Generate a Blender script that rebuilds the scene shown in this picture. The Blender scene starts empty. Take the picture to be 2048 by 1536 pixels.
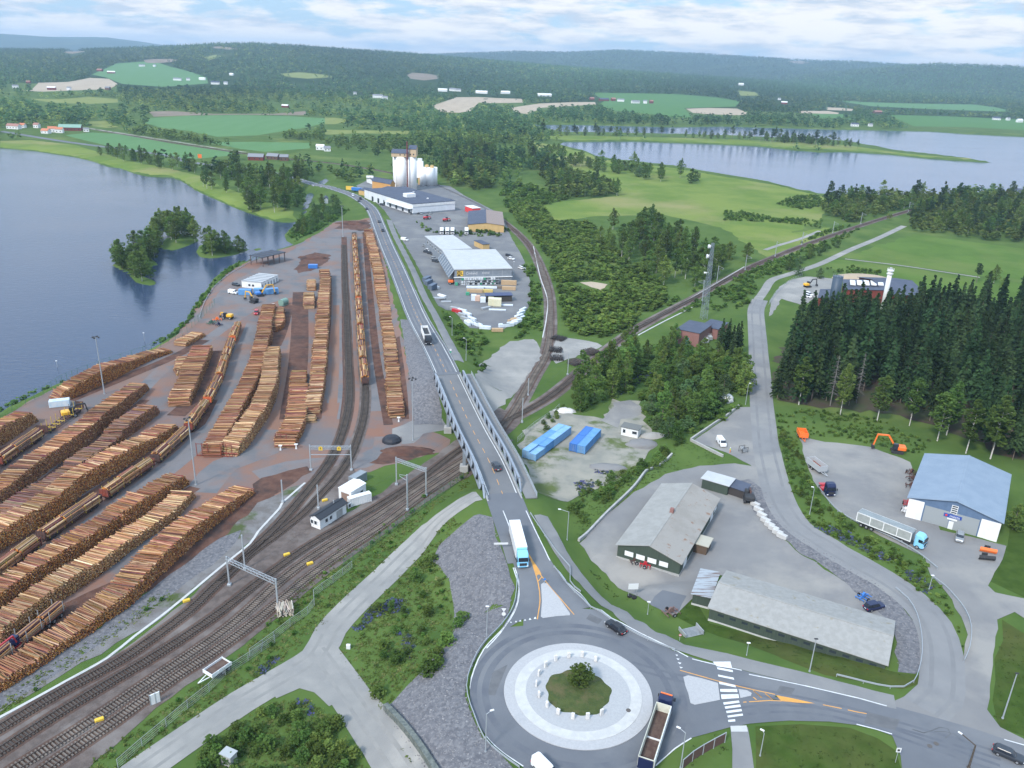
import bpy,math,random
import numpy as np
from mathutils import Vector,Matrix
from mathutils.geometry import tessellate_polygon

scene = bpy.context.scene
COL = scene.collection
R = math.radians
rng = np.random.default_rng(7)
random.seed(7)

# ------------------------------------------------------------------ camera
F_PX,CAM_Z = 1650.0,110.0
_up = Vector((156.0,4182.0,F_PX)).normalized()            # world up seen in camera axes
_fw = (Vector((0,0,-1)) - _up * Vector((0,0,-1)).dot(_up)).normalized()
_rt = _fw.cross(_up)
RCW = Matrix((_rt,_fw,_up))                               # camera -> world
cam_data = bpy.data.cameras.new('camera')
cam_data.sensor_fit = 'HORIZONTAL'
cam_data.sensor_width = 36.0
cam_data.lens = 36.0 * F_PX / 2048.0
cam_data.clip_start = 1.0
cam_data.clip_end = 60000.0
cam = bpy.data.objects.new('camera',cam_data)
cam.matrix_world = Matrix.Translation((0,0,CAM_Z)) @ RCW.to_4x4()
COL.objects.link(cam)
scene.camera = cam

# ------------------------------------------------------------------ light, sky, exposure
SUN_EL,SUN_AZ = R(42),R(215)      # azimuth measured from +Y clockwise
scene.view_settings.view_transform = 'Standard'
scene.view_settings.look = 'None'
scene.view_settings.exposure = 1.5
scene.view_settings.gamma = 1.0
scene.render.film_transparent = False
cy = scene.cycles
cy.max_bounces = 5
cy.diffuse_bounces = 2
cy.glossy_bounces = 2
cy.transmission_bounces = 2
cy.transparent_max_bounces = 6
cy.volume_bounces = 0
cy.caustics_reflective = False
cy.caustics_refractive = False

world = bpy.data.worlds.new("World")
scene.world = world
world.use_nodes = True
wn,wl = world.node_tree.nodes,world.node_tree.links
wn.clear()
w_out = wn.new('ShaderNodeOutputWorld')
w_bg = wn.new('ShaderNodeBackground')
w_bg.inputs['Strength'].default_value = 0.13
sky = wn.new('ShaderNodeTexSky')
sky.sky_type = 'NISHITA'
sky.sun_disc = False
sky.sun_elevation = SUN_EL
sky.sun_rotation = SUN_AZ
sky.altitude = 200
sky.air_density = 1.0
sky.dust_density = 1.2
sky.ozone_density = 1.5
tc = wn.new('ShaderNodeTexCoord')
def cloud_noise(scale_xy,scale_z,detail,dist,off):
    mp = wn.new('ShaderNodeMapping')
    mp.inputs['Scale'].default_value = (scale_xy,scale_xy,scale_z)
    mp.inputs['Location'].default_value = off
    wl.new(tc.outputs['Generated'],mp.inputs['Vector'])
    nz = wn.new('ShaderNodeTexNoise')
    nz.inputs['Scale'].default_value = 1.0
    nz.inputs['Detail'].default_value = detail
    nz.inputs['Roughness'].default_value = 0.62
    nz.inputs['Distortion'].default_value = dist
    wl.new(mp.outputs['Vector'],nz.inputs['Vector'])
    return nz.outputs['Fac']
def wramp(fac,stops):
    rp = wn.new('ShaderNodeValToRGB')
    el = rp.color_ramp.elements
    el[0].position,el[0].color = stops[0]
    el[1].position,el[1].color = stops[-1]
    for p,c in stops[1:-1]:
        e = el.new(p); e.color = c
    wl.new(fac,rp.inputs['Fac'])
    return rp.outputs['Color']
g = lambda v: (v,v,v,1)
cmask = wramp(cloud_noise(9.5,44.0,12,0.1,(3.1,0.4,1.2)),[(0.40,g(0.0)),(0.46,g(0.6)),(0.51,g(1))])
sep = wn.new('ShaderNodeSeparateXYZ'); wl.new(tc.outputs['Generated'],sep.inputs[0])
hi_ = wn.new('ShaderNodeMapRange'); wl.new(sep.outputs['Z'],hi_.inputs['Value'])        # more open blue sky overhead
for k_,v_ in (('From Min',.12),('From Max',.45),('To Min',1.0),('To Max',.30)): hi_.inputs[k_].default_value = v_
cm2 = wn.new('ShaderNodeMath'); cm2.operation = 'MULTIPLY'; wl.new(cmask,cm2.inputs[0]); wl.new(hi_.outputs['Result'],cm2.inputs[1]); cmask = cm2.outputs[0]
cshade = wramp(cloud_noise(13.0,80.0,9,0.1,(8.0,2.0,5.0)),
               [(0.38,(1.75,2.05,2.45,1)),(0.47,(2.4,2.52,2.7,1)),(0.55,(2.85,2.88,2.9,1))])
wmix = wn.new('ShaderNodeMix'); wmix.data_type = 'RGBA'
wl.new(cmask,wmix.inputs['Factor'])
skyb = wn.new('ShaderNodeVectorMath'); skyb.operation = 'MULTIPLY_ADD'
wl.new(sky.outputs['Color'],skyb.inputs[0])
skyb.inputs[1].default_value = (0.10,0.11,0.13)
skyb.inputs[2].default_value = (1.0,1.52,2.08)
wl.new(skyb.outputs[0],wmix.inputs['A'])
wl.new(cshade,wmix.inputs['B'])
gain = wn.new('ShaderNodeMapRange'); wl.new(sep.outputs['Z'],gain.inputs['Value'])                 # the sky is brighter overhead
for k_,v_ in (('From Min',.12),('From Max',.6),('To Min',1.0),('To Max',1.9)): gain.inputs[k_].default_value = v_
gm = wn.new('ShaderNodeVectorMath'); gm.operation = 'SCALE'; wl.new(wmix.outputs['Result'],gm.inputs[0]); wl.new(gain.outputs['Result'],gm.inputs['Scale'])
wl.new(gm.outputs[0],w_bg.inputs['Color'])
wl.new(w_bg.outputs['Background'],w_out.inputs['Surface'])

sun_data = bpy.data.lights.new('sun','SUN')
sun_data.energy = 1.5
sun_data.angle = R(10)
sun_data.color = (1.0,0.94,0.86)
sun = bpy.data.objects.new('sun',sun_data)
sun.rotation_euler = Vector((math.sin(SUN_AZ) * math.cos(SUN_EL),math.cos(SUN_AZ) * math.cos(SUN_EL),
                             math.sin(SUN_EL))).to_track_quat('Z','Y').to_euler()
COL.objects.link(sun)

# ------------------------------------------------------------------ pixel -> world
def ray(px,py):
    return RCW @ Vector((px - 1024.0,768.0 - py,-F_PX))
def P(px,py,z=0.0):
    d = ray(px,py)
    t = (z - CAM_Z) / d.z
    return Vector((d.x * t,d.y * t,z))
def P2(pts,z=0.0):
    return [P(a,b,z).xy.to_tuple() for a,b in pts]
def proj(x,y,z):
    v = RCW.transposed() @ Vector((x,y,z - CAM_Z))
    return 1024 + F_PX * v.x / -v.z,768 - F_PX * v.y / -v.z

# ------------------------------------------------------------------ materials
MATS = {}
def mat(name,c,c2=None,s=0.3,c3=None,s3=0.05,rough=0.85,metal=0.0,bump=0.0,bs=2.0,lo=0.4,hi=0.6,
        lo3=0.5,hi3=0.62,detail=6,spec=0.3,attr=None,stretch=None,emit=None):
    """Principled surface; base colour c mixed with c2 by noise of scale s (1/m), then c3 by noise of scale s3."""
    if name in MATS: return MATS[name]
    m = bpy.data.materials.new(name); m.use_nodes = True
    n,l = m.node_tree.nodes,m.node_tree.links
    b = n['Principled BSDF']
    b.inputs['Roughness'].default_value = rough
    b.inputs['Metallic'].default_value = metal
    b.inputs['Specular IOR Level'].default_value = spec
    b.inputs['Base Color'].default_value = (*c,1)
    geo = None
    if c2 or c3 or bump:
        geo = n.new('ShaderNodeNewGeometry')
        vec = geo.outputs['Position']
        if stretch:
            mp = n.new('ShaderNodeMapping'); mp.inputs['Scale'].default_value = stretch
            l.new(vec,mp.inputs['Vector']); vec = mp.outputs['Vector']
    def noise(scale,det=detail):
        t = n.new('ShaderNodeTexNoise'); t.inputs['Scale'].default_value = scale
        t.inputs['Detail'].default_value = det; t.inputs['Roughness'].default_value = 0.6
        l.new(vec,t.inputs['Vector']); return t.outputs['Fac']
    def rmap(f,a,bb):
        q = n.new('ShaderNodeMapRange'); q.inputs['From Min'].default_value = a; q.inputs['From Max'].default_value = bb
        l.new(f,q.inputs['Value']); return q.outputs['Result']
    def mix(fac,a,bb,typ='MIX'):
        q = n.new('ShaderNodeMix'); q.data_type = 'RGBA'; q.blend_type = typ
        l.new(fac,q.inputs['Factor']) if not isinstance(fac,float) else setattr(q.inputs['Factor'],'default_value',fac)
        for v,k in ((a,'A'),(bb,'B')):
            if isinstance(v,tuple): q.inputs[k].default_value = (*v,1)
            else: l.new(v,q.inputs[k])
        return q.outputs['Result']
    cur = c
    if attr:
        at = n.new('ShaderNodeAttribute'); at.attribute_name = attr
        cur = at.outputs['Color']
    if c2: cur = mix(rmap(noise(s),lo,hi),cur,c2)
    if c3: cur = mix(rmap(noise(s3),lo3,hi3),cur,c3)
    if not isinstance(cur,tuple): l.new(cur,b.inputs['Base Color'])
    if bump:
        bp = n.new('ShaderNodeBump'); bp.inputs['Strength'].default_value = bump; bp.inputs['Distance'].default_value = 0.15
        l.new(noise(bs,4),bp.inputs['Height']); l.new(bp.outputs['Normal'],b.inputs['Normal'])
    if emit:
        b.inputs['Emission Color'].default_value = (*c,1); b.inputs['Emission Strength'].default_value = emit
    MATS[name] = m
    return m

def leaf_mat(name,c,c2,attr=None,trans=0.25,hv=0.35):
    """Foliage: diffuse + translucent, colour varied per object, per clump (noise) and per vertex attribute."""
    m = bpy.data.materials.new(name); m.use_nodes = True
    n,l = m.node_tree.nodes,m.node_tree.links
    n.clear()
    out = n.new('ShaderNodeOutputMaterial')
    geo = n.new('ShaderNodeNewGeometry')
    t = n.new('ShaderNodeTexNoise'); t.inputs['Scale'].default_value = 0.45; t.inputs['Detail'].default_value = 3
    l.new(geo.outputs['Position'],t.inputs['Vector'])
    q = n.new('ShaderNodeMapRange'); q.inputs['From Min'].default_value = 0.35; q.inputs['From Max'].default_value = 0.65
    l.new(t.outputs['Fac'],q.inputs['Value'])
    mx = n.new('ShaderNodeMix'); mx.data_type = 'RGBA'
    l.new(q.outputs['Result'],mx.inputs['Factor'])
    if attr:
        at = n.new('ShaderNodeAttribute'); at.attribute_name = attr
        l.new(at.outputs['Color'],mx.inputs['A'])
        dk = n.new('ShaderNodeMix'); dk.data_type = 'RGBA'; dk.blend_type = 'MULTIPLY'; dk.inputs['Factor'].default_value = 1
        l.new(at.outputs['Color'],dk.inputs['A']); dk.inputs['B'].default_value = (*c2,1)
        l.new(dk.outputs['Result'],mx.inputs['B'])
    else:
        mx.inputs['A'].default_value = (*c,1); mx.inputs['B'].default_value = (*c2,1)
    oi = n.new('ShaderNodeObjectInfo')
    hs = n.new('ShaderNodeHueSaturation')
    v = n.new('ShaderNodeMapRange'); v.inputs['To Min'].default_value = 1 - hv; v.inputs['To Max'].default_value = 1 + hv
    l.new(oi.outputs['Random'],v.inputs['Value']); l.new(v.outputs['Result'],hs.inputs['Value'])
    ri = n.new('ShaderNodeMath'); ri.operation = 'MULTIPLY'; ri.inputs[1].default_value = 7.31
    fr = n.new('ShaderNodeMath'); fr.operation = 'FRACT'
    l.new(oi.outputs['Random'],ri.inputs[0]); l.new(ri.outputs[0],fr.inputs[0])
    h = n.new('ShaderNodeMapRange'); h.inputs['To Min'].default_value = 0.475; h.inputs['To Max'].default_value = 0.52
    l.new(fr.outputs[0],h.inputs['Value']); l.new(h.outputs['Result'],hs.inputs['Hue'])
    l.new(mx.outputs['Result'],hs.inputs['Color'])
    d = n.new('ShaderNodeBsdfDiffuse'); tr = n.new('ShaderNodeBsdfTranslucent')
    l.new(hs.outputs['Color'],d.inputs['Color']); l.new(hs.outputs['Color'],tr.inputs['Color'])
    ms = n.new('ShaderNodeMixShader'); ms.inputs['Fac'].default_value = trans
    l.new(d.outputs[0],ms.inputs[1]); l.new(tr.outputs[0],ms.inputs[2]); l.new(ms.outputs[0],out.inputs['Surface'])
    MATS[name] = m
    return m

# ------------------------------------------------------------------ mesh + object helpers
def tag(o,label=None,cat=None,group=None,kind=None):
    if label: o['label'] = label
    if cat: o['category'] = cat
    if group: o['group'] = group
    if kind: o['kind'] = kind
    return o
def empty(name,loc=(0,0,0),rz=0.0,label=None,cat=None,group=None):
    o = bpy.data.objects.new(name,None); COL.objects.link(o)
    o.location = loc; o.rotation_euler = (0,0,rz); o.empty_display_size = 0.5
    return tag(o,label,cat,group)
def link_mesh(name,me,parent=None):
    o = bpy.data.objects.new(name,me); COL.objects.link(o)
    if parent: o.parent = parent
    return o
def np_mesh(name,verts,faces,mats,smooth=False,mat_idx=None,col=None):
    """faces: (n,k) int array or list of such arrays of different k."""
    me = bpy.data.meshes.new(name)
    verts = np.ascontiguousarray(verts,dtype=np.float32).reshape(-1,3)
    fl = faces if isinstance(faces,list) else [faces]
    fl = [np.asarray(f,dtype=np.int32) for f in fl if len(f)]
    loops = np.concatenate([f.ravel() for f in fl])
    counts = np.concatenate([np.full(len(f),f.shape[1],dtype=np.int32) for f in fl])
    starts = np.concatenate([[0],np.cumsum(counts)[:-1]]).astype(np.int32)
    me.vertices.add(len(verts)); me.vertices.foreach_set('co',verts.ravel())
    me.loops.add(len(loops)); me.loops.foreach_set('vertex_index',loops)
    me.polygons.add(len(counts)); me.polygons.foreach_set('loop_start',starts)
    try: me.polygons.foreach_set('loop_total',counts)
    except Exception: pass
    for m in (mats if isinstance(mats,(list,tuple)) else [mats]): me.materials.append(m)
    if mat_idx is not None: me.polygons.foreach_set('material_index',np.asarray(mat_idx,dtype=np.int32))
    me.polygons.foreach_set('use_smooth',np.full(len(counts),smooth,dtype=bool))
    if col is not None:
        a = me.attributes.new('col','FLOAT_COLOR','POINT')
        cc = np.ones((len(verts),4),dtype=np.float32); cc[:,:3] = col
        a.data.foreach_set('color',cc.ravel())
    me.update(); me.validate()
    return me

class MB:
    """Collects boxes, bars, prisms and cylinders into one mesh."""
    def __init__(s): s.v,s.f,s.m = [],[],[]
    def poly(s,pts,faces,mi=0):
        k = len(s.v); s.v += [tuple(p) for p in pts]
        s.f += [tuple(k + i for i in f) for f in faces]; s.m += [mi] * len(faces)
        return s
    def box(s,x0,x1,y0,y1,z0,z1,mi=0):
        p = [(x0,y0,z0),(x1,y0,z0),(x1,y1,z0),(x0,y1,z0),(x0,y0,z1),(x1,y0,z1),(x1,y1,z1),(x0,y1,z1)]
        return s.poly(p,[(3,2,1,0),(4,5,6,7),(0,1,5,4),(1,2,6,5),(2,3,7,6),(3,0,4,7)],mi)
    def bbox(s,cx,cy,cz,sx,sy,sz,bev=0.1,mi=0):
        """box with chamfered vertical and top edges"""
        a,b = sx / 2,sy / 2
        def ring(a,b,c,z): return [(cx - a + c,cy - b,z),(cx + a - c,cy - b,z),(cx + a,cy - b + c,z),(cx + a,cy + b - c,z),
                                      (cx + a - c,cy + b,z),(cx - a + c,cy + b,z),(cx - a,cy + b - c,z),(cx - a,cy - b + c,z)]
        z0,z1 = cz - sz / 2,cz + sz / 2
        pts = ring(a,b,bev,z0) + ring(a,b,bev,z1 - bev) + ring(a - bev,b - bev,bev * .6,z1)
        fs = [tuple(range(7,-1,-1)),tuple(range(16,24))]
        for r in (0,8):
            for i in range(8): fs.append((r + i,r + (i + 1) % 8,r + 8 + (i + 1) % 8,r + 8 + i))
        return s.poly(pts,fs,mi)
    def bar(s,a,b,w,h=None,mi=0,up=(0,0,1)):
        a,b = Vector(a),Vector(b); h = h or w
        d = (b - a).normalized(); u = Vector(up)
        if abs(d.dot(u)) > 0.98: u = Vector((1,0,0))
        x = d.cross(u).normalized() * (w / 2); y = x.cross(d).normalized() * (h / 2)
        p = [a - x - y,a + x - y,a + x + y,a - x + y,b - x - y,b + x - y,b + x + y,b - x + y]
        return s.poly(p,[(0,3,2,1),(4,5,6,7),(0,1,5,4),(1,2,6,5),(2,3,7,6),(3,0,4,7)],mi)
    def cyl(s,a,b,r0,r1=None,n=8,mi=0,caps=True):
        a,b = Vector(a),Vector(b); r1 = r0 if r1 is None else r1
        d = (b - a).normalized(); u = Vector((0,0,1)) if abs(d.z) < 0.9 else Vector((1,0,0))
        x = d.cross(u).normalized(); y = d.cross(x)
        pts = []
        for c,r in ((a,r0),(b,r1)):
            for i in range(n):
                t = 2 * math.pi * i / n; pts.append(c + x * (r * math.cos(t)) + y * (r * math.sin(t)))
        fs = [(i,(i + 1) % n,n + (i + 1) % n,n + i) for i in range(n)]
        if caps: fs += [tuple(range(n - 1,-1,-1)),tuple(range(n,2 * n))]
        return s.poly(pts,fs,mi)
    def dome(s,c,r,h,n=10,k=4,mi=0):
        c = Vector(c); pts,fs = [],[]
        for j in range(k):
            a = math.pi / 2 * j / k
            for i in range(n):
                t = 2 * math.pi * i / n
                pts.append(c + Vector((r * math.cos(a) * math.cos(t),r * math.cos(a) * math.sin(t),h * math.sin(a))))
        pts.append(c + Vector((0,0,h)))
        for j in range(k - 1):
            for i in range(n): fs.append((j * n + i,j * n + (i + 1) % n,(j + 1) * n + (i + 1) % n,(j + 1) * n + i))
        for i in range(n): fs.append(((k - 1) * n + i,(k - 1) * n + (i + 1) % n,k * n))
        return s.poly(pts,fs,mi)
    def extr(s,prof,y0,y1,mi=0,axis='y',inset=0.0):
        """closed profile (x,z) extruded along y"""
        n = len(prof)
        cx = sum(p[0] for p in prof) / n; cz = sum(p[1] for p in prof) / n
        pts = [(x,y0,z) for x,z in prof] + [(x,y1,z) for x,z in prof]
        if axis == 'x': pts = [(y,x,z) for x,y,z in pts]
        fs = [tuple(range(n)),tuple(range(2 * n - 1,n - 1,-1))]
        for i in range(n): fs.append((i,n + i,n + (i + 1) % n,(i + 1) % n))
        return s.poly(pts,fs,mi)
    def mesh(s,name,mats,smooth=False):
        me = bpy.data.meshes.new(name)
        me.from_pydata([tuple(v) for v in s.v],[],s.f)
        for m in (mats if isinstance(mats,(list,tuple)) else [mats]): me.materials.append(m)
        me.polygons.foreach_set('material_index',s.m)
        if smooth: me.polygons.foreach_set('use_smooth',[len(f) < 5 for f in s.f])
        me.update()
        import bmesh
        bm = bmesh.new(); bm.from_mesh(me); bmesh.ops.recalc_face_normals(bm,faces=bm.faces); bm.to_mesh(me); bm.free()
        return me
    def build(s,name,mats,parent=None,smooth=False):
        return link_mesh(name,s.mesh(name,mats,smooth),parent)

def copy_tree(o,parent=None):
    c = o.copy(); COL.objects.link(c)
    if parent: c.parent = parent
    for ch in list(o.children): copy_tree(ch,c)
    return c

def smooth_path(pts,step=4.0):
    """Catmull-Rom through points (2-D or 3-D tuples), resampled about every step metres."""
    p = [np.array(q,dtype=float) for q in pts]
    p = [2 * p[0] - p[1]] + p + [2 * p[-1] - p[-2]]
    out = []
    for i in range(1,len(p) - 2):
        n = max(1,int(np.linalg.norm(p[i + 1] - p[i]) / step))
        for k in range(n):
            t = k / n
            out.append(0.5 * (2 * p[i] + (p[i + 1] - p[i - 1]) * t + (2 * p[i - 1] - 5 * p[i] + 4 * p[i + 1] - p[i + 2]) * t * t
                              + (3 * p[i] - p[i - 1] - 3 * p[i + 1] + p[i + 2]) * t ** 3))
    out.append(p[-2])
    return np.array(out)
def path_normals(p):
    d = np.gradient(p[:,:2],axis=0)
    d /= np.linalg.norm(d,axis=1)[:,None] + 1e-9
    return np.stack([d[:,1],-d[:,0]],axis=1)        # right-hand side
def in_poly(xs,ys,poly):
    xs,ys = np.asarray(xs,float),np.asarray(ys,float)
    inside = np.zeros(xs.shape,bool); n = len(poly)
    for i in range(n):
        x1,y1 = poly[i]; x2,y2 = poly[(i + 1) % n]
        if y1 == y2: continue
        c = ((y1 > ys) != (y2 > ys)) & (xs < (x2 - x1) * (ys - y1) / (y2 - y1) + x1)
        inside ^= c
    return inside
def dist_poly(xs,ys,poly,closed=True):
    d = np.full(np.shape(xs),1e9); n = len(poly)
    for i in range(n if closed else n - 1):
        x1,y1 = poly[i]; x2,y2 = poly[(i + 1) % n]
        dx,dy = x2 - x1,y2 - y1; L = dx * dx + dy * dy + 1e-9
        t = np.clip(((xs - x1) * dx + (ys - y1) * dy) / L,0,1)
        d = np.minimum(d,np.hypot(xs - x1 - t * dx,ys - y1 - t * dy))
    return d
# ------------------------------------------------------------------ terrain height
ROAD_PX = [(1095,1235,6.0),(1056,1125,6.6),(1034,1064,7.2),(1010,1000,7.8),(978,922,8.3),(940,849,8.3),(895,750,7.6),
           (871,701,6.9),(835,636,5.4),(812,581,4.0),(793,535,3.0),(773,490,2.0),(760,457,1.4),(747,425,1.2),
           (734,409,1.2),(708,392,1.5),(682,382,2.0),(653,373,2.6),(627,368,2.6),(590,357,2.0),(540,345,1.0),(470,334,.5),
           (385,325,.2),(338,312,.2),(260,300,.2),(130,283,.2),(0,262,.2)]
ROAD3 = [tuple(P(a,b,z)) for a,b,z in ROAD_PX]
RAB = P(1156,1386,6.0)                                # roundabout centre
RAB_R = (P(1303,1386,6.0) - P(1008,1386,6.0)).length / 2
FEATS = []                                              # (pts3d, half width, slope)
def feat(px,w,slope): FEATS.append(([tuple(P(a,b,z)) for a,b,z in px],w,slope))
FEATS.append((ROAD3[:4],8.5,.62)); FEATS.append((ROAD3[6:14],7.5,.55)); FEATS.append((ROAD3[13:23],6.5,.45))
FEATS.append(([tuple(RAB),tuple(RAB + Vector((.1,0,0)))],RAB_R + 11.5,.5))
feat([(1156,1386,6),(1400,1400,6),(1600,1405,5.9),(1800,1440,5.6),(2100,1520,5.4),(2400,1600,5)],13.5,.4)
feat([(1156,1386,6),(1140,1560,6),(1130,1750,6)],16,.5)
feat([(1600,1500,5.6),(1900,1560,5.5),(1900,1700,5.5)],24,.4)
feat([(1887,1391,5.5),(1882,1297,5.4),(1866,1243,5.4),(1820,1195,5.2),(1767,1157,5),(1726,1134,4.8),(1659,1096,4.6),
      (1592,1051,4.3),(1561,1005,4.0),(1542,943,3.6),(1533,900,3.4),(1526,850,3),(1520,780,2.4),(1517,700,1.6),
      (1515,650,1.0),(1520,600,.6)],6.5,.5)
feat([(1955,1351,5.4),(1968,1270,5.3),(1941,1203,5.2),(2060,1230,5)],18,.3)
feat([(1690,950,4.6),(1760,1020,5.0),(1900,1130,5.2),(1960,1150,5.2)],19,.25)
feat([(1800,940,4.8),(1900,980,5),(1980,1050,5)],22,.12)
feat([(1700,820,3.6),(1850,780,3.2),(2100,860,3.6),(2200,1000,4.5)],35,.08)
feat([(1290,1050,3.0),(1400,1060,3.0),(1560,1130,3.2),(1700,1200,3.4)],19,.55)
feat([(1320,980,3.0),(1440,955,3.2),(1530,930,3.4)],10,.5)
feat([(1400,1240,3.4),(1560,1290,3.6),(1740,1340,3.8)],13,.5)
feat([(1440,890,3.2),(1490,870,3.2)],13,.5)

RIVER = P2([(-420,262),(-200,285),(0,296),(68,302),(113,309),(147,314),(185,323),(219,335),(239,336),(267,347),(297,354),(342,355),(362,362),
            (372,368),(391,381),(426,397),(472,417),(508,430),(549,443),(575,446),(596,443),(603,428),(608,402),(616,384),(634,366),(652,356),
            (658,361),(642,374),(628,390),(618,412),(610,431),(594,446),(580,458),(569,470),(573,482),(588,490),
            (553,500),(521,513),(505,524),(469,527),(455,536),(428,556),(420,570),(404,592),(385,617),(372,643),(355,661),(325,685),(283,708),
            (218,731),(143,758),(101,773),(65,792),(20,812),(0,826),(-120,880),(-420,900),(-900,700)],-2.5)
LAKE = P2([(1118,289),(1128,284),(1265,283),(1350,286),(1433,289),(1519,293),(1587,301),(1642,305),(1690,304),(1775,309),
           (1861,318),(1994,327),(1929,317),(1860,309),(1803,303),(1740,291),(1690,283),(1600,278),(1450,272),(1300,268),(1128,265),(1052,249),
           (1094,249.5),(1163,250),(1350,254.5),(1450,253),(1553,256),(1656,259),(1758,261),(1861,263),(1929,268),(2048,274),
           (2300,286),(2600,330),(2500,420),(2048,395),(1800,392),(1700,394),(1650,390),(1632,386),(1594,379),(1560,369),(1502,359),(1416,345),(1350,333),
           (1231,320),(1197,314),(1176,304),(1146,297)],-2.5)
ISLES = [P2(q,-2.5) for q in (
    [(224,530),(238,524),(254,528),(262,545),(283,552),(306,560),(315,568),(296,572),(272,565),(256,548),(236,538)],
    [(262,508),(290,505),(322,488),(300,515),(318,530),(296,533),(270,524)],
    [(322,496),(330,478),(352,470),(390,472),(398,482),(372,493),(345,502)],
    [(392,504),(400,490),(430,488),(470,495),(498,500),(470,510),(440,515),(416,517),(400,514)],
    [(508,498),(516,495),(524,498),(516,503)])]

def cells(spec):
    out = [spec[0][0]]
    for a,b,st in spec:
        n = max(1,int(round((b - a) / st))); out += list(a + (b - a) * np.arange(1,n + 1) / n)
    return np.array(out)
_e = lambda a,b,n: [(x,y,1e9) for x,y in zip(np.geomspace(a,b,n)[:-1],np.geomspace(a,b,n)[1:])]
_xr = [(0,260,4),(260,1000,12)] + _e(1000,16000,46)
GX = cells(_xr); GX = np.concatenate([-GX[:0:-1],GX])
GY = cells([(-60,40,10),(40,560,4),(560,1000,6),(1000,2200,12)] + _e(2200,24000,66))
XX,YY = np.meshgrid(GX,GY,indexing='ij')

RIDGES = [  # (near distance, crest distance, skyline through these pixels)
    (2400,5200,[(-500,104),(0,99),(120,99),(300,93),(420,87),(500,86),(600,90),(700,97),(800,104),(900,112),(1000,121),
                  (1150,134),(1400,152),(1700,175),(2500,215)]),
    (6200,9500,[(300,150),(700,116),(850,108),(905,106),(950,105),(1030,102),(1130,105),(1230,99),(1350,104),(1480,112),(1600,119),
                  (1700,122),(1800,128),(2000,140),(2500,165)]),
    (9600,13500,[(-500,60),(0,65),(60,71),(150,73),(200,70),(300,84),(420,104),(800,160)]),
    (4600,7000,[(1150,176),(1350,170),(1500,163),(1600,150),(1700,140),(1800,131),(1870,127),(1950,129),(2048,134),(2500,150)])]
def hill_h(x,y):
    r,a = np.hypot(x,y),np.arctan2(x,np.maximum(y,1))
    h = np.zeros_like(r)
    for r0,r1,sk in RIDGES:
        aa,zz = [],[]
        for q in sk:
            d = ray(*q); aa.append(math.atan2(d.x,d.y)); zz.append(CAM_Z + r1 * d.z / math.hypot(d.x,d.y) - 12)
        z = np.interp(a,aa,zz)
        w = a * r1 / 900.0
        wob = 1 + .10 * np.sin(w * 3.1 + r / 700) + .07 * np.sin(w * 7.3 - r / 430 + 1)
        t = np.clip((r - r0) / (r1 - r0),0,1)
        s = t * t * (3 - 2 * t)
        s = np.where(t < 1,s * (1 + (wob - 1) * (1 - t) * 2.2),1)
        back = np.clip((r - r1) / 4000,0,1)
        h = np.maximum(h,z * s * (1 - back * .7))
    return h
def feat_h(x,y):
    h = np.zeros_like(x)
    for pts,w,sl in FEATS:
        for (x1,y1,z1),(x2,y2,z2) in zip(pts[:-1],pts[1:]):
            m = (x > min(x1,x2) - 60) & (x < max(x1,x2) + 60) & (y > min(y1,y2) - 60) & (y < max(y1,y2) + 60)
            if not m.any(): continue
            xm,ym = x[m],y[m]; dx,dy = x2 - x1,y2 - y1
            t = np.clip(((xm - x1) * dx + (ym - y1) * dy) / (dx * dx + dy * dy),0,1)
            d = np.hypot(xm - x1 - t * dx,ym - y1 - t * dy)
            h[m] = np.maximum(h[m],z1 + (z2 - z1) * t - sl * np.maximum(0,d - w))
    return h
def carve(x,y,h):
    for poly,isl in ((RIVER,ISLES),(LAKE,[])):
        xs,ys = zip(*poly)
        m = (x > min(xs) - 30) & (x < max(xs) + 30) & (y > min(ys) - 30) & (y < max(ys) + 30)
        xm,ym = x[m],y[m]
        d = dist_poly(xm,ym,poly); d = np.where(in_poly(xm,ym,poly),d,-d)
        for q in isl:
            e = dist_poly(xm,ym,q); e = np.where(in_poly(xm,ym,q),-e,e); d = np.minimum(d,e)
        cv = np.maximum(-6.0,-2.5 - d * .36); rd = dist_poly(xm,ym,[q[:2] for q in ROAD3[13:23]],False)   # the road crosses on a causeway
        h[m] = np.where(rd < 7,h[m],np.minimum(h[m],np.maximum(cv,h[m] - np.maximum(0,rd - 7) * .6)))
    return h
HH = carve(XX,YY,np.maximum(hill_h(XX,YY),feat_h(XX,YY)))
def H(x,y):
    x,y = np.asarray(x,float),np.asarray(y,float)
    i = np.clip(np.searchsorted(GX,x) - 1,0,len(GX) - 2); j = np.clip(np.searchsorted(GY,y) - 1,0,len(GY) - 2)
    u = (x - GX[i]) / (GX[i + 1] - GX[i]); v = (y - GY[j]) / (GY[j + 1] - GY[j])
    a,b,c,d = HH[i,j],HH[i + 1,j],HH[i + 1,j + 1],HH[i,j + 1]
    return np.where(u >= v,a + (b - a) * u + (c - b) * v,a + (c - d) * u + (d - a) * v)
def Hs(x,y): return float(H(x,y))
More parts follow.
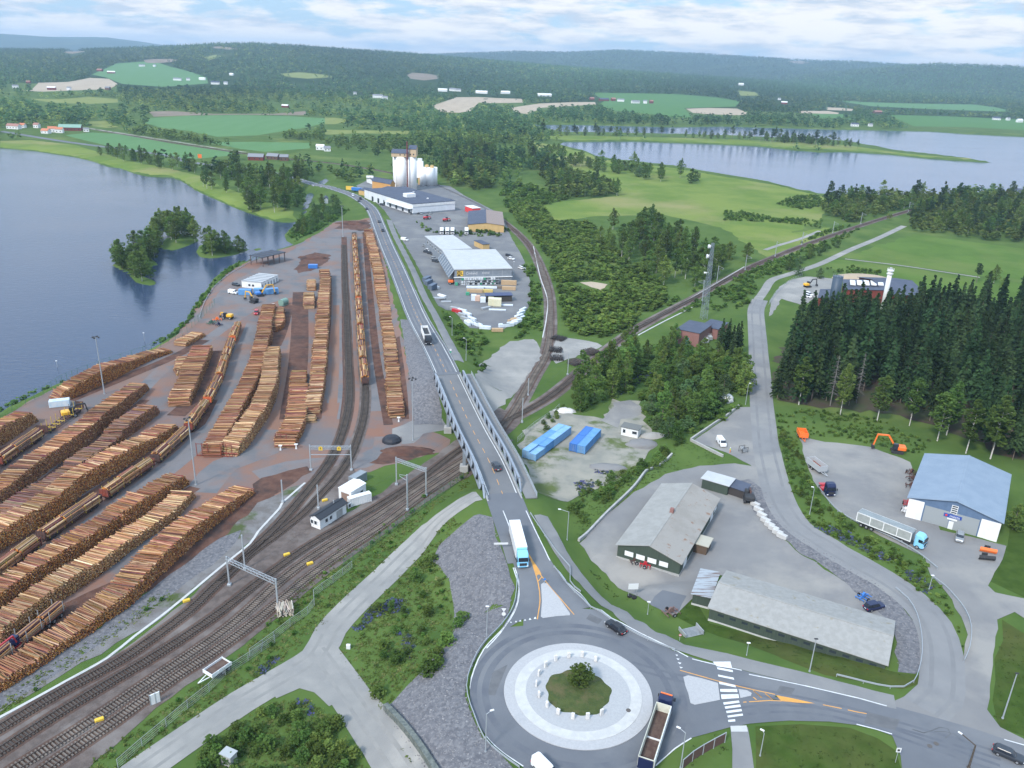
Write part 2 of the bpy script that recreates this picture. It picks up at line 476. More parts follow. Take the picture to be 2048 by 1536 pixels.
def G(px,py,dz=0.0):
    """ground point seen at a pixel of the photograph (plus dz)"""
    d = ray(px,py); dh = math.hypot(d.x,d.y)
    if d.z >= 0: return None
    t = (-6 - CAM_Z) / d.z
    t0 = (12 - CAM_Z) / d.z if True else 0
    n = 60
    for k in range(n + 1):
        tt = t0 + (t - t0) * k / n
        z = CAM_Z + d.z * tt
        if z <= Hs(d.x * tt,d.y * tt) + 1e-6:
            lo,hi = t0 + (t - t0) * max(0,k - 1) / n,tt
            for _ in range(16):
                mi = (lo + hi) / 2
                if CAM_Z + d.z * mi <= Hs(d.x * mi,d.y * mi): hi = mi
                else: lo = mi
            return Vector((d.x * hi,d.y * hi,Hs(d.x * hi,d.y * hi) + dz))
    return Vector((d.x * t,d.y * t,Hs(d.x * t,d.y * t) + dz))
def G2(pts): return [G(a,b).xy.to_tuple() for a,b in pts]

# ------------------------------------------------------------------ draped sheets
def _clip(poly,ax,c,keep_lo):
    out = []; n = len(poly)
    for i in range(n):
        p,q = poly[i],poly[(i + 1) % n]
        a,b = (c - p[ax],c - q[ax]) if keep_lo else (p[ax] - c,q[ax] - c)
        if a >= 0: out.append(p)
        if (a > 0 and b < 0) or (a < 0 and b > 0):
            t = a / (a - b); out.append((p[0] + (q[0] - p[0]) * t,p[1] + (q[1] - p[1]) * t))
    return out
def _clipd(poly,x0,y0,sx,sy,keep):
    f = lambda p: ((p[0] - x0) / sx - (p[1] - y0) / sy) * keep
    out = []; n = len(poly)
    for i in range(n):
        p,q = poly[i],poly[(i + 1) % n]; a,b = f(p),f(q)
        if a >= 0: out.append(p)
        if (a > 1e-12 and b < -1e-12) or (a < -1e-12 and b > 1e-12):
            t = a / (a - b); out.append((p[0] + (q[0] - p[0]) * t,p[1] + (q[1] - p[1]) * t))
    return out
_FLAT = np.abs(HH) < 1e-4
def drape_faces(polys):
    res = []
    for poly in polys:
        xs = [p[0] for p in poly]; ys = [p[1] for p in poly]
        i0 = max(0,np.searchsorted(GX,min(xs),'right') - 1); i1 = np.searchsorted(GX,max(xs))
        j0 = max(0,np.searchsorted(GY,min(ys),'right') - 1); j1 = np.searchsorted(GY,max(ys))
        if _FLAT[i0:i1 + 1,j0:j1 + 1].all(): res.append(poly); continue
        for i in range(i0,i1):
            a = _clip(_clip(poly,0,GX[i],False),0,GX[i + 1],True)
            if len(a) < 3: continue
            for j in range(j0,j1):
                b = _clip(_clip(a,1,GY[j],False),1,GY[j + 1],True)
                if len(b) < 3: continue
                if abs(HH[i,j] + HH[i + 1,j + 1] - HH[i + 1,j] - HH[i,j + 1]) < 1e-3: res.append(b); continue
                for k in (1,-1):
                    c = _clipd(b,GX[i],GY[j],GX[i + 1] - GX[i],GY[j + 1] - GY[j],k)
                    if len(c) >= 3: res.append(c)
    return res
LAYER = [0.0]
def sheet_mesh(name,polys,off,m):
    vid,V,Fc = {},[],[]
    for poly in drape_faces(polys):
        f = []
        for p in poly:
            k = (round(p[0] * 200),round(p[1] * 200))
            if k not in vid: vid[k] = len(V); V.append(p)
            if not f or f[-1] != vid[k]: f.append(vid[k])
        if len(f) > 1 and f[0] == f[-1]: f.pop()
        f = list(dict.fromkeys(f))
        if len(f) >= 3: Fc.append(f)
    V = np.array(V); z = H(V[:,0],V[:,1]) + off
    me = bpy.data.meshes.new(name)
    me.from_pydata(np.column_stack([V,z]).tolist(),[],Fc)
    me.materials.append(m); me.update()
    flip = [p.index for p in me.polygons if p.normal.z < 0]
    if flip:
        import bmesh
        bm = bmesh.new(); bm.from_mesh(me); bm.faces.ensure_lookup_table()
        bmesh.ops.reverse_faces(bm,faces=[bm.faces[i] for i in flip]); bm.to_mesh(me); bm.free()
    me.polygons.foreach_set('use_smooth',[True] * len(me.polygons))
    return me
def tri_poly(poly):
    t = tessellate_polygon([[Vector((x,y,0)) for x,y in poly]])
    return [[poly[i] for i in f] for f in t]
def rough_edge(poly,amp,step,seed=0):
    """resample a traced outline and wander its edge, as ground edges do"""
    r = np.random.default_rng(seed); out = []
    n = len(poly)
    for i in range(n):
        a,b = np.array(poly[i]),np.array(poly[(i + 1) % n]); L = np.linalg.norm(b - a); k = max(1,int(L / step))
        nr = np.array([b[1] - a[1],a[0] - b[0]]) / (L + 1e-9)
        for q in range(k):
            out.append(tuple(a + (b - a) * q / k + nr * r.normal(0,amp)))
    return out
def sheet(name,poly,m,off=None,kind='structure',parent=None,rough=0.0,step=3.0):
    """polygon (world xy) laid on the terrain; each new sheet a little above the one before"""
    LAYER[0] += 0.001
    if rough: poly = rough_edge(poly,rough,step,len(name))
    o = link_mesh(name,sheet_mesh(name,tri_poly(poly),LAYER[0] if off is None else off,m),parent)
    if kind: o['kind'] = kind
    return o
def ribbon_polys(path,l,r):
    n = path_normals(path); L,Q = path[:,:2] + n * l,path[:,:2] + n * r
    return [[tuple(L[i]),tuple(Q[i]),tuple(Q[i + 1]),tuple(L[i + 1])] for i in range(len(path) - 1)]
def ribbon(name,path,l,r,m,off=None,kind='structure',parent=None):
    LAYER[0] += 0.001
    o = link_mesh(name,sheet_mesh(name,ribbon_polys(path,l,r),LAYER[0] if off is None else off,m),parent)
    if kind: o['kind'] = kind
    return o
def ribbons(name,segs,m,off=None,kind='structure',parent=None):
    LAYER[0] += 0.001
    polys = []
    for path,l,r in segs: polys += ribbon_polys(path,l,r)
    o = link_mesh(name,sheet_mesh(name,polys,LAYER[0] if off is None else off,m),parent)
    if kind: o['kind'] = kind
    return o
def dashes(path,on,gap,start=0.0):
    d = np.concatenate([[0],np.cumsum(np.linalg.norm(np.diff(path[:,:2],axis=0),axis=1))])
    out,s = [],start
    while s + on < d[-1]:
        q = np.linspace(s,s + on,4)
        out.append(np.column_stack([np.interp(q,d,path[:,k]) for k in range(path.shape[1])])); s += on + gap
    return out
# ------------------------------------------------------------------ ground, water, fields
GRASS = (0.085,0.130,0.034); GRASS_D = (0.055,0.098,0.025); GRASS_Y = (0.150,0.185,0.055)
m_ground = mat('grass_ground',GRASS,GRASS_D,.05,GRASS_Y,.012,rough=1,spec=0.05,bump=.5,bs=.5,lo=.35,hi=.65,lo3=.55,hi3=.75)
_NX,_NY = len(GX),len(GY)
_V = np.stack([XX.ravel(),YY.ravel(),HH.ravel()],1)
_i,_j = np.meshgrid(np.arange(_NX - 1),np.arange(_NY - 1),indexing='ij')
_a = (_i * _NY + _j).ravel(); _b = _a + _NY; _c = _b + 1; _d = _a + 1
_cy = YY[:-1,:-1].ravel()
_F = np.concatenate([np.stack([_a,_b,_c],1),np.stack([_a,_c,_d],1)])
_mi = np.concatenate([(_cy > 2300),(_cy > 2300)]).astype(np.int32)
m_hill = mat('hill_forest_floor',(.035,.062,.020),(.022,.045,.014),.006,(.06,.085,.03),.0016,rough=1,spec=.02,lo3=.56,hi3=.66)
_fm = np_mesh('ground',_V,_F,[m_ground,m_hill],True,_mi)
link_mesh('ground',_fm)['kind'] = 'structure'

def water_mat(nm='river_water',b0=.26,b1=.55,c=(.028,.046,.088)):
    m = bpy.data.materials.new(nm); m.use_nodes = True
    n,l = m.node_tree.nodes,m.node_tree.links; b = n['Principled BSDF']
    b.inputs['Base Color'].default_value = (*c,1); b.inputs['Roughness'].default_value = .13
    b.inputs['IOR'].default_value = 1.33; b.inputs['Specular IOR Level'].default_value = .62
    geo = n.new('ShaderNodeNewGeometry')
    mp = n.new('ShaderNodeMapping'); mp.inputs['Scale'].default_value = (.55,1.1,1); mp.inputs['Rotation'].default_value = (0,0,.5)
    l.new(geo.outputs['Position'],mp.inputs['Vector'])
    t = n.new('ShaderNodeTexNoise'); t.inputs['Scale'].default_value = .55; t.inputs['Detail'].default_value = 5
    l.new(mp.outputs['Vector'],t.inputs['Vector'])
    t2 = n.new('ShaderNodeTexNoise'); t2.inputs['Scale'].default_value = .016; t2.inputs['Detail'].default_value = 4; t2.inputs['Distortion'].default_value = 1
    l.new(mp.outputs['Vector'],t2.inputs['Vector'])
    q = n.new('ShaderNodeMapRange'); q.inputs['From Min'].default_value = .38; q.inputs['From Max'].default_value = .62
    q.inputs['To Min'].default_value = b0; q.inputs['To Max'].default_value = b1
    l.new(t2.outputs['Fac'],q.inputs['Value'])
    bp = n.new('ShaderNodeBump'); bp.inputs['Distance'].default_value = .35
    l.new(q.outputs['Result'],bp.inputs['Strength'])
    l.new(t.outputs['Fac'],bp.inputs['Height']); l.new(bp.outputs['Normal'],b.inputs['Normal'])
    return m
m_water = water_mat()
def flat(name,poly,z,m):
    me = bpy.data.meshes.new(name); V = [(x,y,z) for x,y in poly]
    me.from_pydata(V,[],[tuple(f) for f in tessellate_polygon([[Vector(v) for v in V]])]); me.materials.append(m); me.update()
    if me.polygons[0].normal.z < 0: me.flip_normals()
    o = link_mesh(name,me); o['kind'] = 'structure'; return o
def grow(poly,d):
    c = np.array(poly); a = 0.5 * np.sum(c[:,0] * np.roll(c[:,1],-1) - np.roll(c[:,0],-1) * c[:,1])
    e1 = c - np.roll(c,1,0); e2 = np.roll(c,-1,0) - c; n = e1 / np.linalg.norm(e1,axis=1)[:,None] + e2 / np.linalg.norm(e2,axis=1)[:,None]
    n /= np.linalg.norm(n,axis=1)[:,None] + 1e-9; nr = np.stack([n[:,1],-n[:,0]],1) * (1 if a > 0 else -1)
    return [tuple(p) for p in c + nr * d]
flat('river_water',grow(RIVER,3.5),-2.5,m_water)
flat('lake_water',grow(LAKE,4.5),-2.5,water_mat('broad_lake_water',.16,.34,(.05,.08,.16)))

def field_mat(name,c,c2,st=(1,.15,1)):
    return mat(name,c,c2,.06,rough=1,spec=.03,stretch=st,lo=.3,hi=.7)
m_crop = field_mat('young_crop',(.105,.200,.085),(.090,.180,.070))
m_crop2 = field_mat('dark_crop',(.070,.155,.055),(.085,.17,.05))
m_soil = field_mat('dry_soil',(.40,.33,.25),(.33,.27,.20))
m_straw = field_mat('straw_field',(.20,.22,.075),(.16,.19,.06))
m_mead = mat('lake_meadow',(.155,.200,.050),(.105,.160,.036),.02,(.22,.215,.09),.008,rough=1,spec=.03,bump=.4,bs=.5,lo3=.5,hi3=.66)
m_hay = mat('hay_grass',(.090,.150,.034),(.072,.125,.028),.04,(.125,.16,.048),.015,rough=1,spec=.03,bump=.4,bs=.8,lo3=.48,hi3=.7)
m_mead2 = mat('mown_grass',(.050,.082,.018),(.036,.064,.013),.35,(.088,.080,.032),.02,rough=1,spec=.03,bump=.4,bs=.8,lo3=.48,hi3=.7)
Z0 = lambda k,pts: [(a * .34180,b * .34180) for a,b in pts] if k == 0 else [(a * .34180 + (650 if k == 2 else 1348),b * .34180) for a,b in pts]
def zoomA(x0,y0,s): return lambda pts: [(x0 + a * s,y0 + b * s) for a,b in pts]
FIELDS = [   # name, material, outline in photo pixels
    ('crop_field',m_crop,Z0(0,[(850,720),(880,690),(1100,678),(1400,673),(1700,680),(1940,695),(1960,706),(1800,745),(1500,792),(1270,800),(1100,765),(950,748)])),
    ('crop_field',m_crop,Z0(0,[(380,790),(540,775),(700,785),(1000,840),(1350,890),(1365,908),(1130,932),(950,905),(800,880),(620,850),(430,805)])),
    ('crop_field',m_crop,Z0(0,[(1210,832),(1500,830),(1815,836),(1812,868),(1550,888),(1400,870)])),
    ('crop_field',m_crop,Z0(0,[(540,462),(690,428),(900,430),(1000,450),(1120,465),(1210,480),(1220,500),(950,512),(720,500),(620,474)])),
    ('bare_field',m_soil,Z0(0,[(120,530),(180,528),(225,490),(400,488),(530,474),(640,480),(690,500),(640,522),(400,530),(250,536)])),
    ('straw_field',m_straw,Z0(0,[(170,578),(360,580),(520,566),(690,580),(690,600),(520,608),(300,600)])),
    ('bare_field',m_soil,Z0(2,[(625,618),(770,570),(900,570),(1020,576),(1150,580),(1165,600),(980,604),(900,600),(850,650),(780,660),(680,655)])),
    ('bare_field',m_soil,Z0(2,[(1080,632),(1250,606),(1440,598),(1580,598),(1585,612),(1270,630),(1190,668),(1130,660)])),
    ('crop_field',m_crop2,Z0(2,[(1560,556),(1800,562),(2048,570),(2300,585),(2430,600),(2400,625),(2100,632),(2150,690),(2048,686),(1850,662),(1700,648),(1600,612),(1640,590)])),
    ('bare_field',m_soil,Z0(3,[(70,636),(200,632),(370,636),(440,664),(380,674),(200,668),(110,660)])),
    ('bare_field',m_soil,Z0(3,[(730,650),(900,650),(965,660),(960,668),(740,662)])),
    ('bare_field',m_soil,Z0(3,[(880,630),(980,634),(1050,640),(1040,650),(900,645)])),
    ('crop_field',m_crop,Z0(3,[(900,590),(1100,604),(1300,611),(1600,618),(1760,622),(1900,640),(1985,662),(1800,655),(1500,642),(1150,625)])),
    ('crop_field',m_crop2,Z0(3,[(1250,672),(1600,682),(2048,702),(2300,720),(2300,770),(2048,762),(1750,745),(1400,738),(1300,692)])),
    ('crop_field',m_crop2,Z0(3,[(800,666),(1000,668),(1000,690),(850,690)])),
    ('clearing',m_straw,Z0(3,[(370,530),(480,540),(500,560),(390,560)])),
    ('clearing',mat('felled_ground',(.21,.16,.12),(.16,.13,.09),.02,rough=1),Z0(2,[(480,440),(510,426),(600,432),(670,446),(660,462),(580,472),(500,462)])),
    ('clearing',MATS['felled_ground'],Z0(0,[(840,352),(900,346),(1000,346),(1040,352),(1000,364),(900,370),(850,366)])),
    ('clearing',MATS['felled_ground'],Z0(0,[(870,655),(1000,650),(1250,668),(1600,668),(1790,650),(1790,676),(1400,672),(1100,676),(900,684)])),
    ('clearing',m_straw,Z0(0,[(1640,432),(1750,424),(1900,438),(1960,452),(1800,462),(1680,452)])),('clearing',m_straw,Z0(0,[(1190,338),(1260,322),(1300,330),(1230,352)])),('clearing',MATS['felled_ground'],Z0(0,[(1240,272),(1330,276),(1400,288),(1330,292),(1250,282)])),('clearing',MATS['felled_ground'],Z0(0,[(370,306),(440,296),(500,302),(420,316)])),
    ('clearing',MATS['felled_ground'],Z0(3,[(660,358),(740,356),(800,366),(760,374),(690,368)])),('clearing',m_straw,Z0(2,[(0,688),(60,690),(150,706),(60,728),(0,726)])),('clearing',m_straw,Z0(2,[(0,760),(200,764),(500,768),(480,786),(200,782),(0,792)])),
    ('clearing',m_straw,Z0(0,[(520,712),(620,708),(640,730),(700,745),(620,752),(530,738)])),
]
FIELD_W = []
def G_far(px,py):
    d = ray(px,py); d /= math.hypot(d.x,d.y); rr_ = np.arange(600,14000,12.0)
    k = int(np.argmax(CAM_Z + d.z * rr_ <= H(d.x * rr_,d.y * rr_))); return (d.x * rr_[k],d.y * rr_[k])
for nm,mm,px in FIELDS:
    w = [G_far(*q) for q in px] if nm == 'clearing' else P2(px); FIELD_W.append(w)
    sheet(nm,w,mm,rough=0.0,off=None if nm != 'clearing' else None)
OPEN_W = []
def meadow(name,px,mm,rough=1.2):
    w = G2(px); OPEN_W.append(w); sheet(name,w,mm,rough=rough,step=6)
meadow('lake_meadow',[(1060,282),(1118,292),(1146,300),(1176,307),(1197,317),(1231,323),(1350,336),(1416,348),(1502,362),(1560,372),(1594,382),(1640,390),(1660,400),
                       (1640,440),(1560,480),(1500,475),(1440,455),(1330,430),(1200,432),(1085,445),(1078,408),(1240,392),(1200,362),(1110,330),(1075,300)],m_mead)
meadow('spit_grass',[(1060,276),(1130,281),(1265,280),(1350,283),(1433,286),(1519,290),(1587,297),(1690,300),(1775,306),(1861,315),(1985,326),(1929,319),(1803,306),(1690,290),(1500,280),(1300,274),(1128,270)],m_mead,.3)
meadow('shore_grass',[(0,294),(68,300),(113,307),(147,312),(185,321),(225,333),(267,344),(300,350),(345,351),(362,358),(391,377),(426,393),(472,413),(508,426),(549,440),(590,440),
                       (585,420),(520,400),(440,372),(400,352),(330,335),(255,322),(150,290),(60,280),(0,282)],m_mead,.5)
meadow('hay_field',[(1688,515),(1760,490),(1825,468),(1900,478),(2048,498),(2200,515),(2200,580),(2048,560),(1960,552),(1800,530)],m_hay)
meadow('hay_field',[(1640,526),(1684,519),(1800,535),(1960,557),(2048,566),(2200,590),(2200,640),(2048,610),(1900,600),(1720,560)],m_hay)
meadow('bog_meadow',[(1440,445),(1560,470),(1660,455),(1640,495),(1540,520),(1480,480)],m_mead)
meadow('lawn',[(1512,1455),(1600,1449),(1700,1452),(1755,1475),(1785,1500),(1803,1540),(1800,1580),(1510,1580)],m_mead2,.3)
meadow('lawn',[(2003,1240),(2060,1275),(2300,1440),(2300,1560),(2040,1470),(1990,1452),(1984,1400),(1994,1320)],m_mead2,.3)
meadow('lawn',[(1975,1160),(1995,1130),(2010,1090),(2030,1020),(2300,1000),(2300,1270),(2048,1195)],m_mead2,.3)
meadow('verge_grass',[(1388,1195),(1400,1210),(1420,1245),(1780,1342),(1800,1345),(1845,1350),(1840,1372),(1805,1378),(1740,1368),(1650,1350),(1560,1315),(1480,1285),(1400,1260),(1345,1230)],m_mead2,.3)

# ------------------------------------------------------------------ gravel, asphalt, bark
m_asph = mat('asphalt',(.128,.136,.152),(.110,.118,.134),.12,(.150,.156,.168),.04,rough=.9,bump=.08,bs=6,lo=.35,hi=.65)
m_asph2 = mat('worn_asphalt',(.150,.152,.158),(.130,.133,.142),.15,(.18,.18,.178),.05,rough=.95,bump=.1,bs=5)
m_grav = mat('gravel',(.245,.240,.228),(.205,.203,.198),.18,(.29,.28,.262),.06,rough=1,bump=.25,bs=5,lo=.35,hi=.65)
m_grav2 = mat('yard_gravel',(.200,.197,.195),(.165,.164,.168),.10,(.25,.24,.225),.035,rough=1,bump=.2,bs=5,lo=.35,hi=.65)
m_lot = mat('weedy_gravel',(.27,.255,.215),(.20,.20,.175),.14,(.085,.11,.035),.07,rough=1,bump=.25,bs=4,lo3=.52,hi3=.6)
m_bark = mat('bark_litter',(.080,.038,.028),(.115,.060,.043),.35,(.05,.032,.028),.12,rough=1,bump=.5,bs=3)
m_yard = mat('yard_surface',(.175,.118,.098),(.200,.105,.075),.035,(.128,.118,.122),.05,rough=1,bump=.15,bs=4,lo=.40,hi=.60,lo3=.46,hi3=.60)
m_yard2 = mat('grey_yard_lane',(.150,.142,.146),(.190,.115,.088),.05,(.12,.123,.132),.11,rough=1,bump=.15,bs=4,lo=.46,hi=.66)
m_yardr = mat('reddish_yard_lane',(.205,.115,.082),(.165,.130,.118),.05,rough=1,bump=.15,bs=4,lo=.46,hi=.66)
m_ball = mat('rail_ballast',(.125,.100,.090),(.088,.070,.063),.5,(.165,.145,.135),.06,rough=1,bump=.5,bs=4)
m_ballr = mat('rusty_ballast',(.090,.055,.042),(.062,.041,.034),.5,(.115,.078,.062),.06,rough=1,bump=.5,bs=4)
m_rubble = mat('crushed_rock',(.140,.140,.152),(.095,.096,.108),.9,(.175,.173,.182),1.6,rough=1,bump=1.0,bs=1.6)
m_white = mat('road_paint',(.62,.63,.63),(.5,.51,.52),.8,rough=.8)
m_orange = mat('orange_road_paint',(.62,.30,.07),(.5,.26,.08),.8,rough=.8)
m_conc = mat('concrete',(.36,.36,.35),(.30,.30,.295),.5,rough=.95)
m_conc_l = mat('pale_concrete',(.46,.46,.455),(.41,.41,.405),.7,rough=.95)

def sm(pts,step=4,z=None):
    w = [tuple(G(a,b).xy) for a,b in pts]
    return smooth_path(w,step)
# log yard
YARD = G2([(-120,905),(0,838),(65,798),(143,764),(218,738),(283,715),(355,668),(384,625),(420,580),(456,545),(520,516),(585,493),(640,465),(672,442),(740,436),(752,455),
           (765,500),(778,560),(792,620),(806,680),(818,740),(826,800),(836,850),(880,870),(905,880),(880,905),(820,918),(770,932),(740,945),(690,950),(600,972),(520,1015),(400,1090),(250,1190),(100,1300),(-60,1400)])
sheet('log_yard',YARD,m_yard,rough=.35)
A5 = zoomA(500,350,.32555); A4 = zoomA(0,350,.32555); B0 = zoomA(0,750,.26855); B0b = zoomA(0,1136,.26855)
B1 = zoomA(500,750,.26855); B1b = zoomA(500,1136,.26855); B2 = zoomA(1000,750,.26855); B2b = zoomA(1000,1136,.26855)
B3 = zoomA(1498,750,.26855); B3b = zoomA(1498,1136,.26855); A6 = zoomA(1000,350,.32555); A7 = zoomA(1448,350,.32555)
lane = lambda nm,pts,w,mm: ribbon(nm,sm(pts,5),-w,w,mm)
sheet('yard_apron',G2([(640,468),(700,448),(742,440),(748,470),(700,480),(690,520),(660,600),(610,590),(560,600),(500,620),(440,650),(400,640),(440,580),(500,545),(585,500)]),m_yard2,rough=.5)
sheet('gravel_apron',G2(B1([(1060,400),(1200,340),(1420,330),(1480,400),(1300,440),(1220,510),(1090,520)])),m_grav2,rough=.5)
lane('grey_lane',A5([(560,1500),(600,1250),(612,1000),(605,760),(598,560),(600,400)]),1.4,m_yard2)
lane('grey_lane',A5([(520,1400),(545,1150),(545,900),(540,650),(530,480)]),2.6,m_yard2)
lane('red_lane',A5([(800,1450),(790,1150),(765,850),(730,600),(690,420)]),3.2,m_yard2)
lane('red_lane',A5([(505,1480),(525,1150),(530,800)]),1.4,m_yardr)
lane('grey_lane',[(0,1010),(90,950),(180,880),(260,805),(330,735),(400,690),(455,650),(500,620)],2.6,m_yard2)
lane('grey_lane',[(0,1175),(100,1110),(200,1040),(300,965),(400,880),(450,800),(480,720),(510,645)],3.4,m_yard2)
lane('red_lane',[(545,880),(575,790),(590,700),(600,620)],3.0,m_yardr)
lane('grey_lane',B1([(60,760),(300,690),(600,660),(820,650),(1000,570),(1030,460)]),4.2,m_yard2)
lane('grey_lane',[(400,985),(450,930),(530,900),(560,860)],4.5,m_yard2)
lane('bark_strip',A5([(578,380),(585,700),(590,1000),(600,1300),(580,1536)]),1.7,m_bark)
for k,q in enumerate([A5([(705,350),(735,700),(775,1100),(850,1536)]),A5([(310,720),(300,1100),(250,1500)]),A5([(478,620),(470,900),(440,1150),(400,1500)]),
                       A5([(235,800),(190,960),(150,1050)]),A4([(1080,1480),(1230,1330),(1330,1080)]),[(300,860),(380,860),(420,800)],
                       [(40,1280),(200,1200),(340,1130),(520,985)],[(140,800),(250,755),(345,715),(410,680)],[(0,1120),(130,1030),(270,935),(355,870)],
                       [(0,905),(60,880),(90,850)],A5([(900,1000),(940,1300),(955,1500)]),[(60,985),(180,890),(290,800)],[(0,1245),(110,1160),(260,1060),(390,975)]]):
    lane('bark_strip',q,[1.5,3.6,2.0,2.6,3.0,2.6,4.5,2.2,2.5,2.5,1.2,1.6,1.8][k],m_bark)
sheet('bark_heap_ground',G2(B1([(0,1000),(0,800),(180,740),(400,690),(450,720),(330,790),(240,860),(120,960)])),m_bark,rough=.8)
sheet('bark_heap_ground',G2(B1([(1030,560),(1100,530),(1250,530),(1330,560),(1200,640),(1080,650),(900,660)])),m_bark,rough=.8)
sheet('bark_heap_ground',G2(A5([(520,330),(580,280),(720,275),(745,320),(700,345),(600,330)])),m_bark,rough=.6)
sheet('bark_heap_ground',G2(A5([(270,580),(330,500),(400,475),(490,490),(480,530),(400,580),(300,605)])),m_bark,rough=.6)
m_lotd = mat('weedy_ballast',(.17,.165,.165),(.125,.115,.11),.3,(.060,.080,.028),.10,rough=1,bump=.4,bs=4,lo3=.54,hi3=.64)
sheet('stony_strip',G2([(-60,1425),(100,1330),(200,1268),(330,1172),(440,1080),(520,1008),(600,968),(612,985),(560,1035),(490,1095),(440,1135),(330,1228),(200,1308),(60,1392),(-60,1455)]),m_lotd,rough=.5)
sheet('stony_strip',G2([(-60,1420),(100,1312),(200,1255),(300,1180),(400,1105),(440,1075),(480,1060),(460,1100),(330,1195),(200,1290),(60,1385),(-60,1450)]),m_rubble,rough=.4)
# rail corridor
TR = {
 'siding_upper': [(-60,1490),(0,1458),(83,1407),(140,1375),(188,1351),(242,1321),(309,1275),(376,1225),(430,1173),(470,1135),(500,1104),(554,1053),(607,992),(650,938),(672,898),(691,844),(699,790),(697,720),(694,640),(690,560),(688,490)],
 'siding_train': [(440,1166),(500,1110),(548,1075),(607,1027),(640,992),(672,957),(699,917),(715,879),(728,831),(731,780),(727,740),(723,690),(719,630),(715,570),(711,510),(708,465)],
 'main_north': [(-80,1560),(0,1504),(110,1432),(226,1362),(322,1305),(430,1233),(535,1152),(621,1091),(704,1043),(769,1005),(849,953),(922,899),(1007,846),(1098,795),(1180,728),(1270,660),(1400,590),(1488,541),(1600,494),(1720,452),(1790,430),(1860,410)],
 'main_mid': [(-20,1575),(35,1536),(161,1458),(295,1367),(457,1256),(567,1158),(650,1097),(736,1045),(809,996),(880,950),(940,912),(990,872),(1030,820),(1065,757),(1094,702),(1101,636),(1094,571),(1068,506),(1039,470),(1000,438),(956,409),(891,378),(850,362),(800,350),(740,338),(660,326),(560,316),(480,306),(330,283),(171,256)],
 'main_south': [(40,1580),(94,1536),(223,1448),(341,1362),(457,1285),(550,1212),(613,1159),(688,1103),(769,1048),(846,990),(940,928),(1010,876)],
}
TRW = {k: sm(v,3) for k,v in TR.items()}
sheet('ballast',G2([(-80,1500),(0,1440),(140,1360),(240,1305),(370,1205),(440,1140),(500,1090),(560,1030),(610,970),(640,945),(700,920),(720,960),(690,1030),(760,985),(850,925),(940,860),(1000,815),(1045,845),(960,915),(960,940),(860,1000),(760,1070),(640,1160),(560,1230),(460,1310),(340,1395),(230,1490),(130,1570),(-40,1620)]),m_ball,rough=.3)
for k,(l,r) in {'main_north': (-1.9,1.9),'main_mid': (-1.9,1.9),'main_south': (-1.8,1.8)}.items():
    ribbon('ballast',TRW[k],l - 1.2,r + 1.2,m_ball); ribbon('rusty_ballast',TRW[k],l,r,m_ballr)
ribbon('ballast',TRW['siding_train'],-2.0,2.0,m_ball); ribbon('bark_strip',TRW['siding_train'],-1.2,1.2,m_bark)
ribbon('rusty_ballast',TRW['siding_upper'],-1.9,1.9,m_ballr)
# gravel by the curve track
sheet('gravel_apron',G2(A6([(0,1060),(60,1020),(200,1010),(250,1060),(240,1140),(100,1330),(0,1430),(-120,1500),(-180,1350),(-110,1150)])),m_grav,rough=.5)
sheet('gravel_apron',G2(A6([(350,1000),(420,1000),(560,1020),(625,1050),(540,1090),(420,1130),(330,1160),(310,1120)])),m_grav,rough=.5)
sheet('sandy_patch',G2(A6([(490,660),(560,655),(660,672),(630,710),(560,690)])),m_soil,rough=.3)
# container lot and other gravel
sheet('weedy_lot',G2([(1040,912),(1046,862),(1085,838),(1130,812),(1150,828),(1205,838),(1225,800),(1280,802),(1290,850),(1312,885),(1285,925),(1235,960),(1165,985),(1110,1000),(1075,985),(1062,950)]),m_lot,rough=.8)
sheet('gravel_apron',G2(B2([(750,340),(850,210),(960,190),(1060,240),(1050,300),(900,330),(860,400)])),m_grav2,rough=.5)
sheet('pickup_lot',G2([(1388,882),(1480,815),(1515,815),(1530,905),(1560,960),(1545,985),(1500,930),(1452,905)]),m_grav2,rough=.2)
# green-hall yard
sheet('hall_yard',G2([(1160,1088),(1200,1040),(1270,985),(1330,948),(1400,932),(1470,927),(1530,937),(1560,958),(1545,985),(1500,985),(1503,1012),(1545,1064),(1600,1108),(1700,1172),(1770,1222),(1790,1245),(1780,1262),
                       (1440,1150),(1388,1195),(1350,1232),(1300,1212),(1250,1182),(1195,1132)]),m_grav2,rough=.15)
sheet('asphalt_patch',G2(B2b([(1110,270),(1210,165),(1390,210),(1330,330),(1240,340)])),m_asph,rough=.1)
sheet('rubble_slope',G2([(1478,962),(1500,958),(1535,985),(1560,1035),(1600,1075),(1660,1112),(1740,1158),(1800,1205),(1838,1262),(1846,1330),(1830,1348),(1798,1345),(1788,1250),(1700,1172),(1600,1106),(1540,1062),(1503,1012),(1500,985)]),m_rubble,rough=.3)
RUB_L = G2([(985,1035),(960,1030),(920,1055),(880,1090),(868,1120),(895,1160),(910,1210),(905,1270),(885,1300),(845,1345),(785,1405),(765,1420),(800,1470),(850,1540),(900,1580),(1010,1570),(1040,1545),(1000,1512),(966,1475),(945,1431),(934,1394),(934,1356),(960,1300),(998,1252),(1019,1214),(1028,1176),(1015,1136),(1000,1090)])
sheet('rubble_slope',RUB_L,m_rubble,rough=.3)
sheet('rubble_slope',G2([(800,640),(822,640),(850,700),(872,760),(880,800),(886,850),(850,848),(830,850),(822,790),(815,730),(808,690)]),m_rubble,rough=.2)
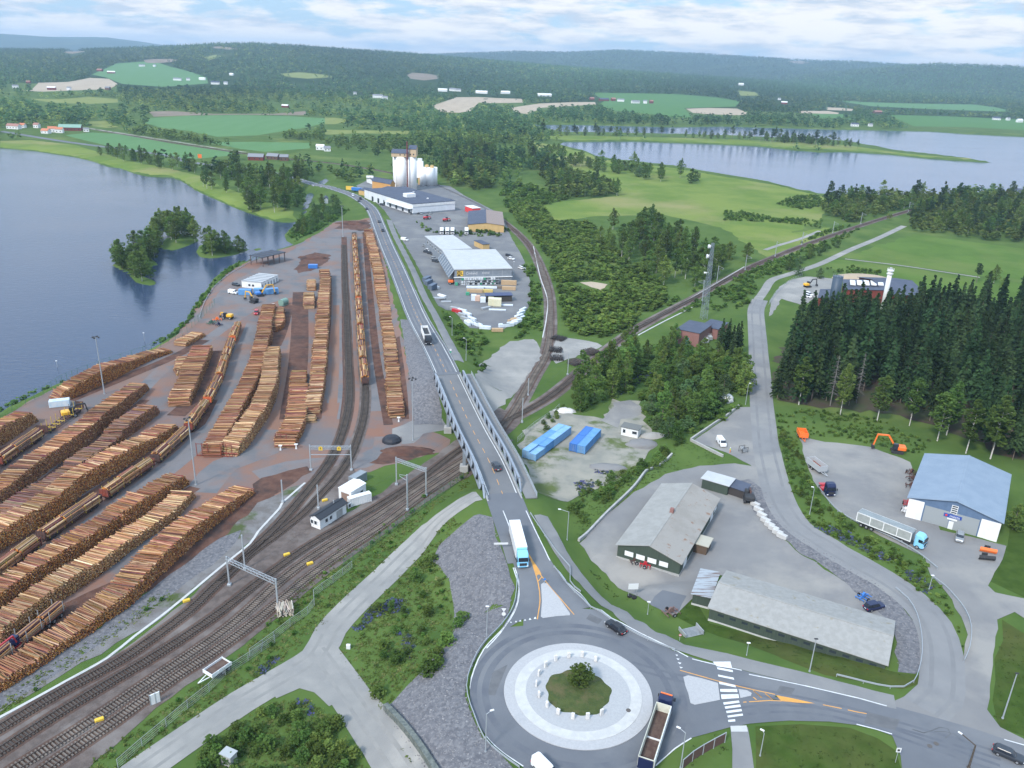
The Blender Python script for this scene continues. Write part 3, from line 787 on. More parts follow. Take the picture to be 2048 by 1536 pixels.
# garage yard
sheet('forest_floor',G2([(1545,745),(1562,700),(1640,665),(1850,640),(2048,640),(2120,690),(2120,930),(2020,915),(1900,862),(1800,832),(1700,816),(1600,812),(1552,800)]),mat('needle_floor',(.060,.042,.032),(.045,.055,.022),.15,rough=1),rough=1.5)
sheet('garage_yard',G2([(1598,872),(1650,884),(1740,894),(1822,925),(1830,965),(1880,1060),(2012,1092),(1998,1132),(1975,1172),(1990,1185),(2060,1200),(2300,1280),(2300,1400),(2100,1268),(2030,1225),(1995,1240),(1985,1330),(1975,1420),(2000,1455),(2048,1478),(2110,1500),(2110,1540),(1900,1500),(1800,1450),(1765,1412),(1830,1385),(1925,1330),(1935,1270),(1905,1200),(1860,1150),(1850,1115),(1760,1072),(1690,1032),(1640,985),(1612,930)]),m_grav2,rough=.15)
GR = {'east': [(1520,600),(1512,620),(1513,650),(1516,690),(1520,750),(1523,804),(1528,857),(1534,905),(1543,943),(1560,1003),(1592,1051),(1659,1096),(1726,1134),(1767,1157),(1820,1195),(1864,1243),(1882,1297),(1884,1345),(1880,1391),(1850,1420)],
      'plant': [(1515,660),(1512,635),(1514,605),(1530,580),(1545,560),(1580,548),(1640,528),(1700,500),(1760,475),(1808,452)],
      'west': [(955,988),(905,1018),(862,1055),(812,1110),(774,1148),(704,1214),(661,1262),(634,1311),(554,1362),(483,1404),(403,1458),(322,1514),(250,1565)],
      'fork': [(634,1300),(672,1352),(715,1414),(768,1485),(800,1533),(830,1580)],
      'bend': [(540,1375),(600,1352),(650,1362),(690,1395)]}
GRW = {k: sm(v,3) for k,v in GR.items()}
ribbon('gravel_road',GRW['plant'],-2.3,2.3,m_grav)
ribbon('gravel_road',GRW['east'],-3.9,3.9,mat('pale_gravel_road',(.205,.205,.208),(.17,.172,.178),.12,(.225,.222,.215),.05,rough=1,bump=.15,bs=5,lo=.35,hi=.65))
for k,w in (('west',3.3),('fork',3.7),('bend',3.4)): ribbon('gravel_road',GRW[k],-w,w,m_grav)
m_rut = mat('wheel_track',(.20,.197,.19),(.23,.225,.215),.3,rough=1)
for k in ('west','fork'): ribbons('wheel_tracks',[(GRW[k],a,a + .7) for a in (-1.6,.9)],m_rut)
ribbons('wheel_tracks',[(GRW['east'],a,a + .8) for a in (-2.3,1.4)],mat('faint_wheel_track',(.165,.167,.172),(.185,.186,.19),.2,rough=1))
ribbon('footpath',sm([(1690,518),(1800,531),(1880,543),(1960,555)],6),-1.1,1.1,m_grav)
ribbon('footpath',sm([(1530,500),(1560,490),(1600,478),(1640,462)],6),-1.6,1.6,m_grav)
ribbon('gravel_road',sm([(500,748),(700,778),(1000,825),(1300,872),(1450,893)] and Z0(0,[(500,748),(700,778),(1000,825),(1300,872),(1450,893)]),10),-3,3,m_lot)
sheet('plant_yard',G2(A7([(280,870),(285,770),(340,690),(420,640),(500,625),(600,630),(690,640),(690,740),(560,760),(480,800),(350,760),(300,850)])),m_grav,rough=.3)
# XL yard and store parking
STORE_YD = G2([(712,372),(740,358),(790,362),(900,372),(930,392),(985,420),(1010,440),(1022,474),(1048,520),(1060,562),(1061,604),(1040,642),(1004,660),(939,656),(907,622),(876,612),(852,565),(828,520),(805,480),(785,445),(768,420),(740,395)])
sheet('store_yard',STORE_YD,m_asph2,rough=.15)
# main roads
ASPH = G2([(1000,1010),(1012,1060),(1022,1110),(1033,1150),(1036,1180),(1027,1216),(1005,1256),(967,1302),(941,1356),(941,1394),(955,1432),(973,1475),(1008,1508),(1046,1535),(1070,1560),(1080,1620),(1290,1620),(1300,1560),(1312,1533),(1349,1499),(1381,1477),(1457,1456),(1500,1448),(1579,1442),(1659,1444),(1713,1451),(1783,1469),(1801,1512),(1806,1560),(1810,1620),(2000,1620),(2140,1590),(2140,1515),(2048,1492),(1960,1462),(1850,1430),(1772,1409),(1697,1392),(1595,1368),(1498,1345),(1457,1333),(1403,1322),(1349,1303),(1282,1268),(1228,1239),(1174,1204),(1134,1163),(1108,1132),(1085,1090),(1066,1050),(1048,1010)])
sheet('main_road',ASPH,m_asph,rough=0)
_r2 = smooth_path([p[:2] for p in ROAD3[1:5]],4)
ribbon('main_road',_r2[:-4],-4.6,4.6,m_asph)
_rs = smooth_path([p[:2] for p in ROAD3[6:]],4)
ribbon('main_road',_rs,-4.6,4.6,m_asph)
LA = LAYER[0] + .0004
WALK = {'north': [(918,722),(895,680),(870,630),(848,590),(828,545),(808,505),(790,470),(778,440)],
        'south': [(1082,1030),(1098,1062),(1120,1100),(1150,1145),(1180,1180),(1215,1212),(1255,1240),(1290,1262),(1340,1285),(1390,1302),(1440,1316),(1500,1332),(1600,1356),(1700,1382),(1790,1405)]}
WKW = {k: sm(v,3) for k,v in WALK.items()}
m_walk = mat('pavement',(.20,.20,.20),(.175,.176,.18),.2,rough=.95)
ribbon('footway',WKW['north'],-1.9,1.9,m_walk); ribbon('footway',WKW['south'],-1.8,1.8,m_walk)
sheet('footway',G2(B2b([(1715,1190),(1845,1190),(1890,1489),(1900,1600),(1730,1600),(1730,1350)])),m_walk)
sheet('tactile_paving',G2(B2b([(1715,1180),(1835,1176),(1845,1222),(1722,1222)])),m_conc_l)
# markings
RW = smooth_path([p[:2] for p in ROAD3],2)
def near_cut(path,lo,hi): 
    return path[(path[:,1] > lo) & (path[:,1] < hi)]
_y = lambda k: ROAD3[k][1]
edge = []
NR = near_cut(RW,_y(6),_y(20))
for o in (-3.55,3.55): edge.append((NR,o - .11,o + .11))
lin = lambda pts: sm(pts,2)
for q in (B2b([(110,0),(138,100),(132,250),(90,350),(0,490),(-100,600)]),B1b([(1960,0),(2003,150),(1985,290),(1905,430),(1740,610),(1650,820),(1650,960),(1700,1100),(1765,1260),(1890,1380),(2035,1480)]),
          B2b([(410,0),(490,95)]),B2b([(505,115),(650,255),(850,385),(1050,490),(1250,585),(1400,665)]),B2b([(1160,1475),(1300,1350),(1425,1270)]),B2b([(1430,680),(1560,712),(1700,743),(1800,765)]),
          B3b([(0,795),(360,868),(740,955),(1025,1030)]),B3b([(800,1167),(930,1200),(1065,1240)]),B3b([(1900,1280),(2048,1322)]),[(1040,1118),(1030,1085),(1018,1052),(1006,1022)],[(1100,1122),(1082,1085),(1066,1052),(1052,1022)]):
    edge.append((lin(q),-.11,.11))
ribbons('edge_lines',edge,m_white)
cd = [(d,-.08,.08) for d in dashes(near_cut(RW,_y(6),_y(18)),3,3)] + [(d,-.08,.08) for d in dashes(lin([(1034,1064),(1045,1090),(1056,1115)]),3,1.5)]
for q in (B2b([(250,0),(285,120),(298,240),(278,385)]),B2b([(260,0),(330,90),(440,220),(552,350)]),B3b([(550,1022),(640,1040),(690,1050)]),B3b([(735,1060),(800,1075),(875,1088)]),B2b([(1340,765),(1500,810),(1640,850),(1800,890),(2048,945)]),B2b([(1810,1003),(1835,1001)]),B3b([(0,1000),(150,990),(240,994)]),
          ):
    cd.append((lin(q),-.10,.10))
ribbons('orange_lines',cd,m_orange); cd = []
for q in (B2b([(272,60),(285,42)]),B2b([(283,103),(312,68)]),B2b([(1890,920),(1950,970)]),B2b([(1975,940),(2030,985)]),B2b([(1885,965),(1910,985)]),B3b([(30,915),(95,970)]),B3b([(120,938),(175,985)])):
    cd.append((lin(q),-.10,.10))
ribbons('orange_lines',cd,m_orange)
sheet('orange_wedge',G2(B3b([(200,950),(330,975),(490,1012),(380,1008),(240,995)])),m_orange)
sheet('orange_wedge',G2(B2([(205,1325),(225,1350),(290,1450),(310,1489),(265,1489),(235,1400)])),m_orange)
zeb = [B2b(q) for q in ([(1585,702),(1715,700),(1728,752),(1612,735)],[(1615,742),(1732,764),(1735,780),(1620,757)],[(1622,797),(1738,820),(1744,836),(1626,811)],[(1630,850),(1750,875),(1757,893),(1634,868)],
                        [(1638,905),(1765,905),(1768,928),(1640,925)],[(1645,945),(1775,942),(1780,972),(1650,980)],[(1662,1005),(1778,990),(1784,1006),(1667,1022)],[(1672,1036),(1788,1020),(1794,1038),(1678,1052)],[(1682,1068),(1796,1053),(1802,1070),(1688,1085)],[(1692,1103),(1806,1088),(1810,1103),(1697,1118)],[(1697,1135),(1750,1130),(1752,1146),(1700,1150)])]
LAYER[0] += .001
o = link_mesh('zebra_crossing',sheet_mesh('zebra_crossing',[t for q in zeb for t in tri_poly(G2(q))],LAYER[0],m_white)); o['kind'] = 'structure'
tri_ = [B2b(q) for q in ([(75,412),(90,412),(80,400)],[(110,408),(128,406),(118,396)],[(142,402),(160,400),(150,390)],[(178,396),(196,394),(186,384)],[(214,390),(234,388),(222,374)],[(250,382),(272,382),(262,366)],[(1305,648),(1325,650),(1318,660)],[(1312,676),(1338,680),(1326,688)],[(1322,704),(1352,710),(1338,720)],[(1335,738),(1362,744),(1346,752)])]
LAYER[0] += .001
o = link_mesh('give_way_marks',sheet_mesh('give_way_marks',[t for q in tri_ for t in tri_poly(G2(q))],LAYER[0],m_white)); o['kind'] = 'structure'
m_tyre = mat('tyre_mark',(.075,.078,.085),(.11,.115,.125),.4,rough=.9)
ribbons('tyre_marks',[(lin(B3b([(1215,1205),(1300,1232),(1360,1215),(1420,1190),(1480,1200),(1500,1240),(1460,1270)])),-.12,.12)],m_tyre)
ribbons('tyre_marks',[(lin(B3b([(1380,1222),(1460,1222),(1530,1240),(1575,1280)])),-.08,.08)],m_tyre)
m_wear = mat('darker_wheel_path',(.096,.104,.124),(.118,.126,.142),.3,rough=.9)
_ring = lambda r,n=72,a0=0,a1=360: np.array([(RAB.x + r * math.cos(R(a)),RAB.y + r * math.sin(R(a))) for a in np.linspace(a0,a1,n)])
ribbons('wheel_paths',[(_ring(RAB_R + 3.3),-.6,.6),(_ring(RAB_R + 5.4),-.6,.6)],m_wear)
_e1 = sm([(1262,1330),(1340,1352),(1440,1372),(1560,1392),(1700,1422),(1850,1466),(2000,1512)],4); _e2 = sm([(1420,1432),(1520,1418),(1620,1420),(1720,1440),(1860,1490),(2000,1538)],4)
ribbons('wheel_paths',[(NR,o + a,o + a + .55) for o in (-1.8,1.8) for a in (-1.05,.5)],m_wear,off=LA)
ribbons('wheel_paths',[(_e1,a,a + .6) for a in (-1.0,.6)],m_wear,off=LA + .0001); ribbons('wheel_paths',[(_e2,a,a + .6) for a in (-1.0,.6)],m_wear,off=LA - .0001)
m_patch = mat('asphalt_repair',(.105,.108,.116),(.125,.128,.135),.6,rough=.95)
for q in ([(1560,1372),(1590,1378),(1582,1392),(1552,1386)],[(1735,1425),(1800,1440),(1790,1462),(1728,1448)],[(1015,1330),(985,1345),(975,1390),(990,1392)],[(1180,1228),(1205,1240),(1196,1250),(1172,1238)]): sheet('asphalt_repair',G2(q),m_patch,off=LA + .0002)
# retaining kerbs / walls drawn as low walls later
# ------------------------------------------------------------------ logs
m_log = mat('timber',(.3,.2,.1),(.20,.13,.085),1.6,rough=.95,bump=.3,bs=6,attr='col',lo=.55,hi=.8)
BARKC = np.array([(.215,.098,.060),(.275,.132,.076),(.34,.185,.100),(.135,.066,.043),(.42,.255,.140),(.25,.104,.064)])
PALEC = np.array([(.42,.28,.155),(.50,.355,.21),(.32,.19,.105),(.54,.41,.27),(.24,.135,.078)])
GREYC = np.array([(.205,.130,.112),(.175,.108,.096),(.24,.155,.125),(.30,.205,.15)])
ENDC = np.array([(.56,.215,.040),(.44,.145,.026),(.64,.285,.065),(.24,.085,.024),(.68,.36,.11)])
ENDP = np.array([(.56,.32,.12),(.46,.23,.07),(.62,.42,.20),(.30,.135,.05)])
def logs_mesh(name,A,B,rad,colside,colend,n=6):
    """many tapered log cylinders from ends A to ends B (k,3)"""
    k = len(A); d = B - A; d /= np.linalg.norm(d,axis=1)[:,None]
    up = np.zeros_like(d); up[:,2] = 1
    x = np.cross(d,up); x /= np.linalg.norm(x,axis=1)[:,None]; y = np.cross(x,d)
    t = 2 * np.pi * (np.arange(n) / n)
    ring = x[:,None] * np.cos(t)[None,:,None] + y[:,None] * np.sin(t)[None,:,None]
    r0 = rad[:,None,None] * ring; r1 = r0 * .85
    va,vb = A[:,None] + r0,B[:,None] + r1
    V = np.concatenate([va,vb,va,vb],1).reshape(-1,3)           # sides and caps separate for colour
    C = np.concatenate([np.repeat(colside[:,None],2 * n,1),np.repeat(colend[:,None],2 * n,1)],1).reshape(-1,3)
    base = (np.arange(k) * 4 * n)[:,None,None]
    i = np.arange(n)
    q = np.stack([i,(i + 1) % n,n + (i + 1) % n,n + i],1)[None] + base
    cap0 = (2 * n + i[::-1])[None,None] + base; cap1 = (3 * n + i)[None,None] + base
    return np_mesh(name,V,[q.reshape(-1,4),np.concatenate([cap0.reshape(-1,n),cap1.reshape(-1,n)])],m_log,False,None,C)
def mix_cols(r,k,pal,pal2=None,p=.0):
    c = pal[r.integers(0,len(pal),k)]
    if pal2 is not None:
        m = r.random(k) < p; c[m] = pal2[r.integers(0,len(pal2),m.sum())]
    return np.clip(c * r.uniform(.65,1.25,(k,1)) * np.array([1.06,1.0,.94]) + r.normal(0,.012,(k,3)),.02,.8)
LOG_PARTS = [0]
def log_pile(front,heights,L,label,tone,seed,flip=False,ends=ENDC,loose=14,rows=None):
    """front: photo pixels along the foot of the face nearest the camera's right; logs run back from it"""
    r = np.random.default_rng(seed)
    path = smooth_path([tuple(P(a,b,0).xy) for a,b in front],.5)
    nr = path_normals(path)                       # right side of travel
    # travel goes from first to last; logs extend to the side away from the face
    side = -nr if not flip else nr
    cum = np.concatenate([[0],np.cumsum(np.linalg.norm(np.diff(path,axis=0),axis=1))])
    tot = cum[-1]; hs = np.array(heights,float)
    hx = np.linspace(0,tot,len(hs))
    D = .23; A,B,rad,top = [],[],[],[]
    s = .15; sec = 0; segend = 0; jz = 0; jv = 0; jl = 0; tn = 0
    tones = []
    while s < tot - .15:
        if s > segend:
            segend = s + r.uniform(6,16); jz = r.uniform(-.5,.35); jv = r.uniform(-.25,.25); jl = r.uniform(-.3,.3); tn = r.random()
        h = max(.35,np.interp(s,hx,hs) + jz + r.normal(0,.10))
        h = min(h,(s + .3) * 1.6,(tot - s + .3) * 1.6)
        p = np.array([np.interp(s,cum,path[:,0]),np.interp(s,cum,path[:,1])]); i = min(np.searchsorted(cum,s),len(path) - 1)
        v = side[i]; tg = np.array([-v[1],v[0]])
        n = max(1,int(h / (D * .88)))
        for q in range(n):
            z = .15 + q * D * .88
            off = r.normal(0,.20) + jv + (z * .05); ang = r.normal(0,.025 if q < n - 1 else .075)
            dv = v * math.cos(ang) + tg * math.sin(ang)
            a = p + tg * (r.normal(0,.03) + (D / 2 if q % 2 else 0)) + v * off; ll = L + jl + r.normal(0,.15)
            b = a + dv * ll
            zz = r.normal(0,.02) + (0 if q < n - 1 else r.uniform(0,.22))
            A.append((*a,z + zz)); B.append((*b,z + zz + r.normal(0,.03))); rad.append(r.choice([.075,.10,.125,.15]) * r.uniform(.9,1.15)); top.append(q == n - 1); tones.append(tn)
        s += D * r.uniform(.88,1.05)
    A,B,rad,top,tones = np.array(A),np.array(B),np.array(rad),np.array(top),np.array(tones)
    k = len(A)
    c0 = {'brown': (BARKC * .86,PALEC * .9,.16),'pale': (PALEC * .92,BARKC,.35),'grey': (GREYC * .85,BARKC * .8,.4),'mixed': (BARKC * .9,PALEC * .92,.38)}[tone]
    cs = mix_cols(r,k,c0[0],c0[1],c0[2])
    m = tones > .72; cs[m] *= .82
    m = tones < .25; cs[m] = np.clip(cs[m] * 1.18,0,.7)
    ce = mix_cols(r,k,ends,BARKC,.12)
    root = empty('log_pile',(0,0,0),0,label,'log pile','log piles in the timber yard')
    # the largest-showing loose logs on top become single parts, the mass of the rest one part
    loose_i = []
    if loose:
        ti = np.flatnonzero(top); near = ti[np.argsort(np.hypot(A[ti,0],A[ti,1]))][:loose * 4]
        loose_i = list(near[::4][:loose])
    keep = np.ones(k,bool); keep[loose_i] = False
    mass = link_mesh('stacked_logs',logs_mesh('stacked_logs',A[keep],B[keep],rad[keep],cs[keep],ce[keep]),root); mass['kind'] = 'stuff'
    for i in loose_i:
        up = np.array([0,0,.16])
        link_mesh('log',logs_mesh('log',A[i:i + 1] + up,B[i:i + 1] + up,rad[i:i + 1],cs[i:i + 1],ce[i:i + 1],8),root)
    return root
PILES = [
 ([(345,706),(300,722),(250,748),(205,770),(150,795),(118,806)],[1.2,2.6,3.4,5.2,4.6,3.0],5,'long golden log pile between riverside fence and gravel lane, ends facing the yard','brown',False,ENDC),
 ([(412,672),(372,694)],[1.8,2.2],5,'small low log pile by the fence near parked machinery','pale',False,ENDC),
 ([(78,842),(0,893),(-60,930),(-140,975)],[3.5,5,5,5],5,'log pile at the left frame edge beneath the blue-white tank by the fence','brown',False,ENDP),
 ([(298,779),(242,831),(161,900),(81,954),(16,1008),(-60,1060)],[3.0,4.6,4.8,4.6,4.4,4.4],5.2,'long dark-ended log pile just right of the empty rail wagons and yellow loader','brown',False,np.vstack([ENDC * .75,BARKC])),
 ([(320,826),(268,866),(220,905),(165,945),(100,992),(40,1033),(-30,1078)],[3.4,3.9,2.6,2.2,2.2,2.4,2.4],5.2,'greyish low log pile lying behind the golden-faced pile','grey',False,np.vstack([ENDC * .8,BARKC])),
 ([(355,857),(336,876),(269,922),(215,957),(172,984),(134,1016),(67,1062),(0,1102),(-60,1138)],[1.5,2.6,4.2,5.2,5.2,5.0,5.0,4.6,4.6],5.2,'bright golden-faced log pile directly left of the long curving timber train','mixed',False,ENDC * 1.1),
 ([(379,967),(322,1008),(263,1048),(188,1096),(107,1148),(50,1188),(0,1225),(-60,1262)],[3.6,4.4,4.2,4.0,4.2,4.2,4.2,4.2],5,'brown log pile beginning at the green-footed light mast beside the curving train','brown',False,ENDC),
 ([(392,994),(349,1040),(282,1088),(209,1145),(134,1195),(70,1240),(0,1290)],[2.2,2.8,3.0,3.4,3.6,3.4,2.8],5,'pale straggly log pile in the middle of the three nearest rows','pale',False,ENDP),
 ([(510,986),(457,1029),(403,1075),(338,1136),(269,1206),(188,1262),(134,1297),(102,1319),(40,1362),(-20,1398)],[1.6,2.8,3.6,4.2,4.2,4.0,3.2,2.6,2.4,2.2],5.6,'nearest long log pile with rusty brown ends beside the railway','brown',False,ENDC * .92),
 ([(443,915),(478,850),(512,785),(535,720),(548,650),(553,624)],[3.0,3.8,4.0,4.2,4.4,4.0],5.2,'reddish log pile against the left side of the whitish pile','brown',False,ENDC),
 ([(475,914),(497,893),(520,858),(540,826),(556,778),(562,708)],[3.4,4.4,4.6,4.6,4.6,4.4],5.2,'whitish weathered log pile with steel end frame in mid yard','pale',False,ENDP),
 ([(551,665),(567,655),(569,624)],[2.6,3,2.8],4.2,'short log pile tucked behind the reddish pile near the green tank','brown',False,ENDC),
 ([(381,812),(404,757),(427,704)],[2.6,3.2,3.0],6.8,'broad brown log pile left of the curving train top section','brown',False,ENDP),
 ([(352,752),(380,746),(384,716)],[1.5,1.5,1.6],5,'small low square log pile touching the broad brown pile','pale',False,ENDP),
 ([(640,829),(650,760),(655,700),(658,640),(660,590),(660,552)],[3.0,3.6,3.8,4.0,4.0,4.0],4.6,'tall straight log pile along the grey lane left of the bark strip','mixed',False,ENDP),
 ([(590,896),(610,850),(616,778)],[2.6,3.0,2.8],5.8,'reddish log pile behind three steel stakes facing the portal gantry','brown',False,ENDC),
 ([(613,776),(615,749)],[1.6,1.8],5,'flat short log pile above the staked reddish pile','brown',False,ENDC),
 ([(629,618),(629,594)],[2.6,2.6],4.6,'little log pile left of the tall straight pile','pale',False,ENDP),
 ([(631,582),(631,567)],[2.2,2.2],4,'tiny log pile farthest up beside the tall straight pile','pale',False,ENDP),
 ([(632,846),(634,836)],[1.5,1.5],4.4,'low remnant log pile at the near foot of the tall straight pile','pale',False,ENDP),
 ([(808,836),(800,770),(795,720),(786,660),(776,600),(765,545),(744,466)],[3.6,4,4,4,4,4,3.4],4.7,'longest log pile running beside the road embankment up to the junction','mixed',False,ENDC),
]
for k,(fr,hs,L,lab,tone,fl,en) in enumerate(PILES):
    # travel must keep the pile on its left-hand (river) side
    a,b = P(*fr[0]),P(*fr[-1])
    d = (b - a).xy; rightward = Vector((d.y,-d.x))
    log_pile(fr,hs,L,lab,tone,100 + k,flip=(rightward.x < 0),ends=en,loose=[16,2,8,14,12,18,18,20,24,8,10,2,4,2,6,6,2,0,0,2,8][k])

# ------------------------------------------------------------------ timber trains
m_rust = mat('wagon_rust',(.11,.055,.045),(.07,.045,.042),.8,rough=.9)
m_wred = mat('wagon_end_red',(.24,.055,.035),(.15,.05,.04),.8,rough=.8)
m_wor = mat('wagon_end_orange',(.62,.13,.04),(.5,.12,.05),.8,rough=.7)
m_yel = mat('stake_yellow',(.50,.36,.06),rough=.7)
m_dark = mat('dark_steel',(.035,.036,.040),rough=.7)
m_steel = mat('galvanised_steel',(.36,.38,.40),(.30,.32,.34),.8,rough=.55,metal=.3)
def wagon_proto(col_end,n_st=8):
    root = empty('timber_wagon')
    f = MB(); f.box(-9.6,9.6,-1.2,-1.0,.95,1.2); f.box(-9.6,9.6,1.0,1.2,.95,1.2); f.box(-9.6,9.6,-.25,.25,.85,1.15)
    for x in np.linspace(-9.4,9.4,9): f.box(x - .12,x + .12,-1.3,1.3,1.0,1.22)
    for x in (-10.1,9.6):
        for y in (-.8,.8): f.cyl((x,y,1.0),(x + .5,y,1.0),.18,n=6)
    f.build('chassis',m_rust,root)
    for x in (-9.5,9.5):
        e = MB(); e.box(x - .08,x + .08,-1.3,1.3,1.22,3.2)
        for y in (-1.2,-.4,.4,1.2): e.box(x - .14,x + .14,y - .06,y + .06,1.2,3.25)
        e.build('end_wall',col_end,root)
    for x in np.linspace(-8.4,8.4,n_st):
        s = MB(); s.box(x - .07,x + .07,-1.27,1.27,1.0,1.26)
        for y in (-1.32,1.32): s.box(x - .06,x + .06,y - .05,y + .05,1.0,3.5)
        s.build('stake_frame',m_yel if int(x * 10) % 3 == 0 else m_rust,root)
    for x in (-6.8,6.8):
        w = MB(); w.box(x - 1.4,x + 1.4,-1.05,-.85,.45,.75); w.box(x - 1.4,x + 1.4,.85,1.05,.45,.75)
        for dx in (-.9,.9):
            for y in (-.8,.7): w.cyl((x + dx,y,.47),(x + dx,y + .1,.47),.46,n=10)
        w.build('bogie',m_dark,root)
    return root
def bundle_mesh(seed,tone):
    r = np.random.default_rng(seed); A,B,rad = [],[],[]
    D = .27
    for q in range(8):
        w = 1.22 - (.0 if q < 6 else (q - 5) * .28)
        n = int(2 * w / D)
        for i in range(n):
            if 0 < q < 6 and 1 < i < n - 2: continue
            y = -w + D * (i + .5) + r.normal(0,.03); z = 1.38 + q * D * .88 + r.normal(0,.04)
            x0 = -2.6 + r.normal(0,.15); x1 = 2.6 + r.normal(0,.15)
            A.append((x0,y,z)); B.append((x1,y + r.normal(0,.06),z + r.normal(0,.04))); rad.append(r.uniform(.11,.17))
    k = len(A); pal = {'b': (BARKC,PALEC,.4),'g': (GREYC * 1.1,BARKC,.5),'p': (PALEC,BARKC,.5)}[tone]
    return logs_mesh('log_bundle',np.array(A),np.array(B),np.array(rad),mix_cols(r,k,*pal),mix_cols(r,k,ENDC),6)
BUND = [bundle_mesh(300 + i,t) for i,t in enumerate('bbgpbb')]
WAG = [wagon_proto(m_wred),wagon_proto(m_rust),wagon_proto(m_wor)]
_used = [False] * 3
def train(px,first,n,labels,loads,bundle_label,group,z=0.05,ends=None):
    path = smooth_path([tuple(P(a,b,0).xy) for a,b in px],1.0)
    cum = np.concatenate([[0],np.cumsum(np.linalg.norm(np.diff(path,axis=0),axis=1))])
    at = lambda s: np.array([np.interp(s,cum,path[:,0]),np.interp(s,cum,path[:,1])])
    s = first
    for k in range(n):
        if s + 20 > cum[-1]: break
        a,b = at(s + 3.5),at(s + 16.5); c = (a + b) / 2; rz = math.atan2(b[1] - a[1],b[0] - a[0])
        e = (ends or [0,1,0,1,2])[k % len(ends or [0] * 5)]
        if _used[e]: w = copy_tree(WAG[e])
        else: w = WAG[e]; _used[e] = True
        w.location = (c[0],c[1],z); w.rotation_euler = (0,0,rz)
        tag(w,labels(k),'rail wagon',group)
        for j in range(3):
            if not loads(k,j): continue
            o = link_mesh('log_bundle',BUND[(k * 3 + j * 5 + len(group)) % len(BUND)])
            dx = (-6.1,0,6.1)[j]; u = np.array([math.cos(rz),math.sin(rz)])
            o.location = (*(c + u * dx),z); o.rotation_euler = (0,0,rz + (math.pi if (k + j) % 2 else 0)); o.scale = (1.12,1.16,random.uniform(1.12,1.3))
            tag(o,bundle_label(k,j),'log bundle','log bundles on ' + group)
        s += 21.2
ORD = ['first','second','third','fourth','fifth','sixth','seventh','eighth','ninth','tenth','eleventh','twelfth','thirteenth','fourteenth','fifteenth','sixteenth']
JN = ['rear','middle','front']
train([(-60,1195),(0,1160),(50,1118),(95,1081),(145,1045),(208,1003),(300,938),(362,884),(402,833),(432,782),(447,741),(460,702),(473,669),(481,648)],0,18,
      lambda k: f'{ORD[min(k, 15)]} wagon up from the near end of the long curving timber train',
      lambda k,j: True,lambda k,j: f'{["near", "middle", "far"][j]} log bundle on the {ORD[min(k, 15)]} wagon of the curving timber train','the curving timber train',ends=[0,1,0,1,0,2,0,1,2,1])
train([(731,775),(727,740),(723,690),(719,630),(715,570),(711,510),(708,462)],1,12,
      lambda k: f'{ORD[k]} wagon from the near end of the straight timber train by the bark strip',
      lambda k,j: True,lambda k,j: f'{["near", "middle", "far"][j]} log bundle on the {ORD[k]} wagon of the straight timber train','the straight timber train',ends=[1,1,1,0,1,2,1,0])
train([(-150,1020),(-60,970),(0,935),(60,893),(110,857),(160,822),(185,803)],2,5,
      lambda k: ['loaded wagon at the left frame edge in front of the dark-ended pile','loaded wagon with a rusty end wall behind the empty wagons','empty staked wagon with a rust-red end wall below the tank',
                 'empty staked wagon next to the yellow loader','empty wagon at the loader end of its row'][k],
      lambda k,j: k < 3 and not (k == 2),lambda k,j: f'{["near", "middle", "far"][j]} log bundle on the {["outermost", "rusty-ended"][k]} wagon of the half-empty row','the half-empty wagon row',ends=[0,0,1,1])
# ------------------------------------------------------------------ roundabout, islands, walls
def disc_ring(name,r0,r1,z,m,kind='structure',n=96,c=None):
    mb = MB(); c = c or RAB
    pr = [(r0,z)] if r0 else []
    pts,fs = [],[]
    for i in range(n):
        t = 2 * math.pi * i / n; u = Vector((math.cos(t),math.sin(t),0))
        pts += [c + u * r0 + Vector((0,0,z)),c + u * r1 + Vector((0,0,z)),c + u * (r1 + .03) + Vector((0,0,-.1))]
    for i in range(n):
        a,b = 3 * i,3 * ((i + 1) % n)
        fs += [(a,a + 1,b + 1,b),(a + 1,a + 2,b + 2,b + 1)]
    if not r0:
        fs = [f for k,f in enumerate(fs) if k % 2 or True]
    mb.poly(pts,fs); o = mb.build(name,m); o['kind'] = kind; return o
m_cob = mat('cobble_apron',(.37,.37,.38),(.335,.337,.345),3.0,rough=.95,bump=.15,bs=5)
m_cob2 = mat('cobble_inner',(.35,.356,.366),(.32,.327,.338),2.2,rough=.95,bump=.15,bs=5)
rr = RAB_R
disc_ring('roundabout_apron',rr * .85,rr,.22,m_cob)
disc_ring('roundabout_ring',rr * .70,rr * .855,.28,m_conc_l)
disc_ring('roundabout_paving',rr * .40,rr * .705,.31,m_cob2)
gd = MB(); k = 5
pts,fs = [],[]
for j in range(k + 1):
    for i in range(64):
        t = 2 * math.pi * i / 64; q = rr * .435 * (1 - j / (k + .001)); w = 1 + .04 * math.sin(t * 5 + 1) * (j == 0) + .03 * math.sin(t * 11) * (j == 0)
        pts.append(RAB + Vector((q * w * math.cos(t),q * w * math.sin(t),.32 + .35 * math.sin(math.pi / 2 * j / k))))
for j in range(k):
    for i in range(64): fs.append((j * 64 + i,j * 64 + (i + 1) % 64,(j + 1) * 64 + (i + 1) % 64,(j + 1) * 64 + i))
m_rgrass = mat('roundabout_grass',(.062,.080,.024),(.044,.064,.018),.8,(.095,.085,.038),.35,rough=1,bump=.6,bs=4,lo3=.5,hi3=.65)
gd.poly(pts,fs).build('roundabout_grass',m_rgrass,smooth=True)['kind'] = 'structure'
m_stone = mat('light_stone',(.60,.59,.58),(.50,.49,.48),2,rough=.95)
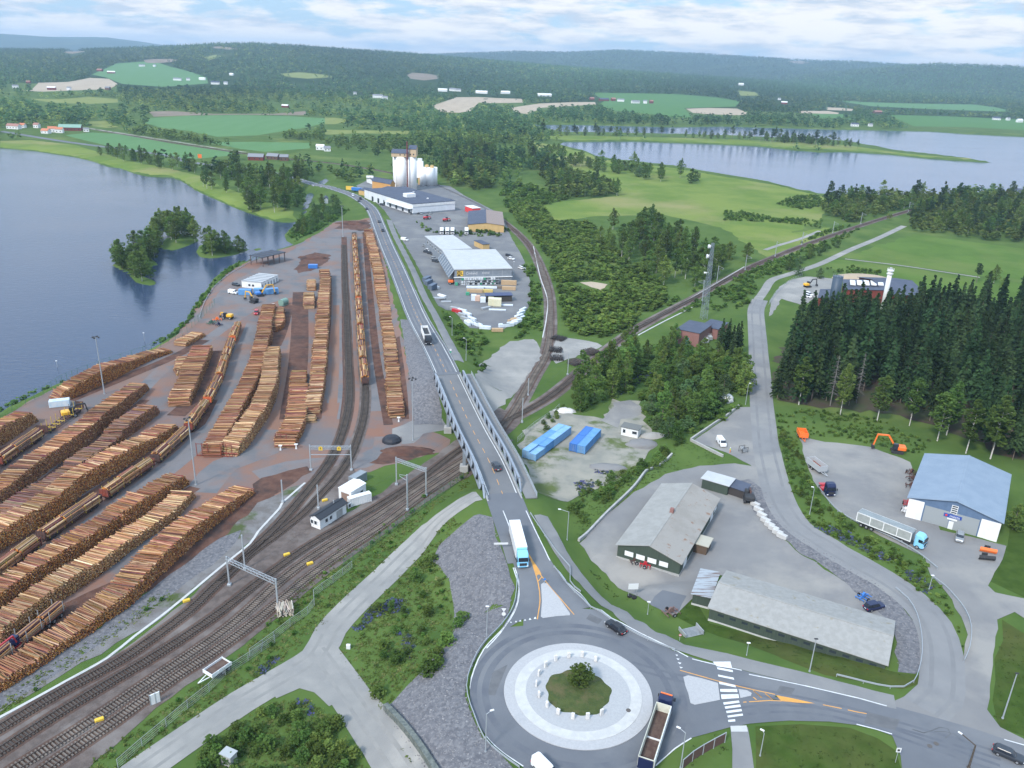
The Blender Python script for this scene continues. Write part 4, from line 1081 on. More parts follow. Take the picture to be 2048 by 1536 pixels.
for k,q in enumerate(B2b([(270,878),(290,800),(340,738),(415,690),(512,668),(612,660),(712,695),(290,960),(350,1034),(433,1088),(542,1122),(652,1122),(756,1092)])):
    c = P(q[0],q[1],6.30); d = (c - RAB).xy; a = math.atan2(d.y,d.x)
    e = MB(); e.bbox(0,0,.62,.36,.62 * random.uniform(.9,1.1),1.25 * random.uniform(.9,1.08),.06)
    o = e.build('stone_block',m_stone); o.location = c; o.rotation_euler = (0,0,a)
    tag(o,'pale upright stone block in the ring of stones round the roundabout bush','stone block','stone blocks on the roundabout')
e = MB(); e.cyl((0,0,.28),(0,0,.34),.42,n=16); o = e.build('manhole_cover',mat('cast_iron',(.10,.09,.085),rough=.8)); o.location = P(*B2b([(955,1070)])[0],6)
tag(o,'round dark manhole cover set in the roundabout paving','manhole cover')
for q,l in ((B3b([(1345,1330)])[0],'left'),(B3b([(1393,1312)])[0],'right')):
    e = MB(); e.cyl((0,0,.0),(0,0,.03),.42,n=16); o = e.build('manhole_cover',MATS['cast_iron']); o.location = G(*q,LAYER[0])
    tag(o,f'{l} manhole cover of the close pair in the road by the dark estate car','manhole cover')
def raised(name,px,h,m):
    w = [G(a,b) for a,b in px]; zt = max(p.z for p in w) + h; n = len(w)
    pts = [(p.x,p.y,p.z - .1) for p in w] + [(p.x,p.y,p.z + h) for p in w]
    fs = [(i,(i + 1) % n,n + (i + 1) % n,n + i) for i in range(n)]
    fs += [tuple(n + i for i in f) for f in tessellate_polygon([[Vector((p.x,p.y,0)) for p in w]])]
    o = MB().poly(pts,fs).build(name,m); o['kind'] = 'structure'; return o
raised('traffic_island',B2b([(305,125),(325,112),(350,120),(440,225),(522,342),(520,355),(420,362),(320,376),(304,365),(312,250)]),.14,m_cob)
raised('traffic_island',B2b([(1365,815),(1400,803),(1500,825),(1622,860),(1638,985),(1540,1005),(1450,1022),(1418,1010),(1402,940),(1380,880)]),.14,m_cob)
raised('traffic_island',B2b([(1775,905),(1840,915),(1874,935),(1868,955),(1790,972)]),.14,m_cob)

def wall(name,pxs,h,w,m,label,cat,group=None,z0=-.3,seg=False):
    pts = [G(a,b) for a,b in pxs]; path = smooth_path([tuple(p.xy) for p in pts],2.0) if len(pts) > 2 and not seg else np.array([tuple(p.xy) for p in pts])
    n = path_normals(path); mb = MB(); P4 = []
    for p,q in zip(path,n):
        z = Hs(*p)
        for s,zz in ((-1,z0),(-1,h),(1,h),(1,z0)): P4.append((p[0] + q[0] * s * w / 2,p[1] + q[1] * s * w / 2,z + zz))
    fs = []
    for i in range(len(path) - 1):
        a,b = 4 * i,4 * i + 4
        for k in range(3): fs.append((a + k,b + k,b + k + 1,a + k + 1))
    fs += [(0,1,2,3),tuple(len(P4) - 1 - k for k in range(4))]
    o = mb.poly(P4,fs).build(name,m); return tag(o,label,cat,group)
wall('concrete_wall',B2([(585,1240),(790,1040),(1000,835),(1130,705),(1280,598)]),.8,.5,m_conc,'long low concrete wall curving along the upper edge of the green hall yard','wall')
wall('concrete_wall',B2([(1660,612),(1420,492)]),.8,.5,m_conc,'straight low concrete wall in front of the white van','wall',seg=True)
wall('concrete_wall',B2([(1420,488),(1600,365),(1780,235)]),.8,.5,m_conc,'low concrete wall on the wooded side of the lot with the white van','wall')
m_slate = mat('rough_stone_wall',(.155,.17,.155),(.09,.105,.10),1.4,rough=1,bump=1,bs=2)
wall('stone_wall',B1b([(1010,1050),(1150,1200),(1300,1400),(1400,1560)]),1.3,.9,m_slate,'rough green-grey stone retaining wall under the crushed rock slope','wall')
for k,q in enumerate(B3([(45,975),(70,1015),(95,1055),(122,1095),(152,1128),(182,1155),(212,1185),(245,1212)])):
    e = MB(); e.bbox(0,0,.55,2.6,1.0,1.1,.08); o = e.build('concrete_block',m_conc_l); o.location = G(*q); o.rotation_euler = (0,0,-.95 + .02 * k)
    tag(o,'pale block in the row edging the hall yard below the rubble slope','concrete block','blocks edging the hall yard')
wall('cable_trough',B0b([(-150,1190),(0,1115),(240,985),(480,852),(640,765),(800,672),(900,595),(1000,512),(1200,362),(1400,200),(1640,0),(1862,-180)]) + B1([(60,1170),(220,995),(240,955),(410,805)]),.16,.6,m_conc_l,'narrow pale concrete cable trough winding along the log yard side of the railway','cable trough')
wall('cable_trough',A6([(205,440),(245,620),(290,760),(285,880),(262,1000)]),.25,.5,m_conc_l,'pale concrete trough along the inside of the curved railway track','cable trough')
wall('cable_trough',A6([(820,945),(1000,850),(1230,725),(1500,565)]),.22,.5,m_conc_l,'pale trough on the far side of the straight main line','cable trough')
wall('cable_trough',A6([(850,985),(1000,905),(1130,840),(1225,790)]),.22,.6,m_conc_l,'pale trough on the near side of the main line below the lattice mast','cable trough')

# ------------------------------------------------------------------ railway tracks
m_rail = mat('rail_steel',(.13,.10,.085),(.09,.065,.055),1,rough=.5,metal=.5)
m_sleep = mat('concrete_sleeper',(.175,.150,.130),(.115,.098,.085),.3,rough=.95)
m_sleepd = mat('timber_sleeper',(.055,.047,.042),(.085,.07,.06),.5,rough=.95)
TLAB = {'siding_upper': ('railway track running from the bark strip past the white hut to the lower left',0),'siding_train': ('siding track the straight timber train stands on',0),
        'main_north': ('main line track nearest the log yard running straight to the far wood',1),'main_mid': ('track that swings under the bridge into the curve past the store',1),
        'main_south': ('southernmost track of the rail bundle beside the chain-link fence',1)}
for k,path0 in TRW.items():
    root = empty('railway_track',(0,0,0),0,TLAB[k][0],'railway track','railway tracks')
    path = path0[(path0[:,1] < 1100)]
    n = path_normals(path); z = H(path[:,0],path[:,1])
    for s in (-.75,.75):
        mb = MB(); V = []
        for p,q,zz in zip(path,n,z):
            c = p + q * s
            for a,b in ((-.06,.25),(-.06,.42),(.06,.42),(.06,.25)): V.append((c[0] + q[0] * a,c[1] + q[1] * a,zz + b))
        fs = [(4 * i + j,4 * i + 4 + j,4 * i + 5 + j,4 * i + 1 + j) for i in range(len(path) - 1) for j in range(3)]
        mb.poly(V,fs).build('rail',m_rail,root)
    cum = np.concatenate([[0],np.cumsum(np.linalg.norm(np.diff(path,axis=0),axis=1))])
    S = np.arange(.5,min(cum[-1],420),.62); mb = MB()
    px = np.interp(S,cum,path[:,0]); py = np.interp(S,cum,path[:,1]); nx = np.interp(S,cum,n[:,0]); ny = np.interp(S,cum,n[:,1]); hz = H(px,py)
    for x,y,a,b,zz in zip(px,py,nx,ny,hz): mb.bar((x - a * 1.3,y - b * 1.3,zz + .15),(x + a * 1.3,y + b * 1.3,zz + .15),.26,.24)
    sl = mb.build('sleepers',m_sleep if TLAB[k][1] and k != 'main_north' else m_sleepd,root); sl['kind'] = 'stuff'
m_yp = mat('yellow_plastic',(.62,.42,.05),rough=.6)
for k,(q,lab) in enumerate([(B0b([(742,1140)])[0],'yellow point motor box beside the tracks at the lower left'),(B0b([(1390,252)])[0],'yellow point motor box by the cable trough and siding'),
                              (B1([(558,940)])[0],'yellow point motor box near the white hut-side siding'),(B1([(275,1345)])[0],'yellow point motor between the tracks below the white house'),
                              (B1([(447,1412)])[0],'yellow point motor box between the two nearest main tracks')]):
    e = MB(); e.bbox(0,0,.4,1.5,.7,.5,.1); o = e.build('point_motor',m_yp); o.location = G(*q); o.rotation_euler = (0,0,.6); tag(o,lab,'point motor','point motors on the railway')

# ------------------------------------------------------------------ masts, lamps, catenary
def pole_height(base,top,hmax=60):
    g0 = G(*base); lo,hi = 0.0,hmax
    for _ in range(30):
        mi = (lo + hi) / 2
        if proj(g0.x,g0.y,g0.z + mi)[1] > top[1]: lo = mi
        else: hi = mi
    return g0,lo
m_galv = mat('galvanised_pole',(.33,.36,.39),rough=.5,metal=.2)
m_lampw = mat('lamp_head_white',(.62,.63,.65),rough=.4)
m_wood = mat('tarred_wood',(.06,.05,.045),(.09,.075,.06),2,rough=.95)
def lamp(base,top,label,arm=0.0,az=0.0,r=.09,m=None,head='flat',group='street lamps along the roads'):
    g0,h = pole_height(base,top)
    root = empty('street_lamp',g0,az,label,'street lamp',group)
    e = MB(); e.cyl((0,0,-.2),(0,0,h),r * 1.35,r * .8,8); e.cyl((0,0,-.2),(0,0,.25),r * 2.4,r * 2.0,8)
    if arm: e.cyl((0,0,h),(arm,0,h + .5),r * .7,r * .6,6)
    e.build('pole',m or m_galv,root)
    d = MB()
    if head == 'flood':
        d.cyl((-1.0,0,h + .1),(1.0,0,h + .1),.07,n=6); d.cyl((0,-1.0,h + .1),(0,1.0,h + .1),.07,n=6)
        for x,y in ((-1,0),(1,0),(0,-1),(0,1)): d.bbox(x,y,h - .1,.5,.5,.4,.08)
    else:
        d.bbox(arm,0,h + (.5 if arm else .06),.7,.32,.16,.06)
    d.build('lamp_head',m_dark if head in ('flood','dark') else m_lampw,root)
    return root
for q in [((392,970),(375,837),'tall floodlight mast with a green foot beside the curving train',0,0,.16,'flood'),
          ((209,788),(190,674),'tall floodlight mast in front of the golden riverside log pile',0,0,.16,'flood'),
          ((826,881),(825,757),'tall mast on the gravel between the end of the longest pile and the bridge',0,0,.15,'flood'),
          ((686,474),(683,412),'floodlight mast at the far top of the bark strip',0,0,.2,'flood'),
          ((2005,1437),(2037,1347),'lamp post with dark head on the lawn at the right frame edge',0,0,.1,'dark'),
          ((1520,1512),(1527,1467),'short lamp on the lawn edge beside the footway below the zebra crossing',.4,2.5,.07,'flat'),
          ((1361,1536),(1370,1466),'tall lamp with an arm on the grass behind the tipper trailer',1.2,2.6,.08,'flat'),
          ((1295,1229),(1298,1204),'low post lamp beside the asphalt patch near the pallet trailer',0,0,.06,'flat'),
          ((1493,1311),(1495,1286),'low post lamp on the grass in front of the long green shed',0,0,.06,'flat'),
          ((1619,1343),(1634,1278),'lamp post in front of the middle of the long green shed',0,0,.09,'dark'),
          ((1858,1179),(1863,1151),'lamp post among flowers on the strip between gravel road and garage yard',0,0,.07,'flat'),
          ((1619,1029),(1624,978),'lamp post on the weedy slope below the dark blue tractor unit',.5,2.8,.07,'flat'),
          ((1134,1080),(1138,1024),'lamp post with a long arm where the bridge railing ends',2.2,3.0,.08,'flat'),
          ((1491,809),(1498,769),'lamp post beside the road at the corner of the white van lot',.5,0,.08,'flat'),
          ((1493,739),(1497,716),'lamp post by the road in front of the dark firs',.5,0,.08,'flat'),
          ((904,671),(904,636),'lamp beside the footway north of the bridge, farther of two',.9,3,.09,'flat'),
          ((932,721),(931,679),'lamp beside the footway at the north end of the bridge',.9,3,.09,'flat'),
          ((1027,550),(1027,523),'lamp post at the near right corner of the grey roofed store',0,0,.1,'flat'),
          ((973,1278),(974,1213),'lamp post on the crushed rock left of the roundabout entry',0,0,.08,'flat'),
          ((971,1504),(975,1428),'lamp post with bent head at the left rim of the roundabout',.9,.4,.09,'flat'),
          ((291,695),(289,666),'lamp post on the river bank behind the golden pile',0,0,.1,'flat'),
          ((118,752),(117,722),'lamp post on the river bank left of the tall floodlight mast',0,0,.1,'flat')]:
    lamp(q[0],q[1],q[2],q[3],q[4],q[5],None,q[6])
lamp((1937,1536),(1951,1491),'dark wooden pole with a white lamp at the lower right road',2.6,2.2,.15,m_wood)
def cat_mast(base,top,label,arm_az=None,arm=3.0,m=None):
    g0,h = pole_height(base,top)
    root = empty('catenary_mast',g0,arm_az or 0,label,'catenary mast','catenary masts along the railway')
    e = MB(); e.bar((0,0,-.3),(0,0,h),.28,.28); e.bbox(0,0,.3,.7,.7,.7,.08)
    e.build('mast',m or m_galv,root)
    if arm_az is not None:
        a = MB(); a.bar((0,0,h - .3),(arm,0,h - 1.2),.09); a.bar((0,0,h - 1.8),(arm,0,h - 1.6),.09); a.bar((arm,0,h - 1.7),(arm,0,h - 1.1),.06)
        a.build('bracket_arm',m_galv,root)
    return root
for k,(b,t,l,az) in enumerate([((815,1021),(813,949),'single steel catenary mast between the main tracks and the chain-link fence',2.4),((490,1139),(483,1070),'steel mast by the pale cable trough near the nearest log pile',None),
        ((566,1005),(566,960),'mast with a small cabinet at the end of the cable trough',None),((637,1018),(637,970),'mast between the two yard sidings beside a yellow box',None),
        ((1044,845),(1044,796),'pale mast between the diverging tracks right of the bridge',None),((1056,791),(1056,757),'dark mast beside the curved track near the gravel turn',None),
        ((1135,750),(1135,708),'dark mast by the stacked sleepers right of the curved track',None),((1404,602),(1404,560),'catenary mast in front of the main line left of the lattice tower',2.5),
        ((1433,568),(1433,531),'catenary mast behind the main line right of the lattice tower',-.6),((1490,540),(1490,510),'catenary mast behind the main line, second from the lattice tower',-.6),
        ((1550,513),(1550,483),'catenary mast behind the main line beside the pale path',-.6),((1603,490),(1603,464),'catenary mast just past the pale path towards the lake',-.6),
        ((1665,467),(1665,443),'catenary mast among bushes above the hay field lane',-.6),((1721,448),(1721,425),'second farthest catenary mast near the wood edge',-.6),((1816,427),(1816,404),'farthest catenary mast at the wood by the lake',-.6)]):
    cat_mast(b,t,l,az)
def portal(b1,t1,b2,t2,label,signs=None,beams=1):
    g1,h1 = pole_height(b1,t1); g2,h2 = pole_height(b2,t2); z = max(g1.z + h1,g2.z + h2) - .8
    root = empty('catenary_portal',(0,0,0),0,label,'portal','portals over the railway')
    for g0,h in ((g1,h1),(g2,h2)):
        e = MB(); e.bar(g0 - Vector((0,0,.3)),g0 + Vector((0,0,z + .8 - g0.z)),.3); e.bbox(g0.x,g0.y,g0.z + .25,.8,.8,.6,.06); e.build('post',m_galv,root)
    a,b = Vector((g1.x,g1.y,z)),Vector((g2.x,g2.y,z)); e = MB(); d = (b - a); nr = Vector((-d.y,d.x,0)).normalized() * .35
    for s in (-1,1):
        for dz in (-.35,.35): e.bar(a + nr * s + Vector((0,0,dz)),b + nr * s + Vector((0,0,dz)),.1)
    n = int(d.length / .9)
    for i in range(n):
        p,q = a + d * (i / n),a + d * ((i + 1) / n)
        for s in (-1,1): e.bar(p + nr * s + Vector((0,0,-.35 if i % 2 else .35)),q + nr * s + Vector((0,0,.35 if i % 2 else -.35)),.06)
        e.bar(p - nr + Vector((0,0,.35)),q + nr + Vector((0,0,.35)),.06)
    if beams == 2: e.bar(a - Vector((0,0,2.2)),b - Vector((0,0,2.2)),.18)
    e.build('truss_beam',m_galv,root)
    for t in signs or []:
        c = a + d * t - Vector((0,0,.2)); s = MB(); u = d.normalized()
        nr2 = Vector((d.y,-d.x,0)).normalized() * .42
        q = [c + nr2 - u * .55 + Vector((0,0,-.5)),c + nr2 + u * .55 + Vector((0,0,-.5)),c + nr2 + u * .55 + Vector((0,0,.5)),c + nr2 + Vector((0,0,.75)),c + nr2 - u * .55 + Vector((0,0,.5))]
        s.poly(q + [p - nr2 * .12 for p in q],[(0,1,2,3,4),(9,8,7,6,5)] + [(i,(i + 1) % 5,5 + (i + 1) % 5,5 + i) for i in range(5)])
        o = s.build('warning_sign',m_yp,root)
        s = MB(); c2 = c + nr2 * 1.03
        s.poly([c2 - u * .08 + Vector((0,0,.4)),c2 + u * .15 + Vector((0,0,.4)),c2 + u * .02 + Vector((0,0,.08)),c2 + u * .16 + Vector((0,0,.08)),c2 - u * .1 + Vector((0,0,-.4)),c2 - u * .02 + Vector((0,0,-.02)),c2 - u * .16 + Vector((0,0,-.02))],[(0,1,2,3,4,5,6)])
        s.build('lightning_mark',m_dark,o)
    return root
portal((793,970),(791,922),(852,992),(851,935),'galvanised lattice portal over the main tracks near the bridge')
portal((459,1171),(454,1113),(556,1217),(550,1159),'large galvanised lattice portal spanning the tracks at lower left')
portal((622,941),(622,890),(703,941),(703,890),'yard gantry with two yellow signs over the siding entrances',[.27,.72],2)
m_wire = mat('copper_wire',(.06,.055,.05),rough=.6)
def wire(pts,label):
    mb = MB()
    for a,b in zip(pts[:-1],pts[1:]): mb.cyl(a,b,.018,n=4,caps=False)
    return tag(mb.build('overhead_wire',m_wire),label,'wire','overhead railway wires')
for k,l in (('main_north','overhead wire above the main line track nearest the log yard'),('main_mid','overhead wire above the track that curves past the store'),('main_south','overhead wire above the southernmost main track')):
    p = TRW[k][::14]; p = p[p[:,1] < 520]; wire([(x,y,Hs(x,y) + 6.0) for x,y in p],l)

# ------------------------------------------------------------------ road bridge
m_deck = mat('bridge_asphalt',(.150,.153,.160),(.130,.134,.142),.1,rough=.9)
m_bst = mat('bridge_steel',(.27,.305,.355),(.23,.262,.31),.6,rough=.5,metal=.2)
m_bshade = mat('bridge_shaded_steel',(.035,.042,.055),rough=.5)  # same steel, with the shade on inner truss faces put into the colour
bp = smooth_path(ROAD3[3:7],3.0)
bl = np.concatenate([[0],np.cumsum(np.linalg.norm(np.diff(bp[:,:2],axis=0),axis=1))])
bn = path_normals(bp)
def bpt(s,o,dz=0.0):
    x,y,z = (np.interp(s,bl,bp[:,i]) for i in range(3)); nx,ny = np.interp(s,bl,bn[:,0]),np.interp(s,bl,bn[:,1])
    return Vector((x + nx * o,y + ny * o,z + dz))
BLEN = bl[-1]
bridge = empty('road_bridge',(0,0,0),0,'grey steel truss road bridge carrying the road over the railway','bridge')
def strip(name,o0,o1,z0,z1,m,parent,s0=0,s1=None,step=3):
    s1 = s1 or BLEN; S = np.linspace(s0,s1,max(2,int((s1 - s0) / step))); V,fs = [],[]
    for s in S: V += [bpt(s,o0,z0),bpt(s,o0,z1),bpt(s,o1,z1),bpt(s,o1,z0)]
    for i in range(len(S) - 1):
        for k in range(4): fs.append((4 * i + k,4 * i + 4 + k,4 * i + 4 + (k + 1) % 4,4 * i + (k + 1) % 4))
    fs += [(0,1,2,3),tuple(len(V) - 1 - k for k in range(4))]
    return MB().poly(V,fs).build(name,m,parent)
# right-hand side in travel from roundabout northwards is +
strip('deck_slab',-4.5,4.5,-.7,.02,m_deck,bridge,-0,BLEN)
strip('kerb',-4.5,-4.1,.02,.16,m_conc,bridge); strip('kerb',4.1,4.5,.02,.16,m_conc,bridge)
strip('walkway',5.3,8.3,-.25,.05,m_walk,bridge)
for o0 in (-3.55,3.55):
    strip('edge_line',o0 - .11,o0 + .11,.02,.026,m_white,bridge)
s = 1.5
while s < BLEN - 3: strip('centre_dash',-.08,.08,.02,.027,m_orange,bridge,s,s + 3,1.5); s += 6
for o0,s0,s1,side in ((-4.9,1.0,BLEN - 2,'left'),(4.9,3.0,BLEN + 0,'right')):
    n = 14; L = (s1 - s0) / n
    strip('top_chord',o0 - .28,o0 + .28,2.2,2.65,m_bst,bridge,s0 + L * .5,s1 - L * .5); strip('bottom_chord',o0 - .25,o0 + .25,-1.3,-.85,m_bst,bridge,s0,s1)
    for i in range(n):
        a,b,c = s0 + L * i,s0 + L * (i + .5),s0 + L * (i + 1)
        e = MB(); e.bar(bpt(a,o0,-1.0),bpt(b,o0,2.3),.42,.42,up=tuple(bn[0]) + (0,)); e.build('diagonal',m_bst if i else m_bst,bridge)
        e = MB(); e.bar(bpt(b,o0,2.3),bpt(c,o0,-1.0),.50,.50,up=tuple(bn[0]) + (0,)); e.build('diagonal',m_bshade,bridge)
for o0,h,c in ((-4.3,1.1,m_galv),(4.3,1.1,m_galv),(8.25,1.3,m_galv)):
    e = MB()
    for i in range(int(BLEN / 2)): e.bar(bpt(2 * i + 1,o0,0),bpt(2 * i + 1,o0,h),.07)
    for zz in ([.55,1.0] if h < 1.2 else [.3,.55,.8,1.05,1.3]):
        for i in range(int(BLEN / 4)): e.bar(bpt(4 * i,o0,zz),bpt(4 * i + 4,o0,zz),.07,.12 if h < 1.2 else .05)
    e.build('railing',c,bridge)
for s in (BLEN * .06,BLEN * .36,BLEN * .66,BLEN * .92):
    for o0 in (-4.4,4.4):
        t = bpt(s,o0,-1.3); e = MB(); e.bar((t.x,t.y,1.6),t,.9,.9); e.build('pier_column',m_bst if s > 5 else m_conc,bridge)
        e = MB(); e.bbox(t.x,t.y,.8,2.4,2.4,2.4,.12); e.build('pier_foot',m_conc,bridge)
for s in (.3,BLEN - .3):
    a,b = bpt(s,-5.6,0),bpt(s,8.4,0); e = MB(); e.bar((a.x,a.y,3.6),(b.x,b.y,3.6),1.4,7.4); e.build('abutment',m_conc,bridge)

# ------------------------------------------------------------------ guard rails and fences
def guard(pts_px,label,h=.72,posts=4.0,w=None,path=None,cat='guard rail',group='guard rails'):
    path = path if path is not None else smooth_path([tuple(G(a,b).xy) for a,b in pts_px],2.0)
    root = empty('guard_rail',(0,0,0),0,label,cat,group); n = path_normals(path); z = H(path[:,0],path[:,1])
    V,fs = [],[]
    for p,q,zz in zip(path,n,z):
        for a,b in ((-.05,h - .32),(-.08,h - .16),(-.05,h),(.05,h),(.05,h - .32)): V.append((p[0] + q[0] * a,p[1] + q[1] * a,zz + b))
    for i in range(len(path) - 1):
        for k in range(5): fs.append((5 * i + k,5 * i + 5 + k,5 * i + 5 + (k + 1) % 5,5 * i + (k + 1) % 5))
    MB().poly(V,fs).build('beam',m_galv,root)
    e = MB()
    for i in range(0,len(path),2): e.bar((path[i][0],path[i][1],z[i] - .2),(path[i][0],path[i][1],z[i] + h - .1),.1)
    e.build('posts',m_galv,root)['kind'] = 'stuff'
guard(B1b([(1985,60),(1985,150),(1962,290),(1880,425),(1715,605),(1622,820),(1620,960),(1670,1110),(1740,1275),(1860,1395),(2005,1500)]),'guard rail curving round the left rim of the roundabout')
guard(B2b([(400,0),(470,95),(600,230),(750,340),(900,440),(1100,545),(1300,622)]),'guard rail between the roundabout road and the footway')
guard(None,'guard rail on the river side of the road north of the bridge',path=(lambda p,n: p + n * -4.3)(near_cut(RW,_y(6),_y(12)),path_normals(near_cut(RW,_y(6),_y(12)))))
guard(None,'guard rail between the road and footway north of the bridge',path=(lambda p,n: p + n * 4.4)(near_cut(RW,_y(6),_y(9)),path_normals(near_cut(RW,_y(6),_y(9)))))
guard(B3b([(650,810),(850,860),(1050,900),(1150,900),(1225,855),(1262,770),(1285,650),(1280,500),(1245,350),(1180,240),(1090,160)]),'guard rail looping round the end of the rubble slope by the long shed')
guard(B3b([(1600,700),(1640,600),(1652,450),(1610,330),(1540,235),(1450,140),(1370,80)]),'guard rail along the gravel spur below the garage yard')
guard(B3([(1400,1450),(1250,1330),(1100,1240),(900,1150),(700,1050),(600,960),(520,850)]),'low rail along the edge of the garage yard behind the semi-trailer')
guard(B2([(225,1040),(330,1200),(440,1350),(520,1440)]) + B2b([(520,110),(600,190)]),'guard rail between road and footway just south of the bridge')
def fence(pts_px,h,label,m,post=3.0,rails=5,group='fences',infill=True):
    path = smooth_path([tuple(G(a,b).xy) for a,b in pts_px],post); z = H(path[:,0],path[:,1])
    root = empty('fence',(0,0,0),0,label,'fence',group)
    e = MB()
    for p,zz in zip(path,z): e.bar((p[0],p[1],zz - .2),(p[0],p[1],zz + h),.09)
    e.build('posts',m,root)['kind'] = 'stuff'
    e = MB()
    for r_ in range(rails):
        for i in range(len(path) - 1):
            zz = .1 + (h - .15) * r_ / (rails - 1); e.bar((*path[i],z[i] + zz),(*path[i + 1],z[i + 1] + zz),.035 if r_ < rails - 1 else .06)
    e.build('wire_mesh',m,root)
m_fgreen = mat('green_fence',(.06,.14,.10),rough=.6)
m_fgalv = mat('fence_wire',(.27,.30,.30),rough=.6)
fence(B0b([(880,1489),(1060,1330),(1240,1180),(1400,1045),(1560,920),(1680,800),(1850,690),(2048,555)]) + B1([(150,1489 + 190),(400,1580),(560,1500)])[:0],1.9,'chain-link fence along the gravel road at lower left',m_fgalv)
fence(B1b([(0,660),(180,530),(300,435),(430,345),(480,280),(475,215),(620,110),(760,0)]),1.9,'chain-link fence behind the pile of old sleepers',m_fgalv)
fence(B1([(700,1420),(900,1285),(1100,1130),(1300,980),(1590,770)]),1.9,'greenish chain-link fence between main line and gravel road below the bridge',m_fgreen)
fence(B2([(130,500),(250,390),(400,290),(440,250)]),1.8,'thin fence between the blue containers and the main line',m_fgalv)
fence(A4([(-80,1530),(0,1485),(160,1410),(320,1318),(480,1235),(680,1165),(880,1100),(1080,1008),(1180,940),(1270,850),(1320,800)]),3.0,'dark green fence with high posts along the river bank',m_fgreen,4)
guard(A4([(1225,880),(1260,780),(1320,690),(1400,620),(1500,560),(1620,505)]),'rail along the riverside road up to the slatted canopy')
fence(A7([(275,800),(320,730),(400,665),(480,625)]),2.0,'fence round the near edge of the heating plant yard',m_fgalv)
# ------------------------------------------------------------------ buildings
class Fr: pass
def frame(A,B,C,z,z0):
    """plan rectangle from three eave corners seen at height z (A-B one side, C beside A); base at z0"""
    a,b,c = P(*A,z),P(*B,z),P(*C,z); u = (b - a); L = u.xy.length; u.normalize(); v = Vector((-u.y,u.x,0)); W = (c - a).dot(v)
    f = Fr()
    if W < 0: a,u,v,W = b,-u,-v,-W; f.flip = True
    else: f.flip = False
    f.o = Vector((a.x,a.y,z0)); f.rz = math.atan2(u.y,u.x); f.L,f.W = L,W
    return f
def house(name,f,eave,ridge,axis,mw,mr,label,cat='building',group=None,over=.4,mr2=None,base=None,rt=.18):
    """walls with a gable, mono or flat roof. axis: 'x'/'y' ridge direction, 'flat', 'mono'"""
    root = empty(name,f.o,f.rz,label,cat,group); L,W = f.L,f.W; w = MB()
    if axis == 'flat': w.box(0,L,0,W,-.6,eave)
    elif axis == 'mono': w.extr([(0,-.6),(L,-.6),(L,ridge),(0,eave)],0,W)
    elif axis == 'y': w.extr([(0,-.6),(L,-.6),(L,eave),(L / 2,ridge),(0,eave)],0,W)
    else: w.extr([(0,-.6),(W,-.6),(W,eave),(W / 2,ridge),(0,eave)],0,L,axis='x')
    w.build('wall',mw,root)
    def slope(nm,p,y0,y1,m,ax):
        (x0,z0),(x1,z1) = p; r = MB(); r.extr([(x0,z0 + .03),(x1,z1 + .03),(x1,z1 + rt),(x0,z0 + rt)],y0,y1,axis=ax); return r.build(nm,m,root)
    if axis == 'flat':
        r = MB(); r.box(-over,L + over,-over,W + over,eave + .003,eave + rt); f.roof = r.build('roof',mr,root)
    elif axis == 'mono': f.roof = slope('roof',((-over,eave),(L + over,ridge)),-over,W + over,mr,'y')
    else:
        S = L if axis == 'y' else W; T = W if axis == 'y' else L; k = (ridge - eave) / (S / 2); ax = 'y' if axis == 'y' else 'x'
        f.roof = slope('roof',((-over,eave - over * k),(S / 2,ridge)),-over,T + over,mr,ax)
        slope('roof',((S / 2,ridge),(S + over,eave - over * k)),-over,T + over,mr2 or mr,ax)
        r = MB(); r.box(S / 2 - .25,S / 2 + .25,-over - .02,T + over + .02,ridge + rt - .1,ridge + rt + .03) if ax == 'y' else r.box(-over - .02,T + over + .02,S / 2 - .25,S / 2 + .25,ridge + rt - .1,ridge + rt + .03)
        r.build('ridge_cap',mr,root)
    if base:
        b = MB(); b.box(-.06,L + .06,-.06,W + .06,-.7,.35); b.build('foundation',base,root)
    f.root = root
    return f
def on(f,side,x0,x1,z0,z1,name,m,d=.08,root=None,frame_m=None):
    """panel on a wall: side 'f' front (y=0), 'b' back, 'l' (x=0), 'r'"""
    def bx(mb,a,b,c,e,out):
        if side == 'f': mb.box(a,b,-out,.05,c,e)
        elif side == 'b': mb.box(a,b,f.W - .05,f.W + out,c,e)
        elif side == 'l': mb.box(-out,.05,a,b,c,e)
        else: mb.box(f.L - .05,f.L + out,a,b,c,e)
        return mb
    o = bx(MB(),x0,x1,z0,z1,d).build(name,m,root or f.root)
    if frame_m:
        fr = MB(); t = .12
        for q in ((x0 - t,x1 + t,z1,z1 + t),(x0 - t,x1 + t,z0 - t,z0),(x0 - t,x0,z0,z1),(x1,x1 + t,z0,z1)): bx(fr,*q,d + .04)
        fr.build('frame',frame_m,o)
    return o
m_glass = mat('window_glass',(.03,.04,.05),rough=.12,spec=.6)
m_wht = mat('white_paint',(.70,.71,.71),(.62,.63,.64),.5,rough=.7)
m_green = mat('dark_green_cladding',(.055,.075,.058),(.042,.060,.048),2.5,rough=.8,stretch=(3,3,.1))
m_roofg = mat('grey_sheet_roof',(.285,.283,.27),(.25,.248,.236),.45,rough=.85,bump=.1)
m_roofr = mat('rust_stained_roof',(.265,.25,.23),(.21,.125,.085),.5,(.235,.22,.20),.15,rough=.9,lo=.60,hi=.68,stretch=(1,1,1))
m_roofs = mat('speckled_roof',(.285,.282,.27),(.25,.247,.235),.9,(.225,.20,.15),.5,rough=.9,lo3=.62,hi3=.7)
m_blue = mat('blue_sheet_roof',(.22,.275,.345),(.195,.25,.32),.3,rough=.45,metal=.15)
